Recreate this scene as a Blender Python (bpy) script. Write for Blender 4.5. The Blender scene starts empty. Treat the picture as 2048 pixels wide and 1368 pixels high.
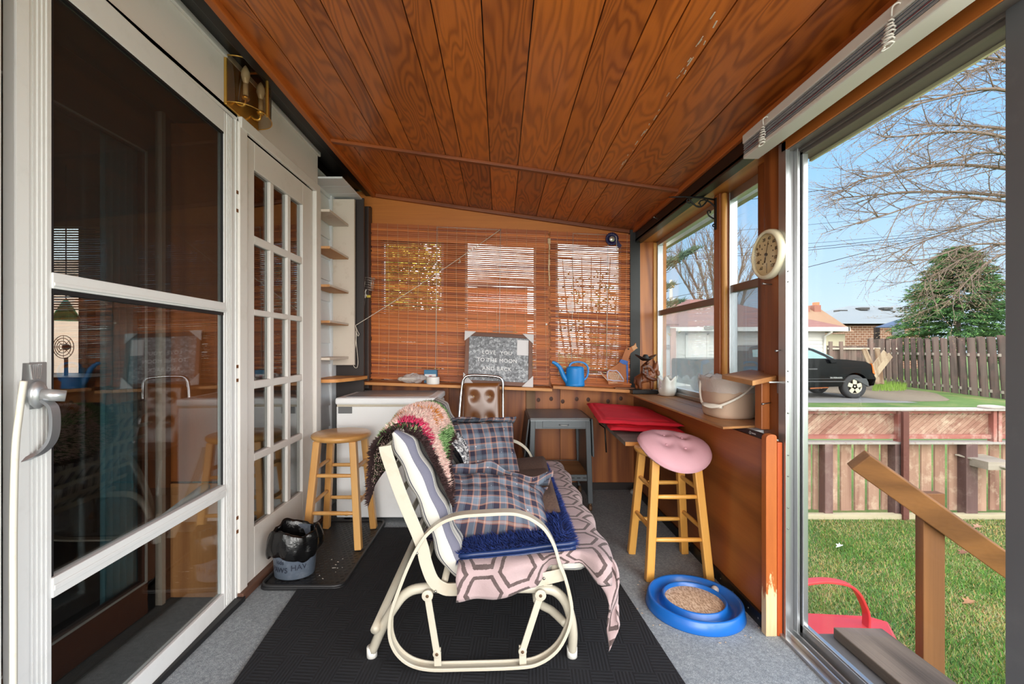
import bpy, math, random
from mathutils import Vector, Matrix, noise
S = bpy.context.scene
COL = S.collection
R = random.Random(7)
V = Vector
PI = math.pi
sin, cos = math.sin, math.cos

# ---------------------------------------------------------------- camera
F, VX, VY, H = 880.0, 1000.0, 695.0, 1.11      # focal length and principal point of the 2048x1368 frame
cam = bpy.data.objects.new('camera', bpy.data.cameras.new('camera'))
COL.objects.link(cam)
cam.location = (0, 0, H)
cam.rotation_euler = (PI / 2, 0, 0)
cam.data.sensor_fit = 'HORIZONTAL'
cam.data.sensor_width = 36
cam.data.lens = F / 2048 * 36
cam.data.shift_x = (1024 - VX) / 2048
cam.data.shift_y = (VY - 684) / 2048
cam.data.clip_start = 0.02
cam.data.clip_end = 400
S.camera = cam

# ---------------------------------------------------------------- colour, sky, daylight
S.view_settings.view_transform = 'Standard'
S.view_settings.look = 'None'
S.view_settings.gamma = 1
S.view_settings.use_curve_mapping = False
S.view_settings.exposure = 0.3
try:
    S.cycles.use_denoising = True
    S.cycles.max_bounces = 10
    S.cycles.diffuse_bounces = 5
    S.cycles.transparent_max_bounces = 24
    S.cycles.sample_clamp_indirect = 6
    S.cycles.caustics_reflective = False
    S.cycles.caustics_refractive = False
except Exception:
    pass


def lin(c):
    """sRGB 0-255 -> linear RGBA"""
    if isinstance(c, str):
        c = tuple(int(c[i:i + 2], 16) for i in (0, 2, 4))
    return tuple((x / 255 / 12.92) if x / 255 <= 0.04045 else ((x / 255 + 0.055) / 1.055) ** 2.4 for x in c[:3]) + (1.0,)


class G:
    """thin wrapper for building node trees"""
    def __init__(s, nt):
        s.t = nt

    def n(s, typ, props=None, **inp):
        nd = s.t.nodes.new('ShaderNode' + typ)
        for k, v in (props or {}).items():
            setattr(nd, k, v)
        for k, v in inp.items():
            k = k.replace('_', ' ')
            if k[0] == 'i' and k[1:].isdigit():
                sock = nd.inputs[int(k[1:])]
            else:
                sock = nd.inputs[k]
            if isinstance(v, bpy.types.NodeSocket):
                s.t.links.new(v, sock)
            else:
                sock.default_value = v
        return nd

    def link(s, a, b):
        s.t.links.new(a, b)

    def math(s, op, a, b=0.0, c=0.0):
        return s.n('Math', {'operation': op}, i0=a, i1=b, i2=c).outputs[0]

    def mix(s, f, a, b):
        nd = s.n('Mix', {'data_type': 'RGBA'}, i0=f, i6=a, i7=b)
        return nd.outputs[2]

    def ramp(s, f, stops, interp='LINEAR'):
        nd = s.n('ValToRGB', Fac=f)
        cr = nd.color_ramp
        cr.interpolation = interp
        while len(cr.elements) < len(stops):
            cr.elements.new(0.5)
        for e, (p, c) in zip(cr.elements, stops):
            e.position = p
            e.color = c if len(c) == 4 else tuple(c) + (1,)
        return nd.outputs[0]

    def obj(s, scale=(1, 1, 1), rot=(0, 0, 0)):
        tc = s.n('TexCoord')
        mp = s.n('Mapping', None, Vector=tc.outputs['Object'], Scale=scale, Rotation=rot)
        return mp.outputs[0]

    def attr(s, name, what='Fac'):
        nd = s.n('Attribute')
        nd.attribute_name = name
        return nd.outputs[what]

    def noise(s, vec, scale=5, detail=3, rough=0.5, dist=0.0, w=None):
        if w is not None:
            nd = s.n('TexNoise', {'noise_dimensions': '4D'}, Vector=vec, W=w, Scale=scale, Detail=detail, Roughness=rough, Distortion=dist)
        else:
            nd = s.n('TexNoise', None, Vector=vec, Scale=scale, Detail=detail, Roughness=rough, Distortion=dist)
        return nd.outputs[0]

    def bump(s, h, strength=0.3, dist=0.002):
        return s.n('Bump', None, Height=h, Strength=strength, Distance=dist).outputs[0]


world = bpy.data.worlds.new('sky')
S.world = world
world.use_nodes = True
wn = world.node_tree
for nd in list(wn.nodes):
    wn.nodes.remove(nd)
wg = G(wn)
tc = wg.n('TexCoord')
sep = wg.n('SeparateXYZ', None, Vector=tc.outputs['Generated'])
elev = wg.ramp(sep.outputs['Z'], [(0.0, lin((222, 238, 255))), (0.10, lin((204, 230, 255))), (0.32, lin((160, 208, 255))),
                                  (0.62, lin((120, 180, 246))), (1.0, lin((108, 164, 236)))])
cl = wg.noise(wg.n('Mapping', None, Vector=tc.outputs['Generated'], Scale=(1, 1, 3.0)).outputs[0], 2.2, 5, 0.55, 0.3)
clf = wg.ramp(cl, [(0.48, (0, 0, 0, 1)), (0.72, (1, 1, 1, 1))])
# unseen sky behind the viewpoint, brightness added to light the interior
back = wg.n('MapRange', None, Value=sep.outputs['Y'], From_Min=0.0, From_Max=-0.5, To_Min=0.0, To_Max=1.0).outputs[0]
skyc = wg.mix(wg.math('MULTIPLY', clf, 0.10), elev, (1.0, 1.0, 1.0, 1))
skyc = wg.mix(back, skyc, (1.0, 0.98, 0.94, 1))
# white sky beyond the bamboo blinds, boosted to bring more light indoors
ang = wg.math('ARCTAN2', sep.outputs['X'], sep.outputs['Y'])
sky_boost = wg.n('MapRange', None, Value=ang, From_Min=0.36, From_Max=0.20, To_Min=0.0, To_Max=1.0).outputs[0]
sky_boost = wg.math('MULTIPLY', sky_boost, wg.math('GREATER_THAN', sep.outputs['Y'], 0.0))
skyc = wg.mix(sky_boost, skyc, (1.0, 0.98, 0.95, 1))
stren = wg.math('ADD', wg.math('ADD', wg.math('MULTIPLY', back, 3.4), wg.math('MULTIPLY', sky_boost, 3.0)), 1.0)
bg = wg.n('Background', None, Color=skyc, Strength=stren)
wo = wg.n('OutputWorld')
wg.link(bg.outputs[0], wo.inputs[0])

sun = bpy.data.objects.new('sun', bpy.data.lights.new('sun', 'SUN'))
COL.objects.link(sun)
sun.data.energy = 0.5
sun.data.angle = math.radians(14)
sun.data.color = (1.0, 0.95, 0.88)
sun.rotation_euler = V((0.30, 0.62, -0.80)).to_track_quat('-Z', 'Y').to_euler()


def area(name, loc, target, w, h, power, colr=(1, 0.98, 0.95)):
    L = bpy.data.objects.new(name, bpy.data.lights.new(name, 'AREA'))
    COL.objects.link(L)
    L.location = loc
    L.rotation_euler = (V(target) - V(loc)).to_track_quat('-Z', 'Z').to_euler()
    L.data.shape = 'RECTANGLE'
    L.data.size = w
    L.data.size_y = h
    L.data.energy = power
    L.data.color = colr
    return L


# two unseen area lamps added behind the viewpoint to brighten the interior
area('rear_fill', (0.0, -3.4, 1.3), (0.0, 1.0, 1.3), 2.3, 2.1, 92)
area('side_fill', (1.35, 0.02, 1.2), (-0.9, 1.0, 0.9), 1.3, 1.6, 21)


# ---------------------------------------------------------------- pixel -> place helpers (measuring the photograph)
def onX(px, py, X):
    Y = X * F / (px - VX)
    return V((X, Y, H - (py - VY) / F * Y))


def onY(px, py, Y):
    return V(((px - VX) / F * Y, Y, H - (py - VY) / F * Y))


def onZ(px, py, Z=0.0):
    Y = (H - Z) * F / (py - VY)
    return V(((px - VX) / F * Y, Y, Z))


# ---------------------------------------------------------------- mesh builder
class MB:
    def __init__(s, M=None):
        s.v, s.f, s.fv, s.fm, s.fs, s.uv, s.c = [], [], [], [], [], [], []
        s.val = 0.0
        s.mi = 0
        s.col = (1, 1, 1)
        s.M = M

    def add(s, vs, fs, smooth=False, uv=None):
        o = len(s.v)
        for i, p in enumerate(vs):
            p = V(p)
            s.v.append(s.M @ p if s.M else p)
            s.uv.append(uv[i] if uv else (0, 0, 0))
            s.c.append(s.col)
        for f in fs:
            s.f.append([o + i for i in f])
            s.fv.append(s.val)
            s.fm.append(s.mi)
            s.fs.append(smooth)
        return s

    def hexa(s, c):
        """8 corners: bottom 4 ccw, top 4 ccw"""
        return s.add(c, [(3, 2, 1, 0), (4, 5, 6, 7), (0, 1, 5, 4), (1, 2, 6, 5), (2, 3, 7, 6), (3, 0, 4, 7)])

    def box(s, x0, x1, y0, y1, z0, z1):
        return s.hexa([(x0, y0, z0), (x1, y0, z0), (x1, y1, z0), (x0, y1, z0), (x0, y0, z1), (x1, y0, z1), (x1, y1, z1), (x0, y1, z1)])

    def bar(s, p0, p1, w, h, up=(0, 0, 1), ext=0.0):
        """rectangular bar p0->p1, w across, h along up"""
        p0, p1 = V(p0), V(p1)
        d = (p1 - p0).normalized()
        p0 = p0 - d * ext
        p1 = p1 + d * ext
        a = d.cross(V(up))
        if a.length < 1e-5:
            a = d.cross(V((1, 0, 0)))
        a.normalize()
        b = a.cross(d).normalized()
        a, b = a * w / 2, b * h / 2
        return s.hexa([p0 - a - b, p0 + a - b, p1 + a - b, p1 - a - b, p0 - a + b, p0 + a + b, p1 + a + b, p1 - a + b])

    def sweep(s, pts, prof, side, closed=False, smooth=True):
        """sweep a closed 2D profile [(a along side, b along side x tangent)] along pts; side fixed"""
        pts = [V(p) for p in pts]
        side = V(side).normalized()
        n, m = len(pts), len(prof)
        vs = []
        for i, p in enumerate(pts):
            if closed:
                t = pts[(i + 1) % n] - pts[i - 1]
            else:
                t = pts[min(i + 1, n - 1)] - pts[max(i - 1, 0)]
            nb = side.cross(t).normalized()
            vs += [p + side * a + nb * b for a, b in prof]
        fs = []
        for i in range(n if closed else n - 1):
            j = (i + 1) % n
            for k in range(m):
                l = (k + 1) % m
                fs.append((i * m + k, i * m + l, j * m + l, j * m + k))
        if not closed:
            fs.append(tuple(range(m - 1, -1, -1)))
            fs.append(tuple((n - 1) * m + k for k in range(m)))
        return s.add(vs, fs, smooth)

    def tube(s, pts, r, n=8, closed=False, smooth=True):
        pts = [V(p) for p in pts]
        N = len(pts)
        rs = r if isinstance(r, (list, tuple)) else [r] * N
        t0 = (pts[1] - pts[0]).normalized()
        ref = V((0, 0, 1)) if abs(t0.z) < 0.9 else V((1, 0, 0))
        a = t0.cross(ref).normalized()
        vs = []
        for i, p in enumerate(pts):
            if closed:
                t = (pts[(i + 1) % N] - pts[i - 1])
            else:
                t = (pts[min(i + 1, N - 1)] - pts[max(i - 1, 0)])
            if t.length < 1e-9:
                t = t0
            t = t.normalized()
            a = (a - t * a.dot(t))
            if a.length < 1e-6:
                a = t.cross(V((0.3, 0.5, 0.8)))
            a.normalize()
            b = t.cross(a)
            for k in range(n):
                q = 2 * PI * k / n
                vs.append(p + (a * cos(q) + b * sin(q)) * rs[i])
        fs = []
        for i in range(N if closed else N - 1):
            j = (i + 1) % N
            for k in range(n):
                l = (k + 1) % n
                fs.append((i * n + k, i * n + l, j * n + l, j * n + k))
        if not closed:
            fs.append(tuple(range(n - 1, -1, -1)))
            fs.append(tuple((N - 1) * n + k for k in range(n)))
        return s.add(vs, fs, smooth)

    def cyl(s, p0, p1, r0, r1=None, n=16, smooth=True):
        return s.tube([p0, p1], [r0, r0 if r1 is None else r1], n, False, smooth)

    def lathe(s, prof, c=(0, 0, 0), n=24, X=(1, 0, 0), Y=(0, 1, 0), Z=(0, 0, 1), ex=1.0, ey=1.0, fn=None, smooth=True, sweep=1.0):
        """revolve [(r, z)] about Z through c"""
        c, X, Y, Z = V(c), V(X), V(Y), V(Z)
        m = len(prof)
        vs, uv = [], []
        full = sweep >= 0.999
        nn = n if full else n + 1
        for k in range(nn):
            q = 2 * PI * sweep * k / n
            for j, (r, z) in enumerate(prof):
                if fn:
                    r, z = fn(q, r, z)
                vs.append(c + X * (cos(q) * r * ex) + Y * (sin(q) * r * ey) + Z * z)
                uv.append((k / n, j / max(m - 1, 1), 0))
        fs = []
        for k in range(n):
            l = (k + 1) % nn
            for j in range(m - 1):
                fs.append((k * m + j, l * m + j, l * m + j + 1, k * m + j + 1))
        return s.add(vs, fs, smooth, uv)

    def grid(s, fn, nu, nv, cu=False, cv=False, uvfn=None, smooth=True):
        vs, uv = [], []
        for i in range(nu):
            u = i / (nu if cu else nu - 1)
            for j in range(nv):
                v = j / (nv if cv else nv - 1)
                vs.append(fn(u, v))
                uv.append(uvfn(u, v) if uvfn else (u, v, 0))
        fs = []
        for i in range(nu if cu else nu - 1):
            for j in range(nv if cv else nv - 1):
                a, b = (i + 1) % nu, (j + 1) % nv
                fs.append((i * nv + j, a * nv + j, a * nv + b, i * nv + b))
        return s.add(vs, fs, smooth, uv)

    def prism(s, poly, ext, smooth=False):
        """extrude a planar 3D polygon by vector ext"""
        n = len(poly)
        ext = V(ext)
        vs = [V(p) for p in poly] + [V(p) + ext for p in poly]
        fs = [tuple(range(n - 1, -1, -1)), tuple(range(n, 2 * n))]
        fs += [(i, (i + 1) % n, n + (i + 1) % n, n + i) for i in range(n)]
        return s.add(vs, fs, smooth)

    def ball(s, c, r, nu=16, nv=10, e=1.0, axes=None, fn=None):
        """superellipsoid; r = (rx, ry, rz)"""
        c = V(c)
        r = (r, r, r) if not isinstance(r, (tuple, list)) else r
        ax = [V(a) for a in (axes or ((1, 0, 0), (0, 1, 0), (0, 0, 1)))]
        sp = lambda x: math.copysign(abs(x) ** e, x)

        def f(u, v):
            q, p = 2 * PI * u, -PI / 2 + PI * v
            x, y, z = sp(cos(p)) * sp(cos(q)) * r[0], sp(cos(p)) * sp(sin(q)) * r[1], sp(sin(p)) * r[2]
            k = fn(u, v) if fn else 1.0
            return c + (ax[0] * x + ax[1] * y + ax[2] * z) * k
        return s.grid(f, nu, nv, cu=True)

    def blade(s, b, d, L, w, side=None):
        """a thin three-sided tuft of pile / blade"""
        b, d = V(b), V(d).normalized()
        a = d.cross(side if side else V((R.uniform(-1, 1), R.uniform(-1, 1), R.uniform(-1, 1))))
        if a.length < 1e-4:
            a = d.cross(V((0.2, 1, 0.4)))
        a.normalize()
        c = a.cross(d)
        return s.add([b + a * w, b - a * w * 0.5 + c * w * 0.8, b - a * w * 0.5 - c * w * 0.8, b + d * L],
                     [(0, 1, 3), (1, 2, 3), (2, 0, 3)])

    def build(s, name, mats, parent=None, base=None, bevel=0.0, seg=2, sub=0, local=False, wn=False, solid=0.0, merge=False):
        mats = mats if isinstance(mats, (list, tuple)) else [mats]
        off = V((0, 0, 0))
        if not local:
            if parent is not None:
                off = wloc(parent)
            elif base is not None:
                off = V(base)
            elif s.v:
                xs = [p.x for p in s.v]
                ys = [p.y for p in s.v]
                off = V(((min(xs) + max(xs)) / 2, (min(ys) + max(ys)) / 2, min(p.z for p in s.v)))
        me = bpy.data.meshes.new(name)
        me.from_pydata([tuple(p - off) for p in s.v], [], s.f)
        for m in mats:
            me.materials.append(m)
        me.polygons.foreach_set('material_index', s.fm)
        me.polygons.foreach_set('use_smooth', s.fs)
        if any(s.fv):
            me.attributes.new('val', 'FLOAT', 'FACE').data.foreach_set('value', s.fv)
        if any(u != (0, 0, 0) for u in s.uv):
            me.attributes.new('puv', 'FLOAT_VECTOR', 'POINT').data.foreach_set('vector', [x for u in s.uv for x in (u[0], u[1], u[2])])
        if any(c != (1, 1, 1) for c in s.c):
            me.attributes.new('pcol', 'FLOAT_COLOR', 'POINT').data.foreach_set('color', [x for c in s.c for x in (c[0], c[1], c[2], 1.0)])
        me.update()
        o = bpy.data.objects.new(name, me)
        COL.objects.link(o)
        if parent is not None:
            o.parent = parent
        elif not local:
            o.location = off
        if bevel:
            b = o.modifiers.new('bevel', 'BEVEL')
            b.width = bevel
            b.segments = seg
            b.limit_method = 'ANGLE'
            b.angle_limit = math.radians(40)
        if solid:
            b = o.modifiers.new('solid', 'SOLIDIFY')
            b.thickness = solid
            b.offset = 0
        if sub:
            b = o.modifiers.new('sub', 'SUBSURF')
            b.levels = b.render_levels = sub
        return o


def wloc(o):
    p = V((0, 0, 0))
    while o is not None:
        p += o.location
        o = o.parent
    return p


def tag(o, label=None, cat=None, group=None, kind=None):
    if label:
        o['label'] = label
    if cat:
        o['category'] = cat
    if group:
        o['group'] = group
    if kind:
        o['kind'] = kind
    return o


def thing(name, loc, label, cat, group=None, rz=0.0, kind=None):
    o = bpy.data.objects.new(name, None)
    o.empty_display_size = 0.05
    COL.objects.link(o)
    o.location = loc
    o.rotation_euler = (0, 0, rz)
    return tag(o, label, cat, group, kind)


def copy_tree(o, parent=None):
    c = o.copy()
    COL.objects.link(c)
    c.parent = parent
    for ch in [x for x in bpy.data.objects if x.parent == o]:
        copy_tree(ch, c)
    return c


def struct(o):
    o['kind'] = 'structure'
    return o


def spline(pts, n=6, closed=False):
    """Catmull-Rom through pts"""
    pts = [V(p) for p in pts]
    N = len(pts)
    out = []
    for i in range(N if closed else N - 1):
        if closed:
            p0, p1, p2, p3 = pts[i - 1], pts[i], pts[(i + 1) % N], pts[(i + 2) % N]
        else:
            p0, p1, p2, p3 = pts[max(i - 1, 0)], pts[i], pts[i + 1], pts[min(i + 2, N - 1)]
        for k in range(n):
            t = k / n
            out.append(0.5 * ((2 * p1) + (p2 - p0) * t + (2 * p0 - 5 * p1 + 4 * p2 - p3) * t * t + (3 * p1 - p0 - 3 * p2 + p3) * t ** 3))
    if not closed:
        out.append(pts[-1])
    return out


def rounded(pts, r, n=5, closed=True):
    """polygon with rounded corners (3D, planar); r may be a list"""
    pts = [V(p) for p in pts]
    N = len(pts)
    out = []
    for i, p in enumerate(pts):
        if not closed and i in (0, N - 1):
            out.append(p)
            continue
        rr = r[i] if isinstance(r, (list, tuple)) else r
        a, b = (pts[i - 1] - p), (pts[(i + 1) % N] - p)
        la, lb = a.length, b.length
        rr2 = min(rr, la * 0.49, lb * 0.49)
        a, b = p + a / la * rr2, p + b / lb * rr2
        for k in range(n + 1):
            t = k / n
            out.append(a * (1 - t) ** 2 + p * 2 * t * (1 - t) + b * t * t)
    return out


def rrect(x0, x1, y0, y1, z, r, n=5):
    return rounded([(x0, y0, z), (x1, y0, z), (x1, y1, z), (x0, y1, z)], r, n)


def text(body, size, M, name, m, parent=None, depth=0.001, bend=0.0, align='CENTER', space=1.0):
    """lettering as a mesh; M places its x-right y-up plane; bend = radius it wraps around (axis = local y)"""
    cu = bpy.data.curves.new('lettering', 'FONT')
    cu.body = body
    cu.size = size
    cu.align_x = align
    cu.align_y = 'CENTER'
    cu.extrude = depth / 2
    cu.space_character = space
    o = bpy.data.objects.new('lettering', cu)
    COL.objects.link(o)
    dg = bpy.context.evaluated_depsgraph_get()
    me = bpy.data.meshes.new_from_object(o.evaluated_get(dg))
    bpy.data.objects.remove(o)
    off = wloc(parent) if parent is not None else V((0, 0, 0))
    for v in me.vertices:
        p = v.co.copy()
        if bend:
            a = p.x / bend
            p = V((sin(a) * (bend + p.z), p.y, cos(a) * (bend + p.z) - bend))
        v.co = (M @ p) - off
    me.materials.clear()
    me.materials.append(m)
    me.name = name
    ob = bpy.data.objects.new(name, me)
    COL.objects.link(ob)
    if parent is not None:
        ob.parent = parent
    return ob


def frame(o, x, y, z=None):
    """matrix with origin o and axes x, y, (z)"""
    x, y = V(x).normalized(), V(y).normalized()
    z = x.cross(y).normalized() if z is None else V(z).normalized()
    return Matrix(((x.x, y.x, z.x, o[0]), (x.y, y.y, z.y, o[1]), (x.z, y.z, z.z, o[2]), (0, 0, 0, 1)))


# ---------------------------------------------------------------- materials
MATS = {}


def newmat(name):
    m = bpy.data.materials.new(name)
    m.use_nodes = True
    g = G(m.node_tree)
    b = m.node_tree.nodes['Principled BSDF']
    MATS[name] = m
    return m, g, b


def flat(name, c, rough=0.6, metal=0.0, var=0.08, vs=6.0, bump=0.0, bs=60.0, dirt=None, dirt_amt=0.0, coat=0.0, spec=0.5, valvar=0.0, sheen=0.0, alpha=None):
    """a plain surface with a little tonal variation, optional grain bump and dirt spots"""
    m, g, b = newmat(name)
    co = g.obj()
    c = lin(c)
    lo = tuple(x * (1 - var) for x in c[:3]) + (1,)
    hi = tuple(min(1, x * (1 + var)) for x in c[:3]) + (1,)
    base = g.mix(g.noise(co, vs, 4, 0.6), lo, hi)
    if valvar:
        base = g.mix(g.math('MULTIPLY', g.attr('val'), valvar), base, tuple(x * 0.35 for x in c[:3]) + (1,))
    if dirt is not None:
        f = g.ramp(g.noise(co, vs * 2.3, 6, 0.65), [(0.55, (0, 0, 0, 1)), (0.72, (1, 1, 1, 1))])
        base = g.mix(g.math('MULTIPLY', f, dirt_amt), base, lin(dirt))
    g.link(base, b.inputs['Base Color'])
    b.inputs['Roughness'].default_value = rough
    b.inputs['Metallic'].default_value = metal
    b.inputs['Specular IOR Level'].default_value = spec
    if coat:
        b.inputs['Coat Weight'].default_value = coat
        b.inputs['Coat Roughness'].default_value = 0.12
    if sheen:
        b.inputs['Sheen Weight'].default_value = sheen
    if bump:
        g.link(g.bump(g.noise(co, bs, 3, 0.6), bump, 0.004), b.inputs['Normal'])
    return m


def wood(name, dark, light, axis='y', scale=1.0, rough=0.45, coat=0.0, contour=26.0, ring=0.55, fine=0.35, valvar=0.0, bump=0.15,
         knots=False, dirt=None, dirt_amt=0.0, stretch=14.0, red=None):
    """wood with cathedral grain: contour bands of a stretched noise plus fine fibres along one axis; val shifts boards"""
    m, g, b = newmat(name)
    st = {'x': (1 / stretch, 1, 1), 'y': (1, 1 / stretch, 1), 'z': (1, 1, 1 / stretch)}[axis]
    co = g.obj(tuple(s * scale for s in st))
    val = g.attr('val')
    w = g.math('MULTIPLY', val, 37.0)
    n0 = g.noise(co, 3.2, 2, 0.45, 0.35, w)
    band = g.math('SINE', g.math('MULTIPLY', n0, contour * 2.2))
    band = g.math('MULTIPLY_ADD', band, 0.5, 0.5)
    band = g.math('POWER', band, 1.6)
    fib = g.noise(g.obj(tuple(s * scale * 30 for s in {'x': (1 / 45, 1, 1), 'y': (1, 1 / 45, 1), 'z': (1, 1, 1 / 45)}[axis])), 4.0, 3, 0.6, 0.0, w)
    f = g.math('ADD', g.math('MULTIPLY', band, ring), g.math('MULTIPLY', fib, fine))
    f = g.math('ADD', f, g.math('MULTIPLY', g.noise(g.obj(), 1.7, 3, 0.6, 0.0, w), 0.35))
    f = g.math('ADD', f, g.math('MULTIPLY', g.math('SUBTRACT', val, 0.5), valvar))
    dk, lt = lin(dark), lin(light)
    base = g.ramp(f, [(0.12, lt), (0.95, dk)])
    if red is not None:
        base = g.mix(g.math('MULTIPLY', g.ramp(g.noise(g.obj(), 2.6, 3, 0.6), [(0.45, (0, 0, 0, 1)), (0.7, (1, 1, 1, 1))]), 0.6), base, lin(red))
    if knots:
        vo = g.n('TexVoronoi', {'feature': 'F1'}, Vector=g.obj((1, 1, 0.75)), Scale=3.0, Randomness=0.9)
        kf = g.ramp(vo.outputs['Distance'], [(0.02, (1, 1, 1, 1)), (0.075, (0.15, 0.15, 0.15, 1)), (0.10, (0, 0, 0, 1))])
        base = g.mix(g.math('MULTIPLY', kf, 0.8), base, tuple(x * 0.35 for x in dk[:3]) + (1,))
    if dirt is not None:
        df = g.ramp(g.noise(g.obj(), 7.0, 6, 0.7), [(0.5, (0, 0, 0, 1)), (0.68, (1, 1, 1, 1))])
        base = g.mix(g.math('MULTIPLY', df, dirt_amt), base, lin(dirt))
    g.link(base, b.inputs['Base Color'])
    b.inputs['Roughness'].default_value = rough
    if coat:
        b.inputs['Coat Weight'].default_value = coat
        b.inputs['Coat Roughness'].default_value = 0.18
    if bump:
        g.link(g.bump(g.math('ADD', band, fib), bump, 0.0015), b.inputs['Normal'])
    return m


def glass(name, tint=(245, 250, 250), ior=1.5, haze=0.0, haze_c=(225, 230, 232), boost=1.0):
    """thin window pane: clear transmission plus Fresnel reflection, optionally a dusty film"""
    m, g, b = newmat(name)
    nt = m.node_tree
    nt.nodes.remove(b)
    out = nt.nodes['Material Output']
    tr = g.n('BsdfTransparent', None, Color=lin(tint))
    gl = g.n('BsdfGlossy', None, Color=(1, 1, 1, 1), Roughness=0.0)
    ge = g.n('NewGeometry')
    ct = g.math('ABSOLUTE', g.n('VectorMath', {'operation': 'DOT_PRODUCT'}, i0=ge.outputs['Normal'], i1=ge.outputs['Incoming']).outputs['Value'])
    f0 = ((ior - 1) / (ior + 1)) ** 2
    fr = g.math('MULTIPLY_ADD', g.math('POWER', g.math('SUBTRACT', 1.0, ct), 5.0), 1 - f0, f0)
    if boost != 1.0:
        fr = g.n('Math', {'operation': 'MULTIPLY', 'use_clamp': True}, i0=fr, i1=boost).outputs[0]
    sh = g.n('MixShader', None, i0=fr, i1=tr.outputs[0], i2=gl.outputs[0]).outputs[0]
    if haze:
        df = g.n('BsdfTranslucent', None, Color=lin(haze_c))
        dd = g.n('BsdfDiffuse', None, Color=lin(haze_c))
        hz = g.n('MixShader', None, i0=0.35, i1=df.outputs[0], i2=dd.outputs[0]).outputs[0]
        hf = g.math('MULTIPLY', g.ramp(g.noise(g.obj(), 3.0, 4, 0.6), [(0.3, (0.6, 0.6, 0.6, 1)), (0.7, (1, 1, 1, 1))]), haze)
        sh = g.n('MixShader', None, i0=hf, i1=sh, i2=hz).outputs[0]
    g.link(sh, out.inputs[0])
    return m


def patterned(name, fn, rough=0.8, bump=0.25, bs=260.0, sheen=0.0):
    """fn(g) -> colour socket"""
    m, g, b = newmat(name)
    g.link(fn(g), b.inputs['Base Color'])
    b.inputs['Roughness'].default_value = rough
    if sheen:
        b.inputs['Sheen Weight'].default_value = sheen
    if bump:
        g.link(g.bump(g.noise(g.obj(), bs, 2, 0.6), bump, 0.002), b.inputs['Normal'])
    return m
# ================================================================ materials of the room
m_ceil = wood('ceiling_oak', (112, 50, 14), (206, 112, 40), 'y', 2.6, 0.38, 0.25, 46, 0.36, 0.30, 0.5, 0.2, stretch=6)
m_batten = wood('batten_wood', (112, 54, 22), (160, 86, 38), 'x', 1.0, 0.45, 0.1)
m_trimw = wood('trim_wood', (140, 66, 22), (192, 104, 42), 'y', 1.0, 0.45, 0.1)
m_hdr = wood('header_plywood', (150, 84, 32), (214, 146, 74), 'y', 1.0, 0.4, 0.2, 22, 0.4, 0.4, 0.3)
m_hdrx = wood('back_header_plywood', (156, 80, 24), (212, 132, 52), 'x', 1.0, 0.5, 0.0, 16, 0.3, 0.5)
m_post = wood('post_cedar', (98, 46, 16), (178, 102, 46), 'z', 1.0, 0.45, 0.1, 22, 0.45, 0.4, 0.4)
m_postl = wood('post_pine', (166, 98, 38), (226, 164, 86), 'z', 1.0, 0.45, 0.1, 14, 0.35, 0.4, 0.2)
m_orange = flat('orange_stain', (176, 74, 24), 0.45, var=0.18, vs=3, bump=0.1)
m_ply = wood('wall_plywood', (112, 54, 20), (190, 116, 56), 'z', 1.0, 0.5, 0.0, 20, 0.5, 0.4, 0.3, knots=True, stretch=9)
m_plyr = wood('dado_plywood', (100, 48, 16), (166, 94, 40), 'y', 0.8, 0.42, 0.15, 18, 0.35, 0.4, 0.2, knots=True, stretch=6)
m_return = wood('oak_return', (126, 62, 24), (206, 126, 62), 'z', 1.0, 0.4, 0.2, 30, 0.5, 0.35, stretch=7)
m_shelfw = wood('shelf_pine', (160, 98, 46), (218, 154, 88), 'x', 1.0, 0.5, 0.0, 16, 0.35, 0.45, 0.3)
m_sill = wood('sill_boards', (138, 86, 44), (206, 152, 96), 'y', 1.0, 0.5, 0.0, 18, 0.4, 0.5, 0.3, dirt=(120, 92, 70), dirt_amt=0.4)
m_black = flat('black_paint', (22, 20, 20), 0.4, var=0.2)
m_dbrown = flat('dark_brown_paint', (42, 34, 32), 0.45, var=0.2, vs=4)
m_brown = flat('brown_door_wood', (78, 40, 22), 0.4, var=0.25, vs=3)
m_white = flat('white_paint', (222, 218, 212), 0.5, var=0.04, vs=3, dirt=(188, 180, 168), dirt_amt=0.35)
m_panelw = flat('white_wall_panel', (222, 214, 208), 0.6, var=0.05, vs=2, dirt=(196, 186, 174), dirt_amt=0.4)
m_alum = flat('white_aluminium', (226, 227, 226), 0.35, var=0.02, dirt=(196, 196, 192), dirt_amt=0.2)
m_mill = flat('mill_aluminium', (186, 188, 190), 0.3, 0.85, var=0.05, vs=4)
m_milld = flat('dark_aluminium', (98, 100, 103), 0.45, 0.15, var=0.12, vs=4, dirt=(120, 122, 124), dirt_amt=0.3)
m_siding = flat('white_siding', (216, 219, 222), 0.45, var=0.03, vs=3)
m_raww = flat('dirty_white_board', (208, 196, 182), 0.7, var=0.06, vs=3, dirt=(150, 122, 96), dirt_amt=0.45)
m_rubber = flat('black_rubber', (26, 26, 28), 0.55, var=0.2)
m_rust = flat('rust', (110, 70, 40), 0.9, var=0.4, vs=30)
m_chrome = flat('chrome', (215, 216, 218), 0.12, 1.0, var=0.02)
m_steel = flat('steel', (150, 150, 150), 0.35, 0.9, var=0.1)
m_glass = glass('window_glass')
m_glassh = glass('dusty_window_glass', haze=0.26)
m_glassd = glass('storm_door_glass', (232, 236, 236), boost=1.9)
m_glassb = glass('house_door_glass', (226, 232, 234), boost=1.2)


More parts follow.
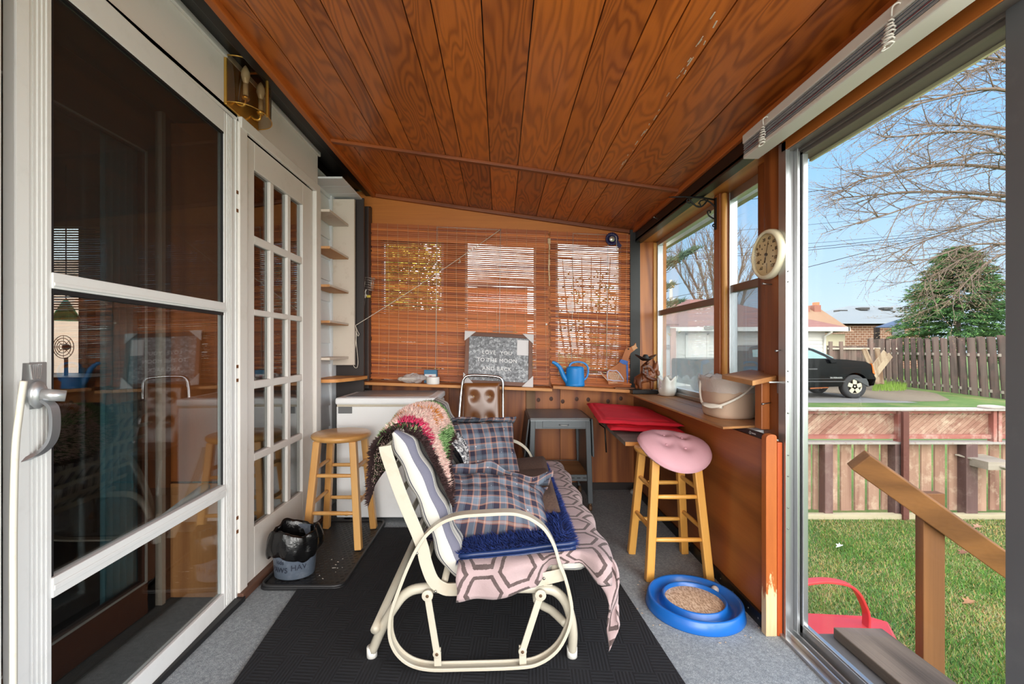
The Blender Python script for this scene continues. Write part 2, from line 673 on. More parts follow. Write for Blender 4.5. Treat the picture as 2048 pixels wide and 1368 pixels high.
def fcarpet(g):
    co = g.obj()
    a = g.noise(co, 420, 2, 0.7)
    b = g.noise(co, 90, 3, 0.7)
    f = g.math('ADD', g.math('MULTIPLY', a, 0.65), g.math('MULTIPLY', b, 0.35))
    c = g.ramp(f, [(0.30, lin((82, 90, 96))), (0.5, lin((140, 148, 154))), (0.70, lin((200, 206, 210)))])
    st = g.ramp(g.noise(co, 2.2, 5, 0.6), [(0.55, (0, 0, 0, 1)), (0.75, (1, 1, 1, 1))])
    return g.mix(g.math('MULTIPLY', st, 0.35), c, lin((96, 98, 98)))


m_carpet = patterned('grey_carpet', fcarpet, 0.95, 0.6, 500)


def fscreen(g):
    return g.mix(g.noise(g.obj(), 4), lin((20, 20, 20)), lin((34, 32, 30)))


# insect screen: a fine mesh, half open
m_screen, g_, b_ = newmat('insect_screen')
nt_ = m_screen.node_tree
nt_.nodes.remove(b_)
g_.link(g_.n('MixShader', None, i0=0.50, i1=m_screen and g_.n('BsdfTransparent', None, Color=(1, 1, 1, 1)).outputs[0],
             i2=g_.n('BsdfDiffuse', None, Color=lin((50, 47, 44))).outputs[0]).outputs[0], nt_.nodes['Material Output'].inputs[0])

XL, XR, YB, YR = -1.15, 1.045, 3.44, -1.3
ceil_z = lambda x: 2.31 - 0.143 * (x + 0.99)

# ================================================================ floor, ceiling
struct(MB().box(-1.32, 1.12, YR, 3.6, -0.06, 0.0).build('floor', m_carpet))
m = MB()
J1 = [-0.99, -0.871, -0.686, -0.592, -0.499, -0.311, -0.219, -0.0576, 0.102, 0.3086, 0.449, 0.538, 0.659, 0.876, 1.044]
J2 = [-0.99, -0.86, -0.70, -0.60, -0.50, -0.36, -0.24, -0.06, 0.11, 0.28, 0.41, 0.52, 0.64, 0.83, 1.044]
for J, ya, yb in ((J1, YR, 2.535), (J2, 2.535, YB)):
    for k in range(len(J) - 1):
        m.val = R.uniform(0.15, 0.95)
        a, b = J[k] + 0.0022, J[k + 1] - 0.0022
        za, zb = ceil_z(a), ceil_z(b)
        m.hexa([(a, ya, za), (b, ya, zb), (b, yb, zb), (a, yb, za), (a, ya, za + .018), (b, ya, zb + .018), (b, yb, zb + .018), (a, yb, za + .018)])
m.mi = 1
m.val = 0.5
a, b = -1.2, 1.24
m.hexa([(a, YR, ceil_z(a) + .013), (b, YR, ceil_z(b) + .013), (b, 3.6, ceil_z(b) + .013), (a, 3.6, ceil_z(a) + .013),
        (a, YR, ceil_z(a) + .07), (b, YR, ceil_z(b) + .07), (b, 3.6, ceil_z(b) + .07), (a, 3.6, ceil_z(a) + .07)])
struct(m.build('ceiling', [m_ceil, m_black], bevel=0.0))
struct(MB().bar((-0.99, 2.535, ceil_z(-0.99) - .008), (1.044, 2.545, ceil_z(1.044) - .008), 0.034, 0.018, (0, 0, 1)).build('trim_1', m_batten, bevel=.003))
# quarter-round along the left, the right and the back edge of the boards
struct(MB().bar((-0.985, YR, ceil_z(-0.985) - .012), (-0.985, YB, ceil_z(-0.985) - .012), 0.032, 0.034).build('trim_2', m_trimw, bevel=.006))
struct(MB().bar((1.036, YR, ceil_z(1.036) - .008), (1.036, YB, ceil_z(1.036) - .008), 0.022, 0.03).build('trim_3', m_trimw, bevel=.005))
struct(MB().bar((-0.97, YB - .012, ceil_z(-.97) - .012), (1.03, YB - .012, ceil_z(1.03) - .012), 0.03, 0.03).build('trim_4', m_batten, bevel=.006))
# black painted beams carrying the roof
struct(MB().box(-1.05, -1.002, YR, 3.46, 2.292, 2.345).build('beam_left', m_black, bevel=.004))
struct(MB().box(1.044, 1.10, YR, 3.46, 1.92, 2.04).build('beam_right', m_black, bevel=.004))

# ================================================================ left: the house wall
m = MB()
m.box(XL - .02, XL, YR, 2.775, 2.115, 2.364)
m.box(XL - .02, XL, YR, 0.62, 0.0, 2.115)
struct(m.build('wall_left', m_panelw))
struct(MB().box(XL, XL + .014, YR, 2.79, 2.318, 2.364).build('trim_5', m_white, bevel=.003))
struct(MB().box(-1.25, XL - .005, YR, 3.2, 2.364, 2.46).build('wall_left_top', m_black))
struct(MB().box(XL, XL + .018, 1.93, 2.775, 2.075, 2.125).build('trim_6', m_white, bevel=.003))
struct(MB().box(XL - .01, XL + .022, 2.705, 2.775, 0.03, 2.075).build('trim_7', m_white, bevel=.004))
struct(MB().box(XL - .05, XL + .012, 1.925, 1.985, 0.03, 2.10).build('trim_8', m_white, bevel=.004))
struct(MB().box(XL - .03, XL + .03, 1.92, 2.80, 0.0, 0.035).build('baseboard_left', flat('sill_brown', (92, 62, 48), 0.6, var=0.25, vs=8), bevel=.004))
# the near jamb of the storm door, with a flattened white cable in the gap
m = MB()
m.box(XL - .04, XL + .045, 0.60, 0.955, 0.0, 2.42)
m.box(XL - .04, XL + .062, 0.93, 0.962, 0.0, 2.42)
struct(m.build('trim_9', m_alum, bevel=.004))
struct(MB().box(XL - .06, XL + .0, .60, 1.925, 2.10, 2.13).build('trim_10', m_alum))
# door recess: side boards, dark threshold, carpeted step
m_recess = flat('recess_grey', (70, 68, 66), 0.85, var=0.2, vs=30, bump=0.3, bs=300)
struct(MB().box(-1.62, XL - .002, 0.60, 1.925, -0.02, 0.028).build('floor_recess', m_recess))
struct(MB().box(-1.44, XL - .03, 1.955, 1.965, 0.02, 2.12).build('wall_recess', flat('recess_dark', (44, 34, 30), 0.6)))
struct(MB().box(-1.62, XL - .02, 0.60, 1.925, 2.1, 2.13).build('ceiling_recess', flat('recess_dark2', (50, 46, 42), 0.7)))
m = MB()
m.box(XL - .01, XL + .035, .62, 1.93, 0.0, .022)
struct(m.build('trim_11', m_rubber, bevel=.004))

# ---- brown sliding house door in the recess
dt = thing('house_door', (-1.44, 1.35, 0.028), 'dark brown wooden house door with large glass pane behind the white storm door', 'door')
m = MB()
m.box(-1.47, -1.43, 0.62, 1.83, 0.03, 0.165)
m.box(-1.47, -1.43, 0.62, 1.83, 1.90, 2.10)
m.box(-1.47, -1.43, 1.78, 1.83, 0.03, 2.10)
m.build('door_frame', m_brown, dt, bevel=.006)
m = MB()
m.box(-1.452, -1.448, 0.62, 1.78, 0.165, 1.90)
m.build('glass_pane', m_glassb, dt)
m = MB()
m.box(-1.432, -1.427, 1.774, 1.782, 0.165, 1.90)
m.box(-1.432, -1.427, 0.62, 1.782, 0.160, 0.167)
m.box(-1.432, -1.427, 0.62, 1.782, 1.897, 1.903)
m.build('glazing_bead', flat('bead_grey', (150, 140, 132), 0.5), dt)
m = MB()
m.box(-1.45, -1.415, 1.842, 1.862, 0.03, 2.1)
m.build('weather_strip', flat('strip_tan', (176, 156, 140), 0.5), dt)
m = MB()
m.box(-1.47, -1.425, 1.864, 1.925, 0.028, 2.1)
m.build('door_jamb', m_brown, dt, bevel=.004)
tag(MB().box(-1.425, XL - .045, 1.903, 1.918, 0.03, 0.52).build('plywood_panel', wood('recess_plywood', (168, 104, 56), (228, 160, 100), 'z', 1, .55, 0, 14, .35, .5)),
    'square plywood offcut standing in the recess behind the storm door glass', 'panel')
m = MB()
m.box(-1.43, XL - .045, 1.905, 1.92, 0.53, 2.08)
tag(m.build('recess_side_board', wood('recess_board', (120, 60, 24), (178, 98, 44), 'z', 1, .5, 0, 14, .35, .5)),
    'tall stained board lining the far side of the door recess', 'board', None, 'structure')
# ---- room of the house behind the glass
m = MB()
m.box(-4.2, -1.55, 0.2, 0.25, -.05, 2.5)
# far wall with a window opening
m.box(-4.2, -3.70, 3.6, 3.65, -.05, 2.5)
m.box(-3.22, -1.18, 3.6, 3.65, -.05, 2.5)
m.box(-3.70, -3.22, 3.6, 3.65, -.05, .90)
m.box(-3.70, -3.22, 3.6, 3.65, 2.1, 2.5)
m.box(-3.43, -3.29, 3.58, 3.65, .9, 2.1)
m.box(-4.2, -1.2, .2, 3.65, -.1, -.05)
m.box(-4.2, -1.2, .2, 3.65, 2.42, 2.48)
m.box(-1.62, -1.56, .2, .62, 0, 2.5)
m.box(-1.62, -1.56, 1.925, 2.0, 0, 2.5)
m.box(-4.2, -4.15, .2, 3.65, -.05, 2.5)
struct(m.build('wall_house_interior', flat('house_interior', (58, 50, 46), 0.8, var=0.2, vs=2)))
m2 = MB()
m2.grid(lambda u, v: V((-1.50 + .012 * sin(u * 40), 1.65 + .20 * u, .06 + 2.0 * v)), 60, 2)
tag(m2.build('door_curtain', flat('teal_cloth', (124, 176, 184), 0.9, var=0.15), solid=.002),
    'teal curtain hanging inside the house behind the door glass', 'curtain')
m2 = MB()
m2.grid(lambda u, v: V((-1.35 + .15 * u, 1.935 + .010 * sin(u * 36), .06 + 2.0 * v)), 60, 2)
tag(m2.build('side_curtain', MATS['teal_cloth'], solid=.002), 'narrow teal curtain panel at the far side of the door recess above the plywood', 'curtain')

# ---- white storm door, ajar on its far hinges
th = math.radians(2.9)
SD = frame((-1.15, 1.91, 0.0), (sin(th), -cos(th), 0), (0, 0, 1), (cos(th), sin(th), 0))   # x = along door towards the camera, y = up, z = into the porch
dt = thing('storm_door', (-1.15, 1.91, 0.0), 'white aluminium storm door standing ajar with glass panes and pull handle', 'door')


def P(m, s0, s1, z0, z1, d0, d1):
    m.M = SD
    m.box(s0, s1, z0, z1, d0, d1)


m = MB()
P(m, 0.0, 0.082, 0.02, 2.095, -.028, 0.0)
P(m, 0.822, 0.91, 0.02, 2.095, -.028, 0.0)
P(m, 0.082, 0.822, 2.005, 2.095, -.028, 0.0)
P(m, 0.082, 0.822, 0.02, 0.088, -.028, 0.0)
m.build('door_frame', m_alum, dt, bevel=.003)
m = MB()
for k in range(5):
    P(m, 0.835 + .011 * k, 0.838 + .011 * k, 0.03, 2.09, 0.0, 0.0022)
for k in range(4):
    P(m, 0.03 + .011 * k, 0.033 + .011 * k, 0.03, 2.09, 0.0, 0.0022)
P(m, 0.884, 0.912, 0.03, 2.09, 0.0, 0.006)
m.build('ribbing', m_alum, dt)
m = MB()
P(m, 0.078, 0.824, 1.256, 1.296, -.024, 0.004)
P(m, 0.078, 0.824, 1.262, 1.272, 0.004, 0.008)
m.build('meeting_rail', m_alum, dt, bevel=.002)
m = MB()
P(m, 0.078, 0.824, 0.49, 0.54, -.024, 0.004)
P(m, 0.078, 0.824, 0.508, 0.522, 0.004, 0.008)
m.build('lower_rail', m_alum, dt, bevel=.002)
m = MB()
P(m, 0.078, 0.826, 0.088, 0.492, -.016, -.012)
m.build('lower_glass', m_glassd, dt)
m = MB()
P(m, 0.078, 0.826, 0.538, 1.262, -.016, -.012)
m.build('middle_glass', m_glassd, dt)
m = MB()
P(m, 0.078, 0.826, 1.29, 2.008, -.016, -.012)
m.build('upper_glass', m_glassd, dt)
m = MB()
m.M = SD
m.add([(0.078, 1.29, -.009), (0.826, 1.29, -.009), (0.826, 2.008, -.009), (0.078, 2.008, -.009)], [(0, 1, 2, 3)])
m.build('insect_screen', m_screen, dt)
m = MB()
for a in (.082, .818):
    P(m, a - .004, a + .004, 1.292, 2.008, -.012, -.004)
    P(m, a - .004, a + .004, .54, 1.258, -.012, -.004)
P(m, .082, .82, 1.998, 2.006, -.012, -.002)
P(m, .082, .82, 1.244, 1.258, -.012, -.002)
m.build('gasket', m_rubber, dt)
m = MB()
P(m, -.018, 0.0, 0.02, 2.10, -.03, .004)
P(m, -.03, -.018, 0.02, 2.08, -.03, -.004)
m.mi = 1
for z in (.30, .36, .96, 1.02, 1.70, 1.78):
    P(m, -.02, -.002, z, z + .014, .003, .007)
m.build('hinge_rail', [m_alum, m_rust], dt)
h = MB(SD)
h.prism([(0.900, 1.075, 0), (0.842, 1.075, 0), (0.842, 1.02, 0), (.862, .965, 0), (.888, .965, 0), (.904, 1.0, 0)], (0, 0, .006))
h.ball((0.868, .998, .01), (.022, .034, .014), 16, 10)
hd = h.build('handle', flat('brushed_handle', (176, 178, 180), 0.35, 0.7, var=0.05), dt, bevel=.001)
h = MB(SD)
for k in range(6):
    a = (k - 2.5) * .19
    h.bar((0.870 + sin(a) * .018, 1.035 - .0, .0075), (0.870 + sin(a) * .03, 1.07, .0075), .0022, .003, (0, 0, 1))
h.build('sunburst', flat('bright_metal', (205, 206, 206), 0.25, 0.7), hd)
h = MB(SD)
h.cyl((0.868, 0.998, .016), (0.842, 0.992, .05), .015, .0135, 20)
h.build('push_button', flat('button_grey', (190, 191, 192), 0.3, 0.6), hd)
h = MB(SD)
h.sweep(spline([(.866, .985, .022), (.852, .965, .03), (.848, .92, .03), (.852, .885, .026), (.866, .862, .016), (.892, .85, .004)], 6),
        [(-.011, -.004), (.011, -.004), (.011, .004), (-.011, .004)], (1, .0, 0), smooth=False)
h.build('grip', flat('grip_metal', (170, 172, 176), 0.3, 0.75), hd)
# white closer tube lying across the lower corner behind the glass
cl_ = MB(SD)
cl_.cyl((0.12, 0.545, -.05), (.40, .50, -.052), .017, .017, 14)
cl_.cyl((.40, .50, -.052), (.52, .485, -.054), .006, .006, 8)
cl_.build('closer_tube', flat('closer_white', (190, 190, 186), 0.4), dt)
cb = MB()
cb.tube(spline([(-1.066, 0.985, 1.035), (-1.072, .982, .97), (-1.074, .975, .88), (-1.075, .972, .7), (-1.075, .972, .4), (-1.075, .97, 0.0)], 6), [.0065] * 31, 8)
cb.v = [V((p.x, p.y, p.z)) for p in cb.v]
tag(cb.build('cable', flat('cable_white', (214, 210, 196), 0.5, dirt=(200, 176, 80), dirt_amt=.5)), 'flattened white cable running down the gap beside the storm door', 'cable')

# ---- white French door with fifteen lights
fd = thing('french_door', (XL, 2.345, 0.03), 'white French door with fifteen glass lights beside the storm door', 'door')
X0, X1 = XL - .035, XL
cols = [(2.06, 2.205), (2.245, 2.385), (2.425, 2.565)]
rows = [(1.636, 1.941), (1.29, 1.595), (.954, 1.26), (.6125, .915), (.272, .575)]
m = MB()
m.box(X0, X1, 1.985, 2.06, .03, 2.07)
m.box(X0, X1, 2.565, 2.70, .03, 2.07)
m.box(X0, X1, 2.06, 2.565, 1.941, 2.07)
m.box(X0, X1, 2.06, 2.565, .03, .272)
m.build('door_leaf', m_white, fd, bevel=.003)
m = MB()
for a, b in ((2.205, 2.245), (2.385, 2.425)):
    m.box(X0 + .004, X1 - .002, a, b, .272, 1.941)
for a, b in ((1.595, 1.636), (1.26, 1.29), (.915, .954), (.575, .6125)):
    m.box(X0 + .0035, X1 - .0015, 2.06, 2.565, a, b)
m.build('muntins', m_white, fd, bevel=.006)
for a, b in cols:
    for c, d in rows:
        g1 = MB().box(XL - .02, XL - .017, a, b, c, d)
        g1.build('glass_pane', m_glassd, fd)

# ---- house siding and the shelf nook in the far left corner
m = MB()
z = -0.02
k = 0
while z < 2.18:
    m.val = R.uniform(0, 1)
    m.add([(-1.195, 2.775, z), (-1.195, 3.16, z), (-1.207, 3.16, z + .145), (-1.207, 2.775, z + .145), (-1.22, 2.775, z), (-1.22, 3.16, z), (-1.22, 3.16, z + .145), (-1.22, 2.775, z + .145)],
          [(0, 1, 2, 3), (0, 3, 7, 4), (1, 5, 6, 2), (0, 4, 5, 1), (3, 2, 6, 7)])
    z += .145
struct(m.build('wall_siding', m_siding))
m = MB()
for k in range(3):
    m.box(-1.25, -.998, 2.782 + .14 * k, 2.920 + .14 * k, 2.18, 2.192)
struct(m.build('ceiling_soffit', m_siding, bevel=.003))
struct(MB().box(-1.24, -.985, 3.18, 3.2, 0.0, 2.19).build('wall_corner', m_dbrown))
struct(MB().box(-1.235, -1.185, 3.10, 3.18, 0, 2.18).build('trim_12', m_siding))
tag(MB().box(-1.195, -1.035, 3.125, 3.15, 0.985, 2.165).build('nook_board', m_raww, bevel=.002), 'tall dirty white upright board that carries the corner shelves', 'board')
# ---- nook shelves
for k, (zz, mt, lab) in enumerate(((1.968, m_raww, 'white corner shelf nearest the ceiling'), (1.735, None, 'bare corner shelf second from the top'),
                                   (1.493, None, 'bare corner shelf third from the top with peeling white front'), (1.265, None, 'bare corner shelf level with the tied cord'),
                                   (1.03, m_raww, 'lowest white corner shelf above the dark wall'))):
    m = MB()
    m.val = R.random()
    m.box(-1.2, -1.075, 2.778, 3.124, zz, zz + .016)
    if mt is None:
        m.mi = 1
        m.box(-1.0755, -1.073, 2.778, 3.124, zz + .004, zz + .017)
    tag(m.build('corner_shelf', [mt or wood('shelf_ply', (150, 98, 54), (204, 152, 98), 'y', 1, .6, 0, 14, .3, .4), m_raww], bevel=.001), lab, 'shelf', 'corner shelves on the left')
m = MB()
pts = rounded([(-1.2, 2.80, .885), (-1.05, 2.80, .885), (-.965, 3.0, .885), (-.955, 3.178, .885), (-1.2, 3.178, .885)], [.002, .05, .08, .01, .002], 6)
m.prism(pts, (0, 0, .022))
tag(m.build('corner_counter', m_shelfw, bevel=.003), 'rounded brown corner shelf above the white freezer', 'shelf')

# ================================================================ right side: dado, sill, windows, post
m = MB()
m.val = .35
m.box(XR, XR + .012, 1.70, YB, .05, .743)
struct(m.build('wall_right', m_plyr))
struct(MB().box(XR - .012, XR + .02, 1.70, YB, 0.0, .052).build('baseboard_right', m_black))
m = MB()
for zz in (.05, .0):
    pass
for y in (1.76, 1.83, 1.95, 2.06, 2.22, 2.4):
    m.cyl((XR - .0125, y, .028), (XR - .0135, y, .028), .0035, n=8)
tag(m.build('nail_heads', m_steel), 'row of small nail heads along the black right baseboard', 'nails', None, 'stuff')
tag(MB().box(XR + .004, XR + .016, 1.74, 2.0, .745, .7645).build('black_bar', m_black), 'black plastic bar with a small white mark below the sill end', 'bar')
bar = bpy.data.objects['black_bar']
m_lt = flat('print_light', (190, 190, 190), 0.6)
m = MB()
m.tube([V((XR + .0035, 1.845 + .006 * cos(a), .754 + .006 * sin(a))) for a in [2 * PI * k / 12 for k in range(12)]], .001, 4, True)
m.box(XR + .003, XR + .0045, 1.805, 1.832, .752, .756)
m.build('printed_mark', m_lt, bar)
# sill
m = MB()
m.val = .2
m.prism([(.94, 1.855, .765), (1.103, 1.895, .765), (1.103, 3.43, .765), (.94, 3.43, .765)], (0, 0, .010))
m.val = .6
m.prism([(1.107, 1.896, .765), (1.245, 1.92, .765), (1.245, 3.43, .765), (1.107, 3.43, .765)], (0, 0, .010))
struct(m.build('sill_right', m_sill, bevel=.0015))
struct(MB().box(1.06, 1.25, 1.84, YB, -.2, .764).build('wall_right_outer', m_siding))
struct(MB().box(1.044, 1.29, 1.70, YB + .02, 1.93, 1.942).build('ceiling_window_head', m_hdr))
struct(MB().box(1.25, 1.29, YR, YB + .2, 1.93, 2.3).build('wall_right_upper', m_siding))
# oak return board in the far right corner + black corner post
m = MB()
m.box(1.082, 1.192, YB - .02, YB - .005, .776, 1.93)
struct(m.build('wall_return', m_return))
struct(MB().box(1.005, 1.082, 3.395, YB, .77, 2.02).build('column_corner', m_black, bevel=.003))
struct(MB().box(1.19, 1.215, YB - .035, YB - .012, .776, 1.92).build('trim_13', m_postl, bevel=.003))
# window 1 (fixed, with a sliding lower half) and window 2
w = MB()
w.box(1.215, 1.255, 3.39, 3.425, .776, 1.93)
w.box(1.215, 1.255, 2.43, 2.47, .776, 1.93)
w.box(1.215, 1.255, 2.47, 3.39, 1.895, 1.93)
w.box(1.212, 1.26, 2.40, 3.42, .776, .80)
w.box(1.225, 1.255, 2.47, 3.39, .80, .83)
W1 = struct(w.build('window_1', m_mill, bevel=.002))
m = MB().box(1.222, 1.25, 2.45, 3.41, 1.355, 1.395)
m.build('meeting_rail', flat('brown_aluminium', (120, 98, 86), .4, .4), W1, bevel=.003)
MB().box(1.236, 1.239, 2.46, 3.40, 1.39, 1.90).build('upper_pane', m_glass, W1)
MB().box(1.228, 1.231, 2.46, 3.40, .82, 1.36).build('lower_pane', m_glassh, W1)
w = MB()
w.box(1.213, 1.255, 2.325, 2.385, .776, 1.93)
w.box(1.215, 1.255, 2.0, 2.04, .776, 1.93)
w.box(1.215, 1.255, 2.04, 2.33, 1.885, 1.93)
w.box(1.212, 1.26, 1.99, 2.39, .776, .80)
w.box(1.225, 1.255, 2.04, 2.33, .80, .83)
W2 = struct(w.build('window_2', m_mill, bevel=.002))
MB().box(1.222, 1.25, 2.02, 2.35, 1.40, 1.44).build('meeting_rail', MATS['brown_aluminium'], W2, bevel=.003)
m = MB().cyl((1.205, 2.352, .80), (1.205, 2.352, 1.86), .006, n=10)
m.build('sash_rod', m_alum, W2)
MB().box(1.236, 1.239, 2.03, 2.34, 1.43, 1.90).build('upper_pane', m_glass, W2)
MB().box(1.228, 1.231, 2.03, 2.34, .82, 1.41).build('lower_pane', glass('grey_film_glass', (200, 205, 208), haze=0.16), W2)
m = MB()
m.val = .3
m.box(1.165, 1.262, 2.335, 2.40, .776, 1.93)
m.mi = 1
m.val = .5
m.tube([(1.185, 2.325, .776), (1.187, 2.325, 1.2), (1.184, 2.325, 1.6), (1.185, 2.325, 1.925)], .014, 10)
struct(m.build('column_mullion', [m_post, m_postl], bevel=.004))
# big post between the windows and the sliding door
m = MB()
m.val = .45
m.box(1.10, 1.21, 1.735, 1.835, .745, 1.93)
m.val = .8
m.box(1.098, 1.115, 1.715, 1.735, .74, 1.93)
m.box(1.115, 1.165, 1.72, 1.80, .745, 1.93)
m.box(1.165, 1.25, 1.86, 1.99, .745, 1.93)
struct(m.build('column_post', m_post, bevel=.003))
struct(MB().box(1.0975, 1.114, 1.7125, 1.7155, .74, 1.93).build('trim_14', m_postl))
m = MB()
m.val = .3
m.box(1.065, 1.10, 1.792, 1.84, .776, .985)
struct(m.build('trim_15', m_post, bevel=.003))
# end boards of the dado
m = MB()
m.prism(rounded([(1.022, 1.69, .0), (1.064, 1.69, .0), (1.064, 1.69, .775), (1.022, 1.69, .775)], [.002, .002, .014, .02], 5), (0, .03, 0))


def frough(g):
    co = g.obj((1, 1, 1))
    zz = g.n('SeparateXYZ', None, Vector=co).outputs['Z']
    pl = g.math('ADD', g.math('MULTIPLY', zz, 2.6), g.math('MULTIPLY', g.noise(g.obj((1, 1, .25)), 22, 5, .7), 1.1))
    f = g.ramp(pl, [(.95, (0, 0, 0, 1)), (1.2, (1, 1, 1, 1))])
    rawc = g.mix(g.noise(g.obj((1, 1, .08)), 60, 3, .6), lin((196, 160, 116)), lin((232, 206, 164)))
    var = g.mix(g.noise(g.obj((1, 1, .1)), 16, 4, .6), lin((120, 50, 16)), lin((206, 116, 48)))
    return g.mix(f, rawc, var)


tag(m.build('rough_board', patterned('worn_stained_board', frough, .45, .15, 120), bevel=.002), 'upright board with worn stain and bare wood foot at the right wall end', 'board')
m = MB()
m.box(1.066, 1.086, 1.69, 1.735, 0.0, .745)
struct(m.build('trim_16', m_orange, bevel=.003))

# ---- sliding glass door
sd = thing('sliding_door', (1.15, 1.3, 0), 'aluminium framed sliding glass door open to the back yard', 'door')
m = MB()
m.box(1.088, 1.104, 1.675, 1.72, 0, 1.90)
m.box(1.104, 1.125, 1.685, 1.72, 0, 1.87)
m.box(1.125, 1.136, 1.665, 1.72, 0, 1.87)
m.box(1.136, 1.17, 1.69, 1.72, 0, 1.86)
m.build('door_jamb', m_mill, sd, bevel=.0015)
m = MB()
m.box(1.140, 1.160, 1.655, 1.688, .03, 1.85)
m.box(1.140, 1.166, .96, 1.688, .028, .062)
m.box(1.144, 1.160, .96, 1.67, .062, .067)
m.build('panel_frame', m_mill, sd, bevel=.002)
m = MB()
m.box(1.128, 1.165, .930, .983, .03, 1.93)
m.box(1.165, 1.180, .915, .965, .03, 1.93)
m.build('meeting_stile', m_milld, sd, bevel=.002)
m = MB()
m.box(1.094, 1.13, YR, 1.70, 1.862, 1.90)
m.box(1.13, 1.14, YR, 1.70, 1.852, 1.90)
m.box(1.14, 1.195, YR, 1.70, 1.838, 1.90)
m.build('head_rail', flat('bronze_grey_aluminium', (112, 104, 98), .45, .4, var=.08), sd, bevel=.0015)
m = MB()
m.box(1.195, 1.204, YR, 1.70, 1.828, 1.9)
m.build('drip_edge', flat('cream_edge', (206, 200, 160), .5), sd)
m = MB()
m.box(1.075, 1.205, YR, 1.70, -.004, .012)
for x in (1.098, 1.122, 1.142, 1.178):
    m.box(x, x + .006, YR, 1.70, .012, .03)
m.build('floor_track', m_mill, sd, bevel=.001)
MB().box(1.151, 1.154, .97, 1.66, .06, 1.85).build('glass_pane', glass('door_pane_glass', (250, 252, 252), boost=.2), sd)
m = MB()
for z in (.42, .50, .62, .70, .86, .98, 1.02, 1.36, 1.40):
    m.tube([V((1.096, 1.6745, z)), V((1.096, 1.672, z))], .003, 8)
m.build('screw_heads', m_steel, sd)
m = MB()
m.val = .5
m.box(1.088, 1.25, YR, 1.70, 1.864, 1.93)
struct(m.build('trim_17', wood('orange_lintel', (150, 74, 24), (206, 118, 48), 'y', 1, .45, .1, 14, .3, .4)))
struct(MB().box(1.05, 1.25, YR, .0, 0, .35).build('wall_right_rear', m_plyr))
struct(MB().box(1.06, 1.09, YR, 1.68, -.05, -.002).build('trim_18', m_rubber))

# ---- raised mini blind under the ceiling
mb = thing('mini_blind', (.99, .9, 1.96), 'raised white mini blind bunched at the head of the sliding door', 'blind')
m = MB()
m.box(.975, 1.043, -.9, 1.772, 1.928, 1.963)
m.build('headrail', flat('blind_cream', (206, 200, 190), .45, var=.04), mb, bevel=.004)
m = MB()
for k in range(9):
    z = 1.884 + k * .0048
    m.val = 1.0 if k == 3 else 0.0
    m.box(.978 + .002 * (k % 2), 1.036, -.9, 1.768, z, z + .0022)


def fslat(g):
    return g.mix(g.attr('val'), lin((150, 152, 156)), lin((120, 62, 72)))


m.build('slats', patterned('blind_slats', fslat, .35, 0), mb)
m = MB()
m.box(.976, 1.038, -.9, 1.768, 1.866, 1.882)
m.build('bottom_rail', MATS['blind_cream'], mb, bevel=.004)
for yy in (1.62, 1.09, .2):
    m = MB()
    pts = []
    for k in range(46):
        a = k * 1.05
        z = 1.925 - .066 * k / 45
        r = .006 + .009 * min(1, k / 20) * (1 - .3 * sin(k * .7))
        pts.append((.972 - .004 + r * .5 * cos(a), yy + r * sin(a) + .01 * k / 45, z))
    m.tube(pts, .0022, 5)
    m.tube(spline([(.97, yy, 1.93), (.962, yy - .012, 1.945), (.974, yy - .018, 1.95), (.985, yy - .01, 1.935)], 5), .0022, 5)
    m.build('cord_knot', flat('cord_white', (226, 222, 212), .8), mb)

# ---- small shelf on the post
ps = thing('post_shelf', (1.06, 1.85, 1.0), 'small square wooden shelf screwed to the post under the dial thermometer', 'shelf')
m = MB()
L_, F_, R_, B_ = V((.958, 1.9, .993)), V((.947, 1.65, .985)), V((1.163, 1.79, 1.004)), V((1.136, 2.0, 1.010))
t_ = V((0, 0, .019))
m.val = .4
m.hexa([F_ - t_, R_ - t_, B_ - t_, L_ - t_, F_, R_, B_, L_])
m.build('shelf_board', m_sill, ps, bevel=.002)
m = MB()
m.box(1.092, 1.0985, 1.716, 1.735, .93, .978)
m.box(1.05, 1.0985, 1.716, 1.735, .972, .977)
m.build('bracket', m_steel, ps)
for k, (a, b, r, lab) in enumerate((((1.10, 1.78, 1.365), (1.055, 1.765, 1.366), .0022, 'short nail in the post just below the thermometer'),
                                    ((1.10, 1.79, .885), (1.05, 1.76, .884), .0022, 'long nail in the post below the small shelf'),
                                    ((1.097, 1.712, 1.10), (1.06, 1.69, 1.097), .0022, 'nail sticking out of the bright post edge above the small shelf'),
                                    ((1.10, 1.832, 1.52), (1.075, 1.838, 1.52), .0022, 'dark headed nail on the post level with the upper window'),
                                    ((1.043, 2.9, 1.955), (1.0, 2.86, 1.957), .0025, 'bent nail in the black beam beside the windows'))):
    m = MB()
    m.cyl(a, b, r, n=8)
    m.cyl(b, V(b) + (V(b) - V(a)).normalized() * .002, r * 2.2, n=8)
    tag(m.build('nail', m_black if k == 3 else m_steel), lab, 'nail', 'nails in the woodwork')

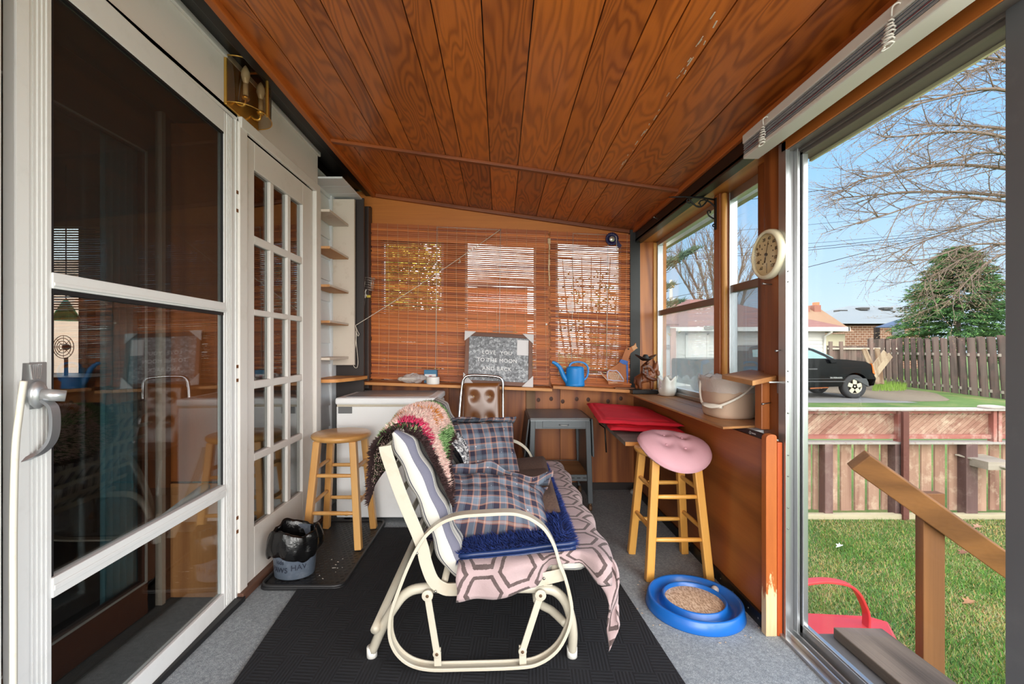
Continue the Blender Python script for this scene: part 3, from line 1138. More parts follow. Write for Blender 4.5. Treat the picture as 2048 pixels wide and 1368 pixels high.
# ---- dial thermometer
TC = V((1.098, 1.775, 1.485))
TM = frame(TC, (0, -1, 0), (0, 0, 1), (-1, 0, 0))     # x towards the camera, y up, z into the room
tm = thing('dial_thermometer', TC, 'round cream dial thermometer hung on the wooden post', 'thermometer')
m_cream = flat('aged_cream_plastic', (226, 218, 188), .4, var=.05, dirt=(196, 180, 140), dirt_amt=.3)
m = MB()
X_, Y_, Z_ = (0, -1, 0), (0, 0, 1), (-1, 0, 0)
m.lathe([(0.0, .0), (.096, .0), (.1, .006), (.1, .02), (.098, .028), (.090, .033), (.084, .032), (.084, .024)], TC, 40, X_, Y_, Z_)
m.build('case', m_cream, tm)
m = MB()
m.lathe([(0, .022), (.085, .022)], TC, 40, X_, Y_, Z_, smooth=False)
face = m.build('dial_face', flat('aged_dial', (224, 212, 184), .5, var=.06, vs=14, dirt=(180, 154, 116), dirt_amt=.25), tm)
m_ink = flat('dial_ink', (46, 44, 44), .6)
for k, t in enumerate(('-60', '-40', '-20', '0', '20', '40', '60', '80', '100', '120')):
    a = math.radians(-142 + k * 31.5)
    text(t, .019, TM @ Matrix.Translation((sin(a) * .064, cos(a) * .064, .0225)), 'numeral', m_ink, face)
m = MB(TM)
for k in range(10):
    a = math.radians(-142 + k * 31.5)
    m.cyl((sin(a) * .042, cos(a) * .042, .022), (sin(a) * .042, cos(a) * .042, .0232), .0028, n=8)
m.build('scale_markings', m_ink, face)
MB(TM).box(-.001, .001, -.075, -.035, .022, .0228).build('scale_legend', m_ink, face)
m = MB(TM)
a = math.radians(17)
m.bar((-sin(a) * .03, -cos(a) * .03, .0255), (sin(a) * .052, cos(a) * .052, .0255), .0022, .001, (0, 0, 1))
m.bar((-sin(a) * .034, -cos(a) * .034, .0255), (-sin(a) * .012, -cos(a) * .012, .0255), .007, .001, (0, 0, 1))
m.cyl((0, 0, .022), (0, 0, .028), .006, n=12)
m.build('needle', m_ink, tm)
m = MB()
m.lathe([(0, .037), (.05, .0355), (.084, .030)], TC, 40, X_, Y_, Z_)
m.build('lens', glass('dial_lens', (250, 246, 232)), tm)

# ---- wrought iron hanging bracket on the window mullion
ib = thing('plant_bracket', (1.165, 2.37, 1.8), 'black wrought iron plant bracket with scrolls on the window mullion', 'bracket')
m_iron = flat('wrought_iron', (24, 24, 25), .5, .3, var=.2)
bx = lambda x, z: V((1.16 - x, 2.37, z))
m = MB()
m.bar(bx(0, 1.915), bx(0, 1.745), .016, .006, (1, 0, 0))
m.build('back_plate', m_iron, ib)
m = MB()
m.tube([bx(0, 1.905), bx(.06, 1.915), bx(.17, 1.922), bx(.25, 1.920)], [.005, .005, .004, .003], 8)
m.build('arm', m_iron, ib)
m = MB()
spir = lambda cx, cz, r0, a0, a1, n=16: [bx(cx + r0 * (1 - .75 * k / n) * cos(a0 + (a1 - a0) * k / n), cz + r0 * (1 - .75 * k / n) * sin(a0 + (a1 - a0) * k / n)) for k in range(n + 1)]
m.tube(spline([bx(.004, 1.87), bx(.03, 1.893), bx(.06, 1.906)], 5) + [bx(.08, 1.9), bx(.09, 1.885)], .0042, 7)
m.tube(spir(.09, 1.873, .013, PI / 2, PI / 2 + 4.6), .0038, 7)
m.tube(spline([bx(.04, 1.905), bx(.07, 1.872), bx(.095, 1.868), bx(.12, 1.885), bx(.14, 1.905)], 5), .0042, 7)
m.tube(spir(.142, 1.903, .016, -2.0, 3.2), .0038, 7)
m.build('scrolls', m_iron, ib)
m = MB()
m.tube(spline([bx(.0, 1.80), bx(.02, 1.81), bx(.036, 1.822), bx(.042, 1.838)], 5), .004, 7)
m.tube(spir(.032, 1.838, .012, 0, 4.4), .0038, 7)
m.tube(spline([bx(0, 1.775), bx(.012, 1.772), bx(.014, 1.764), bx(.006, 1.76)], 5), .0035, 7)
m.build('lower_scroll', m_iron, ib)

# ================================================================ back wall
# upper strip, dado, window surrounds
ops = [(-.93, -.44), (-.275, .285), (.435, .95)]
zw0, zw1 = .86, 1.965
m = MB()
m.val = .3
m.mi = 0
xs = [-1.24] + [x for o in ops for x in o] + [1.3]
for k in range(0, len(xs), 2):
    m.val = R.random()
    m.box(xs[k], xs[k + 1], YB, YB + .05, zw0, zw1)
m.box(-1.24, 1.3, YB, YB + .05, zw1, 2.33)
m.mi = 1
joints = [-1.24, -.40, .20, .47, 1.3]
for k in range(4):
    m.val = (.85, .55, .75, .25)[k]
    m.box(joints[k] + .0015, joints[k + 1] - .0015, YB, YB + .05, .055, zw0)
struct(m.build('wall_back', [m_hdrx, m_ply]))
struct(MB().box(-1.24, 1.045, YB - .008, YB + .05, 0.0, .056).build('baseboard_back', m_dbrown))
struct(MB().box(.205, .275, YB - .012, YB, .06, .80).build('trim_19', wood('batten_grey_wood', (84, 60, 42), (150, 116, 84), 'z', 1, .7, 0, 20, .5, .4), bevel=.002))
for k, (a, b) in enumerate(ops):
    w = MB()
    w.box(a - .01, a + .02, YB + .015, YB + .06, zw0, zw1)
    w.box(b - .02, b + .01, YB + .015, YB + .06, zw0, zw1)
    w.box(a, b, YB + .015, YB + .06, zw1 - .03, zw1)
    w.box(a, b, YB + .015, YB + .06, zw0, zw0 + .04)
    W = struct(w.build('window_%d' % (k + 3), m_mill))
    MB().box(a, b, YB + .02, YB + .06, 1.33, 1.375).build('meeting_rail', MATS['brown_aluminium'], W)
    MB().box(a, b, YB + .038, YB + .041, zw0, zw1).build('pane', m_glass, W)
# knots row in the plywood under the shelf
m = MB()
for k, x in enumerate((.30, .40, .49, .60, .69, .845, .945)):
    m.lathe([(0, .0012), (.012, .001), (.015, 0.0)], (x, YB - .0005, .70 + .012 * sin(k * 2.3)), 14, (1, 0, 0), (0, 0, 1), (0, -1, 0), ex=1.0, ey=1.15)
tag(m.build('plywood_knots', flat('knot_brown', (74, 38, 18), .6, var=.3, vs=30)), 'row of dark knots across the plywood below the right window shelf', 'knots', None, 'stuff')
# brown corner post at the left of the blind
struct(MB().box(-1.045, -.995, 3.33, 3.40, .80, 2.18).build('column_brown', flat('post_brown_paint', (66, 54, 50), .5, var=.15, vs=5), bevel=.004))
struct(MB().box(-1.24, -1.0, 3.40, YB, .0, 2.2).build('wall_dark', m_dbrown))

# shelves under the blinds (both have settled out of level)
m = MB()
m.val = .3
za, zb = .836, .786
m.hexa([(-1.04, 3.24, za), (.385, 3.24, zb), (.385, YB - .002, zb), (-1.02, YB - .002, za), (-1.04, 3.24, za + .022), (.385, 3.24, zb + .022), (.385, YB - .002, zb + .022), (-1.02, YB - .002, za + .022)])
tag(m.build('window_shelf', m_shelfw, bevel=.002), 'long pine shelf under the left bamboo blind, sagging to the right', 'shelf')
m = MB()
m.val = .7
za2, zb2 = .808, .772
m.hexa([(.388, 3.22, za2), (1.03, 3.22, zb2), (1.03, YB - .002, zb2), (.40, YB - .002, za2), (.388, 3.22, za2 + .022), (1.03, 3.22, zb2 + .022), (1.03, YB - .002, zb2 + .022), (.40, YB - .002, za2 + .022)])
tag(m.build('window_shelf', m_shelfw, bevel=.002), 'shorter pine shelf under the right bamboo blind holding the watering can', 'shelf')
sh1 = lambda x: .836 + .022 + (.786 - .836) * (x + 1.04) / 1.425
sh2 = lambda x: .808 + .022 + (.772 - .808) * (x - .388) / .642

# ---- bamboo blinds
m_slat = wood('bamboo_slat', (128, 54, 16), (202, 112, 44), 'x', 1.0, .5, 0, 16, .3, .4, .9, .1)
m_slat.node_tree.nodes['Principled BSDF'].inputs['Transmission Weight'].default_value = 0.0
m_thread = flat('blind_thread', (214, 180, 140), .8)


def bamboo(name, x0, x1, zt0, zt1, zb0, zb1, Y, label, seed, cords, dens):
    rr = random.Random(seed)
    b = thing(name, ((x0 + x1) / 2, Y, min(zb0, zb1)), label, 'blind', 'bamboo roll-up blinds on the back wall')
    n = 78
    m = MB()
    nseg = 16
    for k in range(n):
        t = (k + .5) / n
        m.val = rr.uniform(.05, .95)
        base_h = (zt0 - zb0) / n
        e0, e1 = rr.uniform(-.008, .008), rr.uniform(-.008, .008)
        drift = rr.uniform(-.0022, .0022)
        ph = rr.uniform(0, 9)
        top = []
        bot = []
        for j in range(nseg + 1):
            u = j / nseg
            x = x0 + e0 + (x1 + e1 - x0 - e0) * u
            zt = zt0 + (zt1 - zt0) * u
            zb = zb0 + (zb1 - zb0) * u
            z = zt + (zb - zt) * t + drift * sin(u * 3 + ph) + rr.uniform(-.0006, .0006)
            h = base_h * (dens(t, u) + .10 * sin(u * 7 + ph * 3) + rr.uniform(-.05, .05))
            top.append((x, z + h / 2))
            bot.append((x, z - h / 2))
        vs = []
        for (xa, za_), (xb, zb_) in zip(top, bot):
            vs += [(xa, Y - .002, zb_), (xa, Y - .0028, (za_ + zb_) / 2), (xa, Y - .002, za_), (xa, Y + .0015, za_), (xa, Y + .0015, zb_)]
        fs = []
        for j in range(nseg):
            for q in range(5):
                fs.append((j * 5 + q, (j + 1) * 5 + q, (j + 1) * 5 + (q + 1) % 5, j * 5 + (q + 1) % 5))
        fs.append((4, 3, 2, 1, 0))
        fs.append(tuple(nseg * 5 + q for q in range(5)))
        m.add(vs, fs)
    m.build('slats', m_slat, b)
    m = MB()
    xx = x0 + .06
    while xx < x1 - .02:
        u = (xx - x0) / (x1 - x0)
        pts = [(xx + .006 * sin(v * 5 + xx * 9), Y - .0042, zt0 + (zt1 - zt0) * u + .012 - (zt0 + (zt1 - zt0) * u - zb0 - (zb1 - zb0) * u) * v) for v in [i / 12 for i in range(13)]]
        m.tube(pts, .0011, 4)
        xx += .076
    m.build('threads', m_thread, b)
    m = MB()
    for xx in cords:
        u = (xx - x0) / (x1 - x0)
        m.tube([(xx + .004, Y - .010, zt0 + (zt1 - zt0) * u - .005), (xx - .002, Y - .008, (zt0 + zb0) / 2), (xx - .008, Y - .008, zb0 + .03)], .0019, 5)
    m.tube([(cords[0], Y - .011, zt0 + (zt1 - zt0) * (cords[0] - x0) / (x1 - x0) - .004), (cords[-1], Y - .011, zt0 + (zt1 - zt0) * (cords[-1] - x0) / (x1 - x0) - .004)], .0018, 5)
    m.build('pull_cords', flat('pull_cord', (206, 196, 184), .8), b)
    # the rolled lower end
    m = MB()
    for k in range(7):
        m.val = rr.random()
        a = k * .9
        dz = .006 + .012 * (k % 3)
        m.bar((x0 + rr.uniform(-.005, .01), Y - .006 - .004 * (k % 4), zb0 - .004 + dz), (x1 + rr.uniform(-.01, .005), Y - .006 - .004 * (k % 4), zb1 - .004 + dz + rr.uniform(-.004, .004)), .006, .008)
    m.build('bottom_roll', m_slat, b)
    m = MB()
    m.val = .7
    m.bar((x0, Y + .004, zt0 - .004), (x1, Y + .004, zt1 - .004), .014, .024)
    m.build('head_slat', m_slat, b)
    return b


def dn1(t, u):
    if t < .10 or u < .03:
        return .98
    if t < .55:
        return .75
    return .985 if u < .5 else .86


def dn2(t, u):
    if t < .08:
        return 1.0
    return .72 if t < .5 else .82


bamboo('bamboo_blind', -1.0, .375, 2.065, 2.005, .874, .826, 3.405, 'wide bamboo blind on the left two thirds of the back wall', 11, (-.49, .0), dn1)
bamboo('bamboo_blind', .388, 1.01, 2.0, 1.975, .832, .80, 3.405, 'narrower bamboo blind in the right corner of the back wall', 12, (.56, .83), dn2)
# torn strip between the two blinds
m = MB()
for k in range(9):
    z = 1.945 - k * .04
    m.box(.374 + .003 * sin(k), .384 + .003 * sin(k * 2.), 3.392, 3.396, z - .04, z)
m.box(.368, .39, 3.388, 3.392, 1.91, 1.95)
tag(m.build('torn_strip', flat('torn_tape', (206, 176, 140), .8)), 'torn pale strip hanging where the two bamboo blinds meet', 'tape')
m = MB()
m.box(.352, .364, 3.39, 3.396, 1.283, 1.296)
tag(m.build('white_clip', flat('clip_white', (236, 230, 220), .5)), 'tiny square white tag on the bamboo blind right of the framed sign', 'tag')
# ================================================================ glider loveseat
m_glide = flat('cream_enamel', (190, 184, 168), .35, var=.04, vs=5, dirt=(170, 130, 84), dirt_amt=.22, coat=.15)
m_bolt = flat('bolt_metal', (150, 148, 140), .3, .9, var=.1)
m_rustc = flat('rusty_hole', (96, 72, 50), .8, var=.4, vs=60)
GY0, GY1 = 1.475, 2.64            # near and far side frames
gl = thing('glider_bench', (-.08, 2.05, 0.012), 'cream metal glider bench with curved arms standing on the black mat', 'glider bench')


def gpts(lst, Y):
    return [onY(a, b, Y) for a, b in lst]


loop = [(781, 1217), (775, 1251), (777, 1283), (791, 1312), (818, 1334), (857, 1344), (915, 1344), (1037, 1340), (1081, 1331), (1115, 1307), (1135, 1275), (1146, 1239),
        (1146, 1207), (1135, 1160), (1123, 1129), (1112, 1092), (1093, 1059), (1068, 1039), (1044, 1029), (1019, 1025), (969, 1027), (919, 1031), (885, 1042), (857, 1062), (835, 1089), (815, 1128), (797, 1172)]
utube = [(744, 1309), (768, 1258), (793, 1212), (814, 1187), (842, 1177), (900, 1176), (1000, 1176), (1081, 1177), (1111, 1184), (1130, 1206), (1140, 1236), (1145, 1275), (1144, 1317)]
seatf = [(771, 891), (776, 912), (804, 991), (842, 1082), (852, 1122), (866, 1158), (886, 1174), (911, 1177), (1000, 1171), (1089, 1155), (1128, 1146)]
loop3 = spline(gpts(loop, GY0), 4, True)
for dy, far in ((0, 0), (GY1 - GY0, 1)):
    sh = V((0, dy, 0))
    sgn = -1 if far else 1
    m = MB()
    w_ = .040
    pts = [p + sh for p in loop3]
    m.sweep(pts, [(0, -.011), (.006, -.011), (.006, -.004), (w_ - .006, -.004), (w_ - .006, -.011), (w_, -.011), (w_, .0), (0, .0)], (0, sgn, 0), True, False)
    m.build('arm_loop', m_glide, gl, bevel=.0015)
    m = MB()
    ut = [onY(a, b, 1.52) for a, b in utube]
    for i, p in enumerate(ut):
        k = max(0, (.34 - p.z) / .34)
        ut[i] = V((p.x * (1 + .03 * k), p.y + .048 * k * k, p.z))
    ut[0].z = ut[-1].z = .028
    ut[0].y = ut[-1].y = 1.566
    ut[0].x, ut[-1].x = onY(744, 1309, 1.566).x, onY(1144, 1317, 1.566).x
    for p in ut:
        if far:
            p.y = GY1 + (GY0 - p.y) + .0
    m.tube(spline(ut, 4), .0165, 12)
    m.build('base_tube', m_glide, gl)
    for q in (ut[0], ut[-1]):
        m = MB()
        m.cyl(q + V((0, 0, -.016)), q + V((0, 0, .018)), .0185, .0185, 14)
        m.build('foot_cap', flat('cap_white', (236, 234, 228), .4), gl)
    ys = 1.497 if not far else GY1 - .022
    m = MB()
    sp = spline([onY(a, b, ys) for a, b in seatf], 4)
    m.sweep(sp, [(-.009, -.021), (-.009, .021), (-.004, .021), (-.004, .014), (.006, .014), (.006, -.014), (-.004, -.014), (-.004, -.021)], (0, 1, 0), False, False)
    m.build('side_rail', m_glide, gl, bevel=.001)
    for (a, b) in (((855, 1191), (874, 1307)), ((1081, 1190), (1045, 1302))):
        m = MB()
        yy = ys - .012 if not far else ys + .012
        p, q = onY(a[0], a[1], yy), onY(b[0], b[1], yy)
        m.bar(p, q, .022, .007, (0, 1, 0))
        m.M = None
        for c in (p, q):
            m.cyl(c + V((0, -.005, 0)), c + V((0, .005, 0)), .019 if c is p else .014, n=16)
        hg = m.build('hanger_arm', m_glide, gl, bevel=.001)
        for c in (p, q):
            m = MB()
            m.cyl(c + V((0, -.0065, 0)), c + V((0, .0065, 0)), .0055, n=10)
            m.build('pivot', m_rustc, hg)
        m = MB()
        lo = onY(b[0], 1334, yy)
        m.bar(q + V((0, .006, .016)), V((q.x + .002, q.y + .006, lo.z)), .024, .006, (0, 1, 0))
        m.build('hanger_bracket', m_glide, gl, bevel=.001)
for (a, b) in ((834, 1107), (871, 1183), (1088, 1157)):
    p = onY(a, b, 1.487)
    m = MB()
    m.ball(p, (.0052, .004, .0052), 12, 8)
    m.build('bolt', m_bolt, gl)
# cross tubes between the two sides, back slats and seat slats
for k, (x, z, r) in enumerate(((-.43, .14, .015), (.205, .145, .015), (-.19, .31, .012), (.19, .345, .012), (-.40, .752, .012))):
    m = MB()
    if k == 1:
        a_ = onY(1131, 1247, 1.535)
        b_ = onY(1080, 1212, 1.60)
        m.tube(spline([a_, (a_ + b_) / 2 + V((0, .02, .002)), b_ + V((0, .02, 0)), b_ + V((-.012, .10, .02)), (b_.x - .01, 2.55, b_.z + .02)], 5), .0145, 10)
    else:
        m.tube([(x, 1.51, z), (x, 2.61, z)], r, 10)
    m.build('cross_tube', m_glide, gl)
for k in range(5):
    t = (k + .6) / 5
    p = V((-.385 + .16 * t, 0, .72 - .37 * t))
    m = MB()
    m.bar((p.x - .012, 1.50, p.z), (p.x - .012, 2.62, p.z), .022, .004, (.9, 0, .35))
    m.build('back_slat', m_glide, gl)
for k in range(5):
    t = (k + .5) / 5
    m = MB()
    m.bar((-.16 + .36 * t, 1.50, .272 + .03 * t), (-.16 + .36 * t, 2.62, .272 + .03 * t), .03, .004, (0, 0, 1))
    m.build('seat_slat', m_glide, gl)

# ---- striped cushion (back and seat in one)
cpath = spline([(-.405, .0, .782), (-.392, .0, .765), (-.352, .0, .69), (-.305, .0, .59), (-.255, .0, .47), (-.212, .0, .355), (-.16, .0, .303), (-.08, .0, .296), (.05, .0, .306), (.2, .0, .322), (.33, .0, .334)], 7)
CY0, CY1 = 1.528, 2.60
sec = rounded([(CY1, 0, 0), (CY1, .085, 0), (CY0, .085, 0), (CY0, 0, 0)], .036, 5)
ul = [0.0]
for i in range(1, len(sec)):
    ul.append(ul[-1] + (sec[i] - sec[i - 1]).length)
m = MB()
vs, uv = [], []
lens = [0.0]
for i in range(1, len(cpath)):
    lens.append(lens[-1] + (cpath[i] - cpath[i - 1]).length)
nS = len(cpath)
for i, p in enumerate(cpath):
    t = (cpath[min(i + 1, nS - 1)] - cpath[max(i - 1, 0)]).normalized()
    nrm = V((0, -1, 0)).cross(t)
    nrm = nrm if nrm.x + nrm.z > 0 else -nrm
    puff = 1.0 + .13 * sin(lens[i] * 2 * PI / .135)
    endk = min(1.0, (min(lens[i], lens[-1] - lens[i]) / .045)) ** .5
    for j, q in enumerate(sec):
        tt = (q.y - .0425) * puff * max(.15, endk) + .0425
        if lens[i] > .62:
            tt *= .75
        yc = (CY0 + CY1) / 2
        yy = yc + (q.x - yc) * (1 - .004 * puff + (.02 * (endk - 1)))
        vs.append(V((p.x, yy, p.z)) + nrm * (tt - .0))
        uv.append((ul[j], lens[i], 0))
M_ = len(sec)
fs = []
for i in range(nS - 1):
    for j in range(M_):
        l = (j + 1) % M_
        fs.append((i * M_ + j, i * M_ + l, (i + 1) * M_ + l, (i + 1) * M_ + j))
fs.append(tuple(range(M_)))
fs.append(tuple((nS - 1) * M_ + j for j in range(M_ - 1, -1, -1)))
m.add(vs, fs, True, uv)


def fstripe(g):
    u = g.n('SeparateXYZ', None, Vector=g.attr('puv', 'Vector')).outputs[0]
    f = g.math('FRACT', g.math('DIVIDE', g.math('SUBTRACT', ul[-1] + .004, u), .150))
    w, n_, gr = lin((204, 202, 194)), lin((66, 68, 84)), lin((98, 98, 116))
    st = [(0, w), (.06, n_), (.075, w), (.10, n_), (.19, w), (.215, n_), (.235, w), (.27, n_), (.30, w), (.56, gr), (.80, w), (.84, n_), (.86, w), (.90, n_), (.925, w)]
    return g.mix(g.math('MULTIPLY', g.noise(g.obj(), 300, 2), .12), g.ramp(f, st, 'CONSTANT'), lin((160, 160, 160)))


tag(m.build('striped_cushion', patterned('striped_canvas', fstripe, .85, .25, 300), bevel=0), 'navy and white striped cushion lining the back and seat of the glider bench', 'cushion')

# ---- hexagon patterned fleece blanket spread over the seat
def fhex(g):
    uv_ = g.n('SeparateXYZ', None, Vector=g.attr('puv', 'Vector'))
    sc = .135
    wob = g.math('MULTIPLY', g.math('SUBTRACT', g.noise(g.obj(), 9, 2), .5), .10)
    x = g.math('ADD', g.math('DIVIDE', uv_.outputs[0], sc), wob)
    y = g.math('ADD', g.math('DIVIDE', uv_.outputs[1], sc), wob)

    def cell(ox, oy):
        a = g.math('SUBTRACT', g.math('FLOORED_MODULO', g.math('ADD', x, ox), 1.0), .5)
        b = g.math('SUBTRACT', g.math('FLOORED_MODULO', g.math('ADD', y, oy), 1.7320508), .8660254)
        a, b = g.math('ABSOLUTE', a), g.math('ABSOLUTE', b)
        return g.math('MAXIMUM', a, g.math('ADD', g.math('MULTIPLY', a, .5), g.math('MULTIPLY', b, .8660254)))
    d = g.math('MINIMUM', cell(0, 0), cell(.5, .8660254))
    fz = g.math('MULTIPLY', g.math('SUBTRACT', g.noise(g.obj(), 160, 2), .5), .03)
    d = g.math('ADD', d, fz)
    w, br = lin((164, 142, 144)), lin((50, 31, 31))
    c = g.ramp(d, [(0, w), (.345, br), (.43, w)], 'CONSTANT')
    return g.mix(g.math('MULTIPLY', g.noise(g.obj(), 40, 4, .7), .2), c, lin((206, 190, 188)))


m_hex = patterned('hexagon_fleece', fhex, .95, .4, 220, sheen=.1)
seat_top = lambda x: .362 + .036 * min(1, max(0, (x + .16) / .4)) - (.02 if x < -.16 else 0)


def blanket(u, v):
    # u: -> along y from the near hanging edge to the far end; v: from the rear of the seat over the front edge
    near_drop = .125
    Ltot = near_drop + 1.10 + .10
    su = u * Ltot - near_drop
    sv = v * .74
    # profile across the seat
    xs0, xfr = -.145, .345
    r = .05
    seatl = xfr - xs0
    if sv < seatl:
        x, z = xs0 + sv, 0.0
    elif sv < seatl + r * PI / 2:
        a = (sv - seatl) / r
        x, z = xfr + r * sin(a), -r * (1 - cos(a))
    else:
        x, z = xfr + r, -r - (sv - seatl - r * PI / 2)
    zt = seat_top(min(x, xfr)) + .006 + z
    out = 0.0
    y = 1.53 + su
    if su < 0:
        k = -su
        fr = max(0.0, (x - .22) / .18)
        rear = max(0.0, min(1.0, (.0 - x) / .2))
        armk = max(0.0, min(1.0, (x - .12) / .05)) * max(0.0, min(1.0, (.33 - x) / .05))
        y = 1.53 - min(k, .03) * (1.9 - 1.6 * armk) - .008 * (1 + sin(x * 38 + 1.2)) * min(1, k / .08) * (1 - armk)
        zt -= max(0, k - .02) * (1.0 - .22 * max(0, min(1, (x + .02) / .15)) - .42 * armk)
        if z < -.01:
            # the loose front corner hangs as one folded tail
            q = min(1, k / .15)
            x = x - .02 * q + .012 * sin(k * 40)
            y = 1.50 - .01 * q + .012 * sin(sv * 40)
            zt -= .02 * q
    if su >= 0 and z < -.01:
        x += .012 * sin(su * 21) + .014 * (1 + sin(su * 9 + 1)) * (-z)
        zt += .03 * sin(su * 5 + .7) * (-z)
    zt += .004 * noise.noise(V((x * 14, y * 14, 0)))
    x += .008 * noise.noise(V((x * 9, y * 9, zt * 20)))
    y += .006 * noise.noise(V((x * 17, zt * 25, 4)))
    return V((x, y, zt))


m = MB()
m.grid(blanket, 110, 70, uvfn=lambda u, v: (u * 1.35 + .05, v * .74 + .03, 0))
tag(m.build('fleece_blanket', m_hex, solid=.006), 'pale pink fleece blanket with brown hexagons spread over the bench seat and hanging off it', 'blanket')

# ---- blue shag mat, folded, on the near half of the seat
def fattr(g):
    return g.attr('pcol', 'Color')


m_pile = patterned('pile_yarn', fattr, .85, 0)
m = MB()
corn = [V((-.150, 1.535, .386)), V((.258, 1.540, .432)), V((.262, 2.60, .426)), V((-.12, 2.60, .405))]


def matp(u, v, dz=0.0):
    p = (corn[0] * (1 - u) + corn[1] * u) * (1 - v) + (corn[3] * (1 - u) + corn[2] * u) * v
    return p + V((0, 0, dz + .006 * noise.noise(V((p.x * 9, p.y * 9, 2)))))


m.mi = 0
m.grid(lambda u, v: matp(u, v, .004), 14, 24)
m.grid(lambda u, v: matp(u, v, -.016), 14, 24)
m.mi = 1
rim = [matp(u, 0.0, -.004) + V((0, -.004, 0)) for u in [i / 24 for i in range(25)]]
rim = [matp(0, .10, -.004), matp(.0, .03, -.004)] + [p + V((.012 * max(0, 1 - i / 3), .008 * max(0, 1 - i / 2), 0)) for i, p in enumerate(rim)] + [matp(1, .03, -.004), matp(1, .1, -.004)]
m.tube(rim, .009, 8)
m.tube([p + V((0, -.003, -.016)) for p in rim], .008, 8)
rr = random.Random(5)
m.mi = 2
for k in range(9000):
    u, v = rr.random(), rr.random() ** 1.5
    top = rr.random() < .8
    if u > .03 and u < .97 and .02 < v and not top:
        continue
    p = matp(u, v, .004)
    b = rr.uniform(.6, 1.5)
    m.col = tuple(x * b for x in lin((20, 42, 104))[:3])
    d = V((rr.uniform(-.5, .5) + (1.5 if u > .95 else 0) + (-.4), rr.uniform(-.9, .3) - (.5 if v < .03 else 0), .8 if v > .05 else .5))
    m.blade(p, d, rr.uniform(.014, .028), .0022)
for k in range(2600):
    u = rr.random()
    p = matp(u, 0, -.018) + V((0, .004, 0))
    b = rr.uniform(.6, 1.3)
    m.col = tuple(x * b for x in lin((20, 42, 104))[:3])
    m.blade(p, (rr.uniform(-.4, .4), -.8, rr.uniform(-.9, .1)), rr.uniform(.012, .026), .0022)
for k in range(1500):
    v = rr.random()
    p = matp(1, v, rr.uniform(-.016, .004))
    b = rr.uniform(.6, 1.4)
    m.col = tuple(x * b for x in lin((20, 44, 110))[:3])
    m.blade(p, (1, rr.uniform(-.5, .5), rr.uniform(-.5, .5)), rr.uniform(.014, .028), .0022)
m.col = (1, 1, 1)
tag(m.build('shag_mat', [flat('mat_ground', (24, 42, 92), .8), flat('blue_vinyl_binding', (24, 44, 88), .35, var=.1), m_pile]), 'royal blue shag mat with bound edge folded on the bench seat', 'mat')

# ---- brown sherpa seat pad, quilted
def sherpa(u, v):
    x = .0 + .255 * u
    y = 1.80 + .78 * v
    ed = min(u, 1 - u, (v), (1 - v))
    h = .05 * min(1, (ed / .10)) ** .5 if ed > 0 else 0
    q = abs(sin(PI * v * 3)) ** .35 * .7 + .3
    z = seat_top(x) + .038 + h * q + .012 * v
    return V((x + .02 * (v - .3), y, z))


m = MB()
m.grid(sherpa, 30, 60)
m.grid(lambda u, v: sherpa(u, v) * 1.0 + V((0, 0, 0)) if min(u, 1 - u, v, 1 - v) <= 0 else V((.0 + .255 * u + .02 * (v - .3), 1.80 + .78 * v, seat_top(.0) + .03)), 8, 12)
m_sh = patterned('brown_sherpa', lambda g: g.mix(g.noise(g.obj(), 130, 3, .7), lin((44, 32, 28)), lin((104, 80, 68))), .95, 1.0, 130)
tag(m.build('sherpa_pad', m_sh), 'dark brown quilted sherpa pad on the bench seat behind the front plaid pillow', 'cushion')

# ---- plaid pillows
def fplaid(g):
    uv_ = g.n('SeparateXYZ', None, Vector=g.attr('puv', 'Vector'))
    gb, nv, tn, rd, lt = lin((100, 112, 128)), lin((42, 40, 58)), lin((166, 134, 122)), lin((134, 80, 68)), lin((126, 138, 150))

    def band(s, per, off):
        f = g.math('FRACT', g.math('DIVIDE', g.math('ADD', s, off), per))
        return g.ramp(f, [(0, gb), (.16, lt), (.20, rd), (.215, tn), (.25, rd), (.265, nv), (.46, rd), (.475, tn), (.52, rd), (.535, gb), (.70, nv), (.715, gb), (.74, nv), (.94, rd), (.955, tn)], 'CONSTANT')
    c = g.mix(.5, band(uv_.outputs[0], .118, .01), band(uv_.outputs[1], .118, .04))
    # sparse woven white flecks
    vo = g.n('TexVoronoi', {'feature': 'F1'}, Vector=g.attr('puv', 'Vector'), Scale=24.0, Randomness=.3)
    fk = g.ramp(vo.outputs['Distance'], [(0, (1, 1, 1, 1)), (.07, (1, 1, 1, 1)), (.09, (0, 0, 0, 1))])
    return g.mix(g.math('MULTIPLY', fk, .7), c, lin((210, 214, 220)))


m_plaid = patterned('plaid_flannel', fplaid, .9, .3, 300)


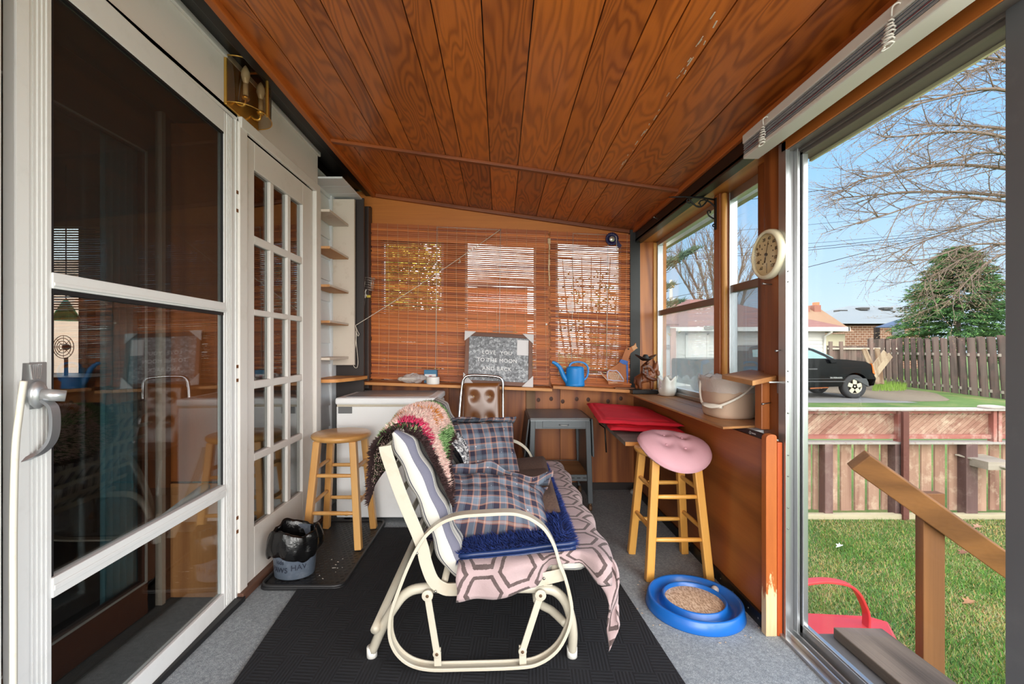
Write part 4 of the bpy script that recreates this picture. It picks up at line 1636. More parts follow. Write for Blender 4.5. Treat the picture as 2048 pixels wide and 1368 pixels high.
def pillow(name, c, ax, ay, w, h, t, seed, label, cat, flap=0.0, mat=None, sag=0.0, group=None, pinch=.07, wr=.024):
    c, ax, ay = V(c), V(ax).normalized(), V(ay).normalized()
    az = ax.cross(ay).normalized()
    ay = az.cross(ax).normalized()
    root = thing(name, c - V((0, 0, h * .4)), label, cat, group)
    m = MB()

    def sheet(sgn):
        def f(u, v):
            X, Y = 2 * u - 1, 2 * v - 1
            x = w / 2 * X * (1 - pinch * (1 - Y * Y))
            y = h / 2 * Y * (1 - pinch * (1 - X * X))
            e = max(0.0, (1 - X * X) * (1 - Y * Y))
            z = sgn * t / 2 * e ** .42
            nz = noise.noise(V((x * 7 + seed, y * 7, sgn * 3.1))) * wr + noise.noise(V((x * 19, y * 19 + seed, sgn))) * .3 * wr + noise.noise(V((x * 11 + y * 16, y * 4 - x * 5 + seed, sgn * 2))) * .5 * wr
            edge = (1 - e ** .25)
            z += nz * (.35 + .65 * (1 - edge)) + .012 * edge * sin(X * 6 + Y * 5 + seed)
            y -= sag * (1 - abs(Y)) * (1 - X * X)
            return c + ax * x + ay * y + az * z
        return f
    for sg in (1, -1):
        m.grid(sheet(sg), 40, 36, uvfn=lambda u, v: (u * w + .05, v * h + (0.3 if sg < 0 else 0), 0))
    m.build('pillow_body', mat or m_plaid, root, sub=1)
    if flap:
        m = MB()

        def fl(u, v):
            X = 2 * u - 1
            base = c + ax * (w / 2 * X) + ay * (h / 2 * (1 - pinch * (1 - X * X)))
            fold = sin(X * 5.5 + seed) * .03 + sin(X * 13 + seed) * .012
            return base + ay * (flap * v * (1 - .25 * abs(X))) * (.35 + .3 * sin(u * 5)) + az * (.012 + (.07 * sin(v * 2.6) + fold * v)) - ay * .03 * v * v
        m.grid(fl, 44, 10, uvfn=lambda u, v: (u * w + .05, .5 + v * flap, 0))
        m.build('open_hem', mat or m_plaid, root, solid=.003)
    return root


pillow('plaid_pillow', (-.042, 1.775, .455), (1, .10, -.12), (-.06, .84, .40), .53, .32, .25, 1.7, 'nearer plaid flannel pillow with crumpled open hem lying behind the bench arm', 'pillow', .13, None, 0, 'plaid pillows', .15, .034)
pillow('plaid_pillow', (-.085, 2.28, .555), (.93, .32, .0), (-.28, .32, .95), .37, .36, .20, 5.1, 'farther plaid flannel pillow standing upright below the brown chair', 'pillow', .06, None, 0, 'plaid pillows')
# printed black and white cloth showing between the rug and the far pillow
def fprint(g):
    a = g.noise(g.obj((1, 1, 2.5)), 38, 5, .75)
    return g.ramp(a, [(.46, lin((52, 54, 62))), (.56, lin((226, 226, 226)))])


m = MB()
m.grid(lambda u, v: V((-.262 + .10 * v + .008 * sin(u * 7), 1.96 + .26 * u, .665 - .22 * v)) + V((.045, 0, .02)) + V((.02 * sin(v * 5), 0, 0)), 16, 16)
tag(m.build('printed_cloth', patterned('sketch_print', fprint, .9), solid=.006), 'black and white printed cloth tucked between the floral rug and the far pillow', 'cloth')

# ---- latch-hooked floral rug thrown over the bench back
top = V((-.362, 0, .826))
RY0, RY1 = 1.565, 2.26


def rugp(s, v):
    """s: signed distance over the top edge (+ down the front), v 0..1 along the bench"""
    y = RY0 + (RY1 - RY0) * v
    r = .105
    if abs(s) < r * 1.3:
        a = s / r
        p = V((top.x + r * sin(a) * .9, y, top.z - r * (1 - cos(a)) * .9))
    elif s > 0:
        a = 1.3
        b = V((top.x + r * sin(a) * .9, y, top.z - r * (1 - cos(a)) * .9))
        p = b + V((.42, 0, -.90)) * (s - r * 1.3)
    else:
        b = V((top.x - r * sin(1.3) * .9, y, top.z - r * (1 - cos(1.3)) * .9))
        p = b + V((-.04, 0, -1)) * (-s - r * 1.3)
    p.x += .010 * sin(v * 9 + s * 6)
    p.z += .02 * sin(v * PI) - (.015 if v < .1 else 0)
    return p


smax = lambda v: .36 - .13 * v + .02 * sin(v * 8)
smin = lambda v: -.34 + .10 * v + .03 * sin(v * 7)
bro, pink, pnk2, red, gre, lgr, org, cre = [lin(c)[:3] for c in ((52, 30, 30), (232, 200, 190), (222, 176, 168), (196, 50, 92), (70, 110, 58), (140, 178, 116), (206, 130, 50), (228, 212, 196))]


def rugcol(s, v, rr):
    j = lambda a: rr.uniform(-a, a)
    s, v = s + j(.012), v + j(.025)
    sm = smax(v)
    if v < .055 or v > .95 or s > sm - .04:
        return bro
    if s < -.16:
        return bro if s < -.28 else (gre if rr.random() < .4 else pink)
    # red petal streak near the camera side
    if .08 < v < .22 and -.03 < s < .15 and abs(v - .14 - .25 * (s - .1) * .3) < .055:
        return red if rr.random() < .8 else pnk2
    if .055 <= v < .09:
        return gre if (-.08 < s < .02) else (lgr if s < .05 and s > -.12 else bro)
    if s > .17 and v > .34:
        return (lgr if rr.random() < .65 else gre) if v < .8 else (pink if rr.random() < .5 else bro)
    if v > .82:
        return gre if rr.random() < .6 else lgr
    for (cs, cv, r_) in ((.09, .62, .045), (.02, .52, .03), (.12, .5, .03), (-.05, .7, .03), (-.06, .32, .03)):
        if ((s - cs) ** 2 + ((v - cv) * .7) ** 2) ** .5 < r_ and rr.random() < .75:
            return org
    if -.14 < s < -.08 and rr.random() < .6:
        return lgr
    return pink if rr.random() < .7 else (pnk2 if rr.random() < .6 else cre)


m = MB()
m.col = bro
m.grid(lambda u, v: rugp(smin(v) + (smax(v) - smin(v)) * u, v), 40, 30)
rr = random.Random(9)
m.mi = 1
for k in range(13000):
    v = rr.random()
    s = smin(v) + (smax(v) - smin(v)) * rr.random()
    p = rugp(s, v)
    t = rugp(s + .01, v) - p
    nrm = V((0, 1, 0)).cross(t).normalized()
    if nrm.z < 0 and abs(s) < .1 or (s > .1 and nrm.x < 0) or (s < -.1 and nrm.x > 0):
        nrm = -nrm
    b = rr.uniform(.72, 1.2)
    m.col = tuple(min(1, x * b) for x in rugcol(s, v, rr))
    d = nrm + V((rr.uniform(-.6, .6), rr.uniform(-.6, .6) - (1.2 if v < .02 else 0), rr.uniform(-.7, .3)))
    m.blade(p, d, rr.uniform(.012, .022), .0032)
m.col = (1, 1, 1)
m.v = [p for p in m.v]
tag(m.build('floral_rug', [m_pile, m_pile]), 'shaggy floral hooked rug with dark brown border thrown over the bench back', 'rug')
# ================================================================ things on the floor
def fmat(g):
    co = g.obj()
    se = g.n('SeparateXYZ', None, Vector=co)
    bx_ = g.math('FLOOR', g.math('MULTIPLY', se.outputs[0], 9.0))
    by_ = g.math('FLOOR', g.math('MULTIPLY', se.outputs[1], 6.0))
    return g.mix(g.noise(co, 300, 3, .7), lin((9, 10, 14)), lin((28, 30, 37)))


m_matm, g_, b_ = newmat('black_ribbed_mat')
g_.link(fmat(g_), b_.inputs['Base Color'])
b_.inputs['Roughness'].default_value = .95
se_ = g_.n('SeparateXYZ', None, Vector=g_.obj((1, 1, 1), (0, 0, math.radians(4))))
chk = g_.math('FLOORED_MODULO', g_.math('ADD', g_.math('FLOOR', g_.math('MULTIPLY', se_.outputs[0], 14)), g_.math('FLOOR', g_.math('MULTIPLY', se_.outputs[1], 7))), 2.0)
ribx = g_.math('SINE', g_.math('MULTIPLY', se_.outputs[0], 520))
riby = g_.math('SINE', g_.math('MULTIPLY', se_.outputs[1], 420))
rib = g_.math('ADD', g_.math('MULTIPLY', ribx, chk), g_.math('MULTIPLY', riby, g_.math('SUBTRACT', 1.0, chk)))
hh = g_.math('ADD', g_.math('MULTIPLY', rib, .5), g_.math('MULTIPLY', g_.noise(g_.obj(), 500, 2), .6))
g_.link(g_.bump(hh, .55, .004), b_.inputs['Normal'])
m = MB()
m.prism(rounded([(-.985, 2.69, .0005), (-.83, .95, .0005), (.645, .95, .0005), (.51, 2.69, .0005)], .012, 3), (0, 0, .011))
tag(m.build('floor_mat', m_matm, bevel=.002), 'large black ribbed floor mat under the glider bench', 'mat')

bt = thing('boot_tray', (-.91, 2.40, .0), 'black rubber boot tray on the carpet under the left stool', 'tray')
m = MB()
outer = rrect(-1.108, -.715, 2.005, 2.785, .001, .05, 5)
inner = rrect(-1.075, -.748, 2.04, 2.75, .001, .04, 5)
m.prism(outer, (0, 0, .013))
m.build('tray_base', flat('tray_rubber', (34, 34, 36), .45, var=.15), bt, bevel=.002)
m = MB()
lo = rrect(-1.100, -.723, 2.013, 2.777, .018, .05, 6)
m.tube(lo, .0085, 8, True)
m.build('tray_rim', MATS['tray_rubber'], bt)
m = MB()
for i in range(12):
    for j in range(27):
        x, y = -1.06 + .0275 * i + (.013 if j % 2 else 0), 2.055 + .0258 * j
        m.bar((x - .007, y - .004, .0143), (x + .007, y + .004, .0143), .0035, .0028)
tr_ = m.build('tread_pattern', MATS['tray_rubber'], bt)
tr_['kind'] = 'stuff'
m = MB()
rr = random.Random(3)
for k in range(11):
    x, y = rr.gauss(-.82, .035), rr.gauss(2.2, .06)
    a = rr.uniform(0, 3)
    L = rr.uniform(.004, .016)
    m.bar((x, y, .0167), (x + L * cos(a), y + L * sin(a) * .4, .0167), .0025, .0015)
tag(m.build('paint_flecks', flat('fleck_white', (220, 214, 206), .8)), 'white paint flecks scattered on the black boot tray', 'flecks', None, 'stuff')

# ---- small bin lined with a black bag
bn = thing('waste_bin', (-1.0, 2.125, .015), 'small clouded plastic waste bin with lettering and a black bag liner', 'bin')
m_bin = flat('clouded_plastic', (92, 102, 116), .45, var=.3, vs=9, dirt=(146, 152, 160), dirt_amt=.45)
bc = V((-.995, 2.135, .0155))
m = MB()
m.lathe([(0, .0), (.078, 0), (.088, .006), (.098, .17), (.1, .205), (.096, .205), (.085, .012), (0, .012)], bc, 32, ex=1.06, ey=.88)
m.build('bin_body', m_bin, bn)
m = MB()


def bagf(q, r, z):
    k = noise.noise(V((cos(q) * 2.3, sin(q) * 2.3, z * 16))) * .018 + noise.noise(V((cos(q) * 7, sin(q) * 7, z * 30))) * .009
    return r + k, z + .014 * sin(q * 3 + 1) + .012 * noise.noise(V((cos(q) * 4, sin(q) * 4, 7)))


m.lathe([(.03, .06), (.075, .09), (.088, .17), (.096, .222), (.104, .228), (.112, .205), (.116, .165), (.118, .125), (.112, .10), (.104, .105)], bc, 70, ex=1.06, ey=.92, fn=bagf)
m.build('bag_liner', flat('black_bag', (14, 14, 15), .2, var=.3, bump=.5, bs=42), bn, sub=1)
m_let = flat('bin_lettering', (36, 42, 58), .6)
for t, a, z, sz in (('PAWS', -.42, .052, .034), ('kids', -.36, .088, .028), ('HAV', .55, .062, .036)):
    n_ = V((sin(a) * 1.06, -cos(a) * .88, 0)).normalized()
    Mx = frame(bc + V((sin(a) * .0985 * 1.0, -cos(a) * .0835, z)), V((cos(a), sin(a), .0)), (0, 0, 1))
    text(t, sz, Mx, 'lettering', m_let, bn, .001, .095)

# ---- wooden bar stools
m_stool = wood('stool_beech', (196, 134, 66), (232, 182, 112), 'z', 1.0, .35, .3, 12, .3, .35, .15, .05)
m_stool2 = wood('stool_pine', (204, 138, 56), (238, 184, 96), 'z', 1.0, .35, .3, 12, .3, .35, .15, .05)


def stool(c, label, mt, seat=True, tone=0.0):
    st = thing('bar_stool', c, label, 'stool', 'wooden bar stools')
    c = V(c)
    zt = .585
    tp, bt_ = .098, .143
    m = MB()
    m.lathe([(0, zt - .012), (.145, zt - .012), (.158, zt - .006), (.165, zt + .006), (.163, zt + .016), (.154, zt + .022), (0, zt + .023)], c, 44)
    m.build('seat', mt, st)
    pos = lambda sx, sy, z: c + V((sx * (bt_ + (tp - bt_) * z / zt), sy * (bt_ + (tp - bt_) * z / zt), z))
    for sx in (-1, 1):
        for sy in (-1, 1):
            m = MB()
            m.val = R.random()
            m.bar(pos(sx, sy, 0.0), pos(sx, sy, zt - .01), .038, .038, (0, 1, 0))
            m.build('leg', mt, st, bevel=.005)
    for sy in (-1, 1):
        for z in (.39, .19):
            m = MB()
            a, b = pos(-1, sy, z), pos(1, sy, z)
            m.tube([a, a * .8 + b * .2, (a + b) / 2, a * .2 + b * .8, b], [.009, .0105, .0115, .0105, .009], 12)
            m.build('rung', mt, st)
    for sx in (-1, 1):
        for z in (.425, .235):
            m = MB()
            a, b = pos(sx, -1, z), pos(sx, 1, z)
            m.tube([a, a * .8 + b * .2, (a + b) / 2, a * .2 + b * .8, b], [.009, .0105, .0115, .0105, .009], 12)
            m.build('rung', mt, st)
    return st


s1 = stool((-.908, 2.525, .017), 'bare wooden bar stool on the black boot tray beside the freezer', m_stool)
s2 = stool((.852, 2.235, .0), 'wooden bar stool on the carpet with a pink cushion on its seat', m_stool2)
# pink tufted cushion slumped over the right stool
pc = V((.862, 2.15, .585))
nz = V((.14, -.52, .84)).normalized()
ux = V((.96, .1, -.06))
ux = (ux - nz * ux.dot(nz)).normalized()
uy = nz.cross(ux)
tf = [(0.35 * cos(a), .35 * sin(a)) for a in [.6 + k * PI / 2 for k in range(4)]]
pk = thing('seat_cushion', pc - V((0, 0, .05)), 'round pink tufted cushion slumped on the right bar stool', 'cushion')
m = MB()


def pbend(x, d, h):
    """the cushion lies on the seat at its back and droops over the seat's front edge"""
    Y, z, s = 2.352, .652, -.176
    n = 14
    for k in range(n):
        a = math.radians(6 + 42 * min(1, max(0, (s + .07) / .20)))
        st = (d + .176) / n
        Y -= cos(a) * st
        z -= sin(a) * st
        s += st
    return V((.862 + x - .03 * (d + .05), Y - sin(a) * h, z + cos(a) * h - .07 * x))


def pinkf(sgn):
    def f(u, v):
        q, r = 2 * PI * u, v
        x, y = r * cos(q), r * sin(q)
        h = (1 - r ** 3.2)
        h = max(0, h) ** .5
        for tx, ty in tf:
            h -= .42 * math.exp(-((x - tx) ** 2 + (y - ty) ** 2) / .028) if sgn > 0 else 0
        h += .05 * noise.noise(V((x * 4, y * 4, sgn)))
        return pbend(x * .176, -y * .176, sgn * h * (.040 if sgn > 0 else .046))
    return f


m.grid(pinkf(1), 64, 26, cu=True)
m.mi = 1
m.grid(pinkf(-1), 64, 16, cu=True, uvfn=lambda u, v: (u * 1.15, v * .18, 0))
m_pink = patterned('pink_cotton', lambda g: g.mix(g.noise(g.obj(), 5, 3), lin((200, 150, 162)), lin((216, 170, 180))), .9, .2, 200)


def fging(g):
    uv_ = g.n('SeparateXYZ', None, Vector=g.attr('puv', 'Vector'))
    a = g.math('GREATER_THAN', g.math('FRACT', g.math('MULTIPLY', uv_.outputs[0], 42)), .5)
    b = g.math('GREATER_THAN', g.math('FRACT', g.math('MULTIPLY', uv_.outputs[1], 42)), .5)
    return g.ramp(g.math('MULTIPLY', g.math('ADD', a, b), .5), [(0, lin((238, 226, 220))), (.4, lin((226, 190, 192))), (.8, lin((196, 140, 148)))], 'CONSTANT')


m.build('cushion_cover', [m_pink, patterned('pink_gingham', fging, .9)], pk)
for tx, ty in tf:
    m = MB()
    m.ball(pbend(tx * .176, -ty * .176, .024), (.007, .007, .005), 10, 6)
    m.build('tuft_button', m_pink, pk)

# ---- chest freezer
fz = thing('chest_freezer', (-.73, 3.06, 0), 'white chest freezer standing in the far left corner', 'freezer')
m_frz = flat('freezer_enamel', (240, 243, 245), .35, var=.02, vs=2, dirt=(196, 190, 176), dirt_amt=.15)
x0, x1, y0, y1 = -1.05, -.41, 2.80, 3.30
m = MB()
m.box(x0 + .006, x1 - .006, y0 + .004, y1, .025, .735)
m.build('body', m_frz, fz, bevel=.008, seg=3)
m = MB()
m.box(x0, x1, y0 - .006, y1, .745, .79)
m.build('lid', m_frz, fz, bevel=.014, seg=3)
m = MB()
m.box(x0 + .012, x1 - .012, y0 + .0, y1 - .01, .733, .747)
m.build('lid_gasket', flat('gasket_beige', (196, 188, 170), .7, var=.15, vs=20), fz)
m = MB()
m.prism(rrect(x0 + .05, x1 - .05, y0 + .04, y1 - .04, .7895, .02), (0, 0, .0025))
m.build('lid_panel', flat('lid_grey', (176, 182, 190), .18, var=.03), fz)
m = MB()
m.box(x0 + .02, x0 + .108, y0 - .0015, y0 + .006, .69, .732)
m.build('handle_recess', flat('grey_badge', (112, 114, 116), .4, .4, var=.1), fz, bevel=.002)
m = MB()
m.cyl((-.975, y0 + .005, .055), (-.975, y0 - .008, .055), .016, n=18)
m.build('drain_knob', flat('knob_cream', (226, 218, 196), .5), fz)
for xx in (x0 + .06, x1 - .06):
    for yy in (y0 + .05, y1 - .05):
        m = MB()
        m.cyl((xx, yy, 0), (xx, yy, .03), .018, n=12)
        m.build('foot', m_rubber, fz)

# ---- brown vinyl chair with a chrome back frame
ch = thing('vinyl_chair', (-.14, 2.98, 0), 'brown vinyl chair with buttoned back and chrome frame under the framed sign', 'chair')
m_vin = flat('brown_vinyl', (116, 70, 34), .28, var=.22, vs=4, coat=.3)
CYb = 3.17
bp = lambda px, py, dy=0: onY(px, py, CYb + dy)
m = MB()
tube_ = [bp(912, 905, -.10), bp(914, 880, -.08), bp(918, 840, -.03), bp(922, 790, 0), bp(925, 768, .005), bp(928, 757, .006), bp(938, 751, .008), bp(968, 751, .008), bp(996, 754, .008), bp(1004, 760, .006), bp(1006, 772, .004), bp(1006, 800, 0), bp(1006, 840, -.03), bp(1007, 880, -.08), bp(1008, 905, -.10)]
m.tube(spline(tube_, 5), .0095, 12)
m.build('back_frame', m_chrome, ch)
m = MB()


def backpad(sg):
    def f(u, v):
        X = 2 * u - 1
        pt = bp(964 + X * (35 + 5 * v) - 1 * v, 766 + 120 * v, -.02 - .06 * v * v)
        e = max(0, (1 - X ** 6) * (1 - (2 * v - 1) ** 8)) ** .5
        d = .022 * e
        for bu, bv in ((.27, .22), (.72, .22), (.30, .60), (.72, .60)):
            d -= (.011 if sg > 0 else 0) * math.exp(-((u - bu) ** 2 + ((v - bv) * 1.3) ** 2) / .010)
        return pt + V((0, -sg * d, 0))
    return f


m.grid(backpad(1), 36, 40)
m.grid(backpad(-1), 12, 12)
m.build('backrest', m_vin, ch)
for bu, bv in ((.27, .22), (.72, .22), (.30, .60), (.72, .60)):
    p = backpad(1)(bu, bv)
    m = MB().ball(p + V((0, -.003, 0)), (.006, .004, .006), 10, 6)
    m.build('button', flat('button_gold', (196, 160, 110), .3, .5), ch)
m = MB()
m.prism(rrect(-.33, .05, 2.78, 3.10, .42, .05), (0, 0, .05))
m.build('seat', m_vin, ch, bevel=.015)
for xx in (-.31, .03):
    for yy, yt in ((2.77, 2.82), (3.16, 3.06)):
        m = MB()
        m.tube([(xx, yy, 0.0), (xx, yt, .42)], .0095, 10)
        m.build('leg', m_chrome, ch)

# ---- grey metal typing table on castors
tt = thing('typing_table', (.41, 3.17, 0), 'grey metal typing table on castors with hanging side leaves', 'table')
m_grey = flat('grey_enamel', (92, 98, 102), .4, .2, var=.08, vs=4, dirt=(60, 58, 56), dirt_amt=.2)
m_greyt = flat('grey_linoleum', (104, 106, 108), .35, var=.12, vs=6)
zt = .637
m = MB()
m.box(.20, .605, 2.95, 3.40, zt - .018, zt)
m.build('table_top', m_greyt, tt, bevel=.006)
m = MB()
m.box(.205, .60, 2.952, 2.958, zt - .02, zt - .004)
m.build('edge_band', flat('edge_steel', (150, 156, 160), .3, .6), tt)
m = MB()
m.box(.285, .59, 2.962, 2.99, zt - .07, zt - .022)
dr = m.build('drawer', m_grey, tt, bevel=.003)
m = MB()
m.tube(spline([(.40, 2.962, zt - .046), (.405, 2.95, zt - .048), (.44, 2.948, zt - .05), (.455, 2.95, zt - .05), (.46, 2.962, zt - .046)], 4), .0035, 8)
m.build('handle', m_steel, dr)
m = MB()
m.box(.215, .60, 2.965, 3.385, zt - .075, zt - .018)
m.build('apron', m_grey, tt)
legs = {}
for sx, xt, xb in ((0, .222, .205), (1, .592, .612)):
    for sy, yt, yb in ((0, 2.975, 2.985), (1, 3.38, 3.37)):
        m = MB()
        m.bar((xt, yt, zt - .02), (xb, yb, .055), .034, .03, (0, 1, 0))
        lg = m.build('leg', m_grey, tt, bevel=.004)
        m = MB()
        m.cyl((xb, yb, .055), (xb, yb, .035), .008, n=10)
        m.cyl((xb - .01, yb + .005, .022), (xb + .01, yb + .005, .022), .021, n=18)
        m.build('castor', flat('castor_brown', (110, 84, 62), .5, .3, var=.2), lg)
for xx, nm in ((.215, 'side_panel'), (.603, 'side_panel')):
    m = MB()
    m.hexa([(xx - .004, 2.99, .09), (xx + .004, 2.99, .09), (xx + .004, 3.365, .09), (xx - .004, 3.365, .09), (xx - .004, 2.99, zt - .03), (xx + .004, 2.99, zt - .03), (xx + .004, 3.365, zt - .03), (xx - .004, 3.365, zt - .03)])
    m.build(nm, m_grey, tt)
m = MB()
m.box(.215, .60, 2.99, 3.375, .235, .245)
ls = m.build('lower_shelf', wood('shelf_board_brown', (130, 88, 52), (182, 136, 92), 'x', 1, .5, 0, 14, .3, .5), tt)
for ya_ in (2.982, 3.372):
    m = MB().box(.21, .605, ya_, ya_ + .008, .205, .247)
    m.build('shelf_rim', m_grey, ls)
m = MB()
for k in range(9):
    m.box(.235 + .041 * k, .258 + .041 * k, 2.9805, 2.9825, .223, .229)
m.box(.449, .454, 2.995, 3.37, .2452, .2462)
m.build('slots', m_black, ls)
for xx, xt in ((.165, .196), (.632, .622)):
    m = MB()
    m.hexa([(xx - .006, 2.97, .37), (xx + .006, 2.97, .37), (xx + .006, 3.38, .37), (xx - .006, 3.38, .37), (xt - .006, 2.97, zt - .01), (xt + .006, 2.97, zt - .01), (xt + .006, 3.38, zt - .01), (xt - .006, 3.38, zt - .01)])
    m.build('drop_leaf', m_grey if xx > .4 else flat('leaf_dark', (64, 66, 68), .4, .2), tt, bevel=.003)
m = MB()
m.tube([(.69, 3.05, .58), (.715, 3.0, .56), (.72, 2.98, .40)], .005, 8)
m.build('leaf_support', m_black, tt)

# ---- wall plank with the folded red pad
m = MB()
m.val = .5
m.prism([(.655, 2.30, .595), (1.043, 2.30, .595), (1.043, 3.28, .595), (.70, 3.28, .595), (.665, 2.62, .595)], (0, 0, .022))
m_plank = wood('worn_plank', (84, 76, 70), (140, 130, 122), 'x', 1, .6, 0, 16, .4, .5)
m.mi = 1
m.box(.655, 1.043, 2.298, 2.300, .5955, .6165)
tag(m.build('ledge_plank', [m_plank, m_postl], bevel=.002), 'worn plank ledge fixed to the right wall under the red pad', 'ledge')
m = MB()
m.box(1.0, 1.043, 2.36, 2.38, .50, .594)
tag(m.build('ledge_bracket', m_black), 'small black bracket under the worn plank ledge behind the pink cushion', 'bracket')
m_red = patterned('red_canvas', lambda g: g.mix(g.noise(g.obj(), 4, 3), lin((208, 24, 44)), lin((236, 42, 64))), .75, .25, 260)
rp = thing('red_pad', (.82, 2.85, .62), 'bright red folded seat pad on the plank ledge beside the typing table', 'cushion')


def slab(corners, z, t, seed, r=.5):
    c = [V(p) for p in corners]
    m = MB()

    def f(sg):
        def h(u, v):
            U, W = 2 * u - 1, 2 * v - 1
            p = (c[0] * (1 - u) + c[1] * u) * (1 - v) + (c[3] * (1 - u) + c[2] * u) * v
            e = max(0, (1 - U ** 8) * (1 - W ** 8)) ** .45
            ed = min(u, 1 - u, v, 1 - v)
            quilt = .007 * math.exp(-((ed - .09) / .014) ** 2)
            return V((p.x, p.y, p.z + z + t / 2 + sg * (t / 2 * e - (quilt if sg > 0 else 0)) + .004 * noise.noise(V((p.x * 12, p.y * 12, seed)))))
        return h
    m.grid(f(1), 46, 46)
    m.grid(f(-1), 20, 20)
    return m


A, B, C_, D_ = (.648, 3.30, .022), (.585, 2.60, -.002), (1.03, 2.45, 0), (1.035, 3.15, .01)
slab([B, C_, D_, A], .650, .036, 1).build('upper_fold', m_red, rp)
B2, C2 = (.635, 2.53, 0), (1.028, 2.44, 0)
slab([B2, C2, D_, (.70, 3.2, .01)], .6185, .034, 2).build('lower_fold', m_red, rp)
m = MB()


def foldf(u, v):
    p = V((B[0], B[1], 0)) * (1 - u) + V((C_[0], C_[1], 0)) * u
    return p


# ---- cat toy: blue ring track with scratch pad and ball
ct = thing('cat_scratcher', (.66, 1.70, 0), 'round blue cat scratcher track with corrugated centre on the carpet', 'cat toy')
cc = V((.76, 1.705, 0))
cc = onZ(1388, 1206, 0.02)
cc.z = 0
m_blue = flat('blue_plastic', (22, 100, 186), .35, var=.06, coat=.2)
m = MB()
m.lathe([(.118, .022), (.121, .045), (.125, .048), (.130, .044), (.133, .022), (.145, .012), (.160, .014), (.172, .03), (.178, .047), (.186, .05), (.192, .044), (.196, .02), (.200, .004), (.198, .0), (.05, .0)], cc, 64, ex=.99, ey=.97)
m.build('track', m_blue, ct)
m = MB()
m.lathe([(0, .030), (.118, .030), (.118, .02)], cc, 48, smooth=False)


def fcorr(g):
    a = g.noise(g.obj(), 150, 3, .7)
    v_ = g.n('TexVoronoi', {'feature': 'F1'}, Vector=g.obj((1, .35, 1)), Scale=170.0).outputs['Distance']
    return g.ramp(g.math('ADD', g.math('MULTIPLY', a, .6), g.math('MULTIPLY', v_, .45)), [(.25, lin((128, 96, 72))), (.5, lin((204, 172, 144))), (.75, lin((236, 214, 190)))])


m.build('scratch_pad', patterned('corrugated_pad', fcorr, .95, 1.0, 160), ct)
bl = onZ(1451, 1193, .036)
tag(MB().ball((cc.x + .131, cc.y + .085, .0305), .0165, 18, 12).build('play_ball', flat('clear_white_ball', (206, 200, 196), .25)), 'small whitish ball sitting in the blue cat scratcher track', 'ball')
m = MB()
cr = random.Random(8)
for k in range(28):
    a = cr.uniform(0, 6.3)
    r_ = cr.uniform(.2, .27)
    m.bar((cc.x + cos(a) * r_, cc.y + sin(a) * r_, .002), (cc.x + cos(a) * r_ + cr.uniform(-.008, .008), cc.y + sin(a) * r_ + cr.uniform(-.004, .004), .003), .003, .002)
tag(m.build('cardboard_crumbs', flat('crumb_tan', (190, 170, 148), .9)), 'tiny cardboard crumbs on the carpet around the blue scratcher', 'crumbs', None, 'stuff')
m = MB()
m.ball(onZ(1267, 984, .022), (.026, .022, .022), 14, 10, fn=lambda u, v: 1 + .08 * sin(u * 20))
tag(m.build('lint_ball', flat('pale_ball', (150, 146, 142), .8)), 'pale grey ball lying in the far corner beside the dark baseboard', 'ball')

# ================================================================ things on the shelves and the sill
def on_shelf(px, Y, f):
    x = (px - VX) / F * Y
    return V((x, Y, f(x)))


# framed sign
sgn = thing('framed_sign', on_shelf(996, 3.33, sh1), 'brown framed galvanised metal sign with cardboard corner guards and white lettering', 'sign')
bl_, br_, tr2, tl_ = onY(926, 763, 3.30), onY(1066, 770, 3.30), onY(1066, 666, 3.36), onY(931, 660, 3.36)
ex_ = (br_ - bl_).normalized()
ey_ = ((tl_ + tr2) / 2 - (bl_ + br_) / 2).normalized()
ez_ = ex_.cross(ey_)
W_, H_ = .512, .395
zb_ = sh1((bl_.x + br_.x) / 2) + .004
o_ = (bl_ + br_) / 2
SM = frame((o_.x, o_.y, zb_), ex_, ey_)
m_sf = wood('sign_frame_wood', (74, 42, 28), (126, 78, 54), 'x', 1, .5, 0, 14, .3, .4)
m = MB(SM)
fw = .030
m.box(-W_ / 2, W_ / 2, 0, fw, -.012, .014)
m.box(-W_ / 2, W_ / 2, H_ - fw, H_, -.012, .014)
m.box(-W_ / 2, -W_ / 2 + fw, fw, H_ - fw, -.012, .014)
m.box(W_ / 2 - fw, W_ / 2, fw, H_ - fw, -.012, .014)
m.build('frame', m_sf, sgn, bevel=.002)


def fgalv(g):
    v_ = g.n('TexVoronoi', {'feature': 'F1'}, Vector=g.obj(), Scale=62.0)
    v2 = g.n('TexVoronoi', {'feature': 'F1'}, Vector=g.obj((1, 1, 1), (.4, .7, .2)), Scale=120.0)
    f = g.math('ADD', g.math('MULTIPLY', g.n('SeparateXYZ', None, Vector=v_.outputs['Color']).outputs[0], .6), g.math('MULTIPLY', g.n('SeparateXYZ', None, Vector=v2.outputs['Color']).outputs[1], .4))
    return g.ramp(f, [(.1, lin((88, 90, 94))), (.6, lin((132, 135, 140))), (.95, lin((186, 190, 194)))])


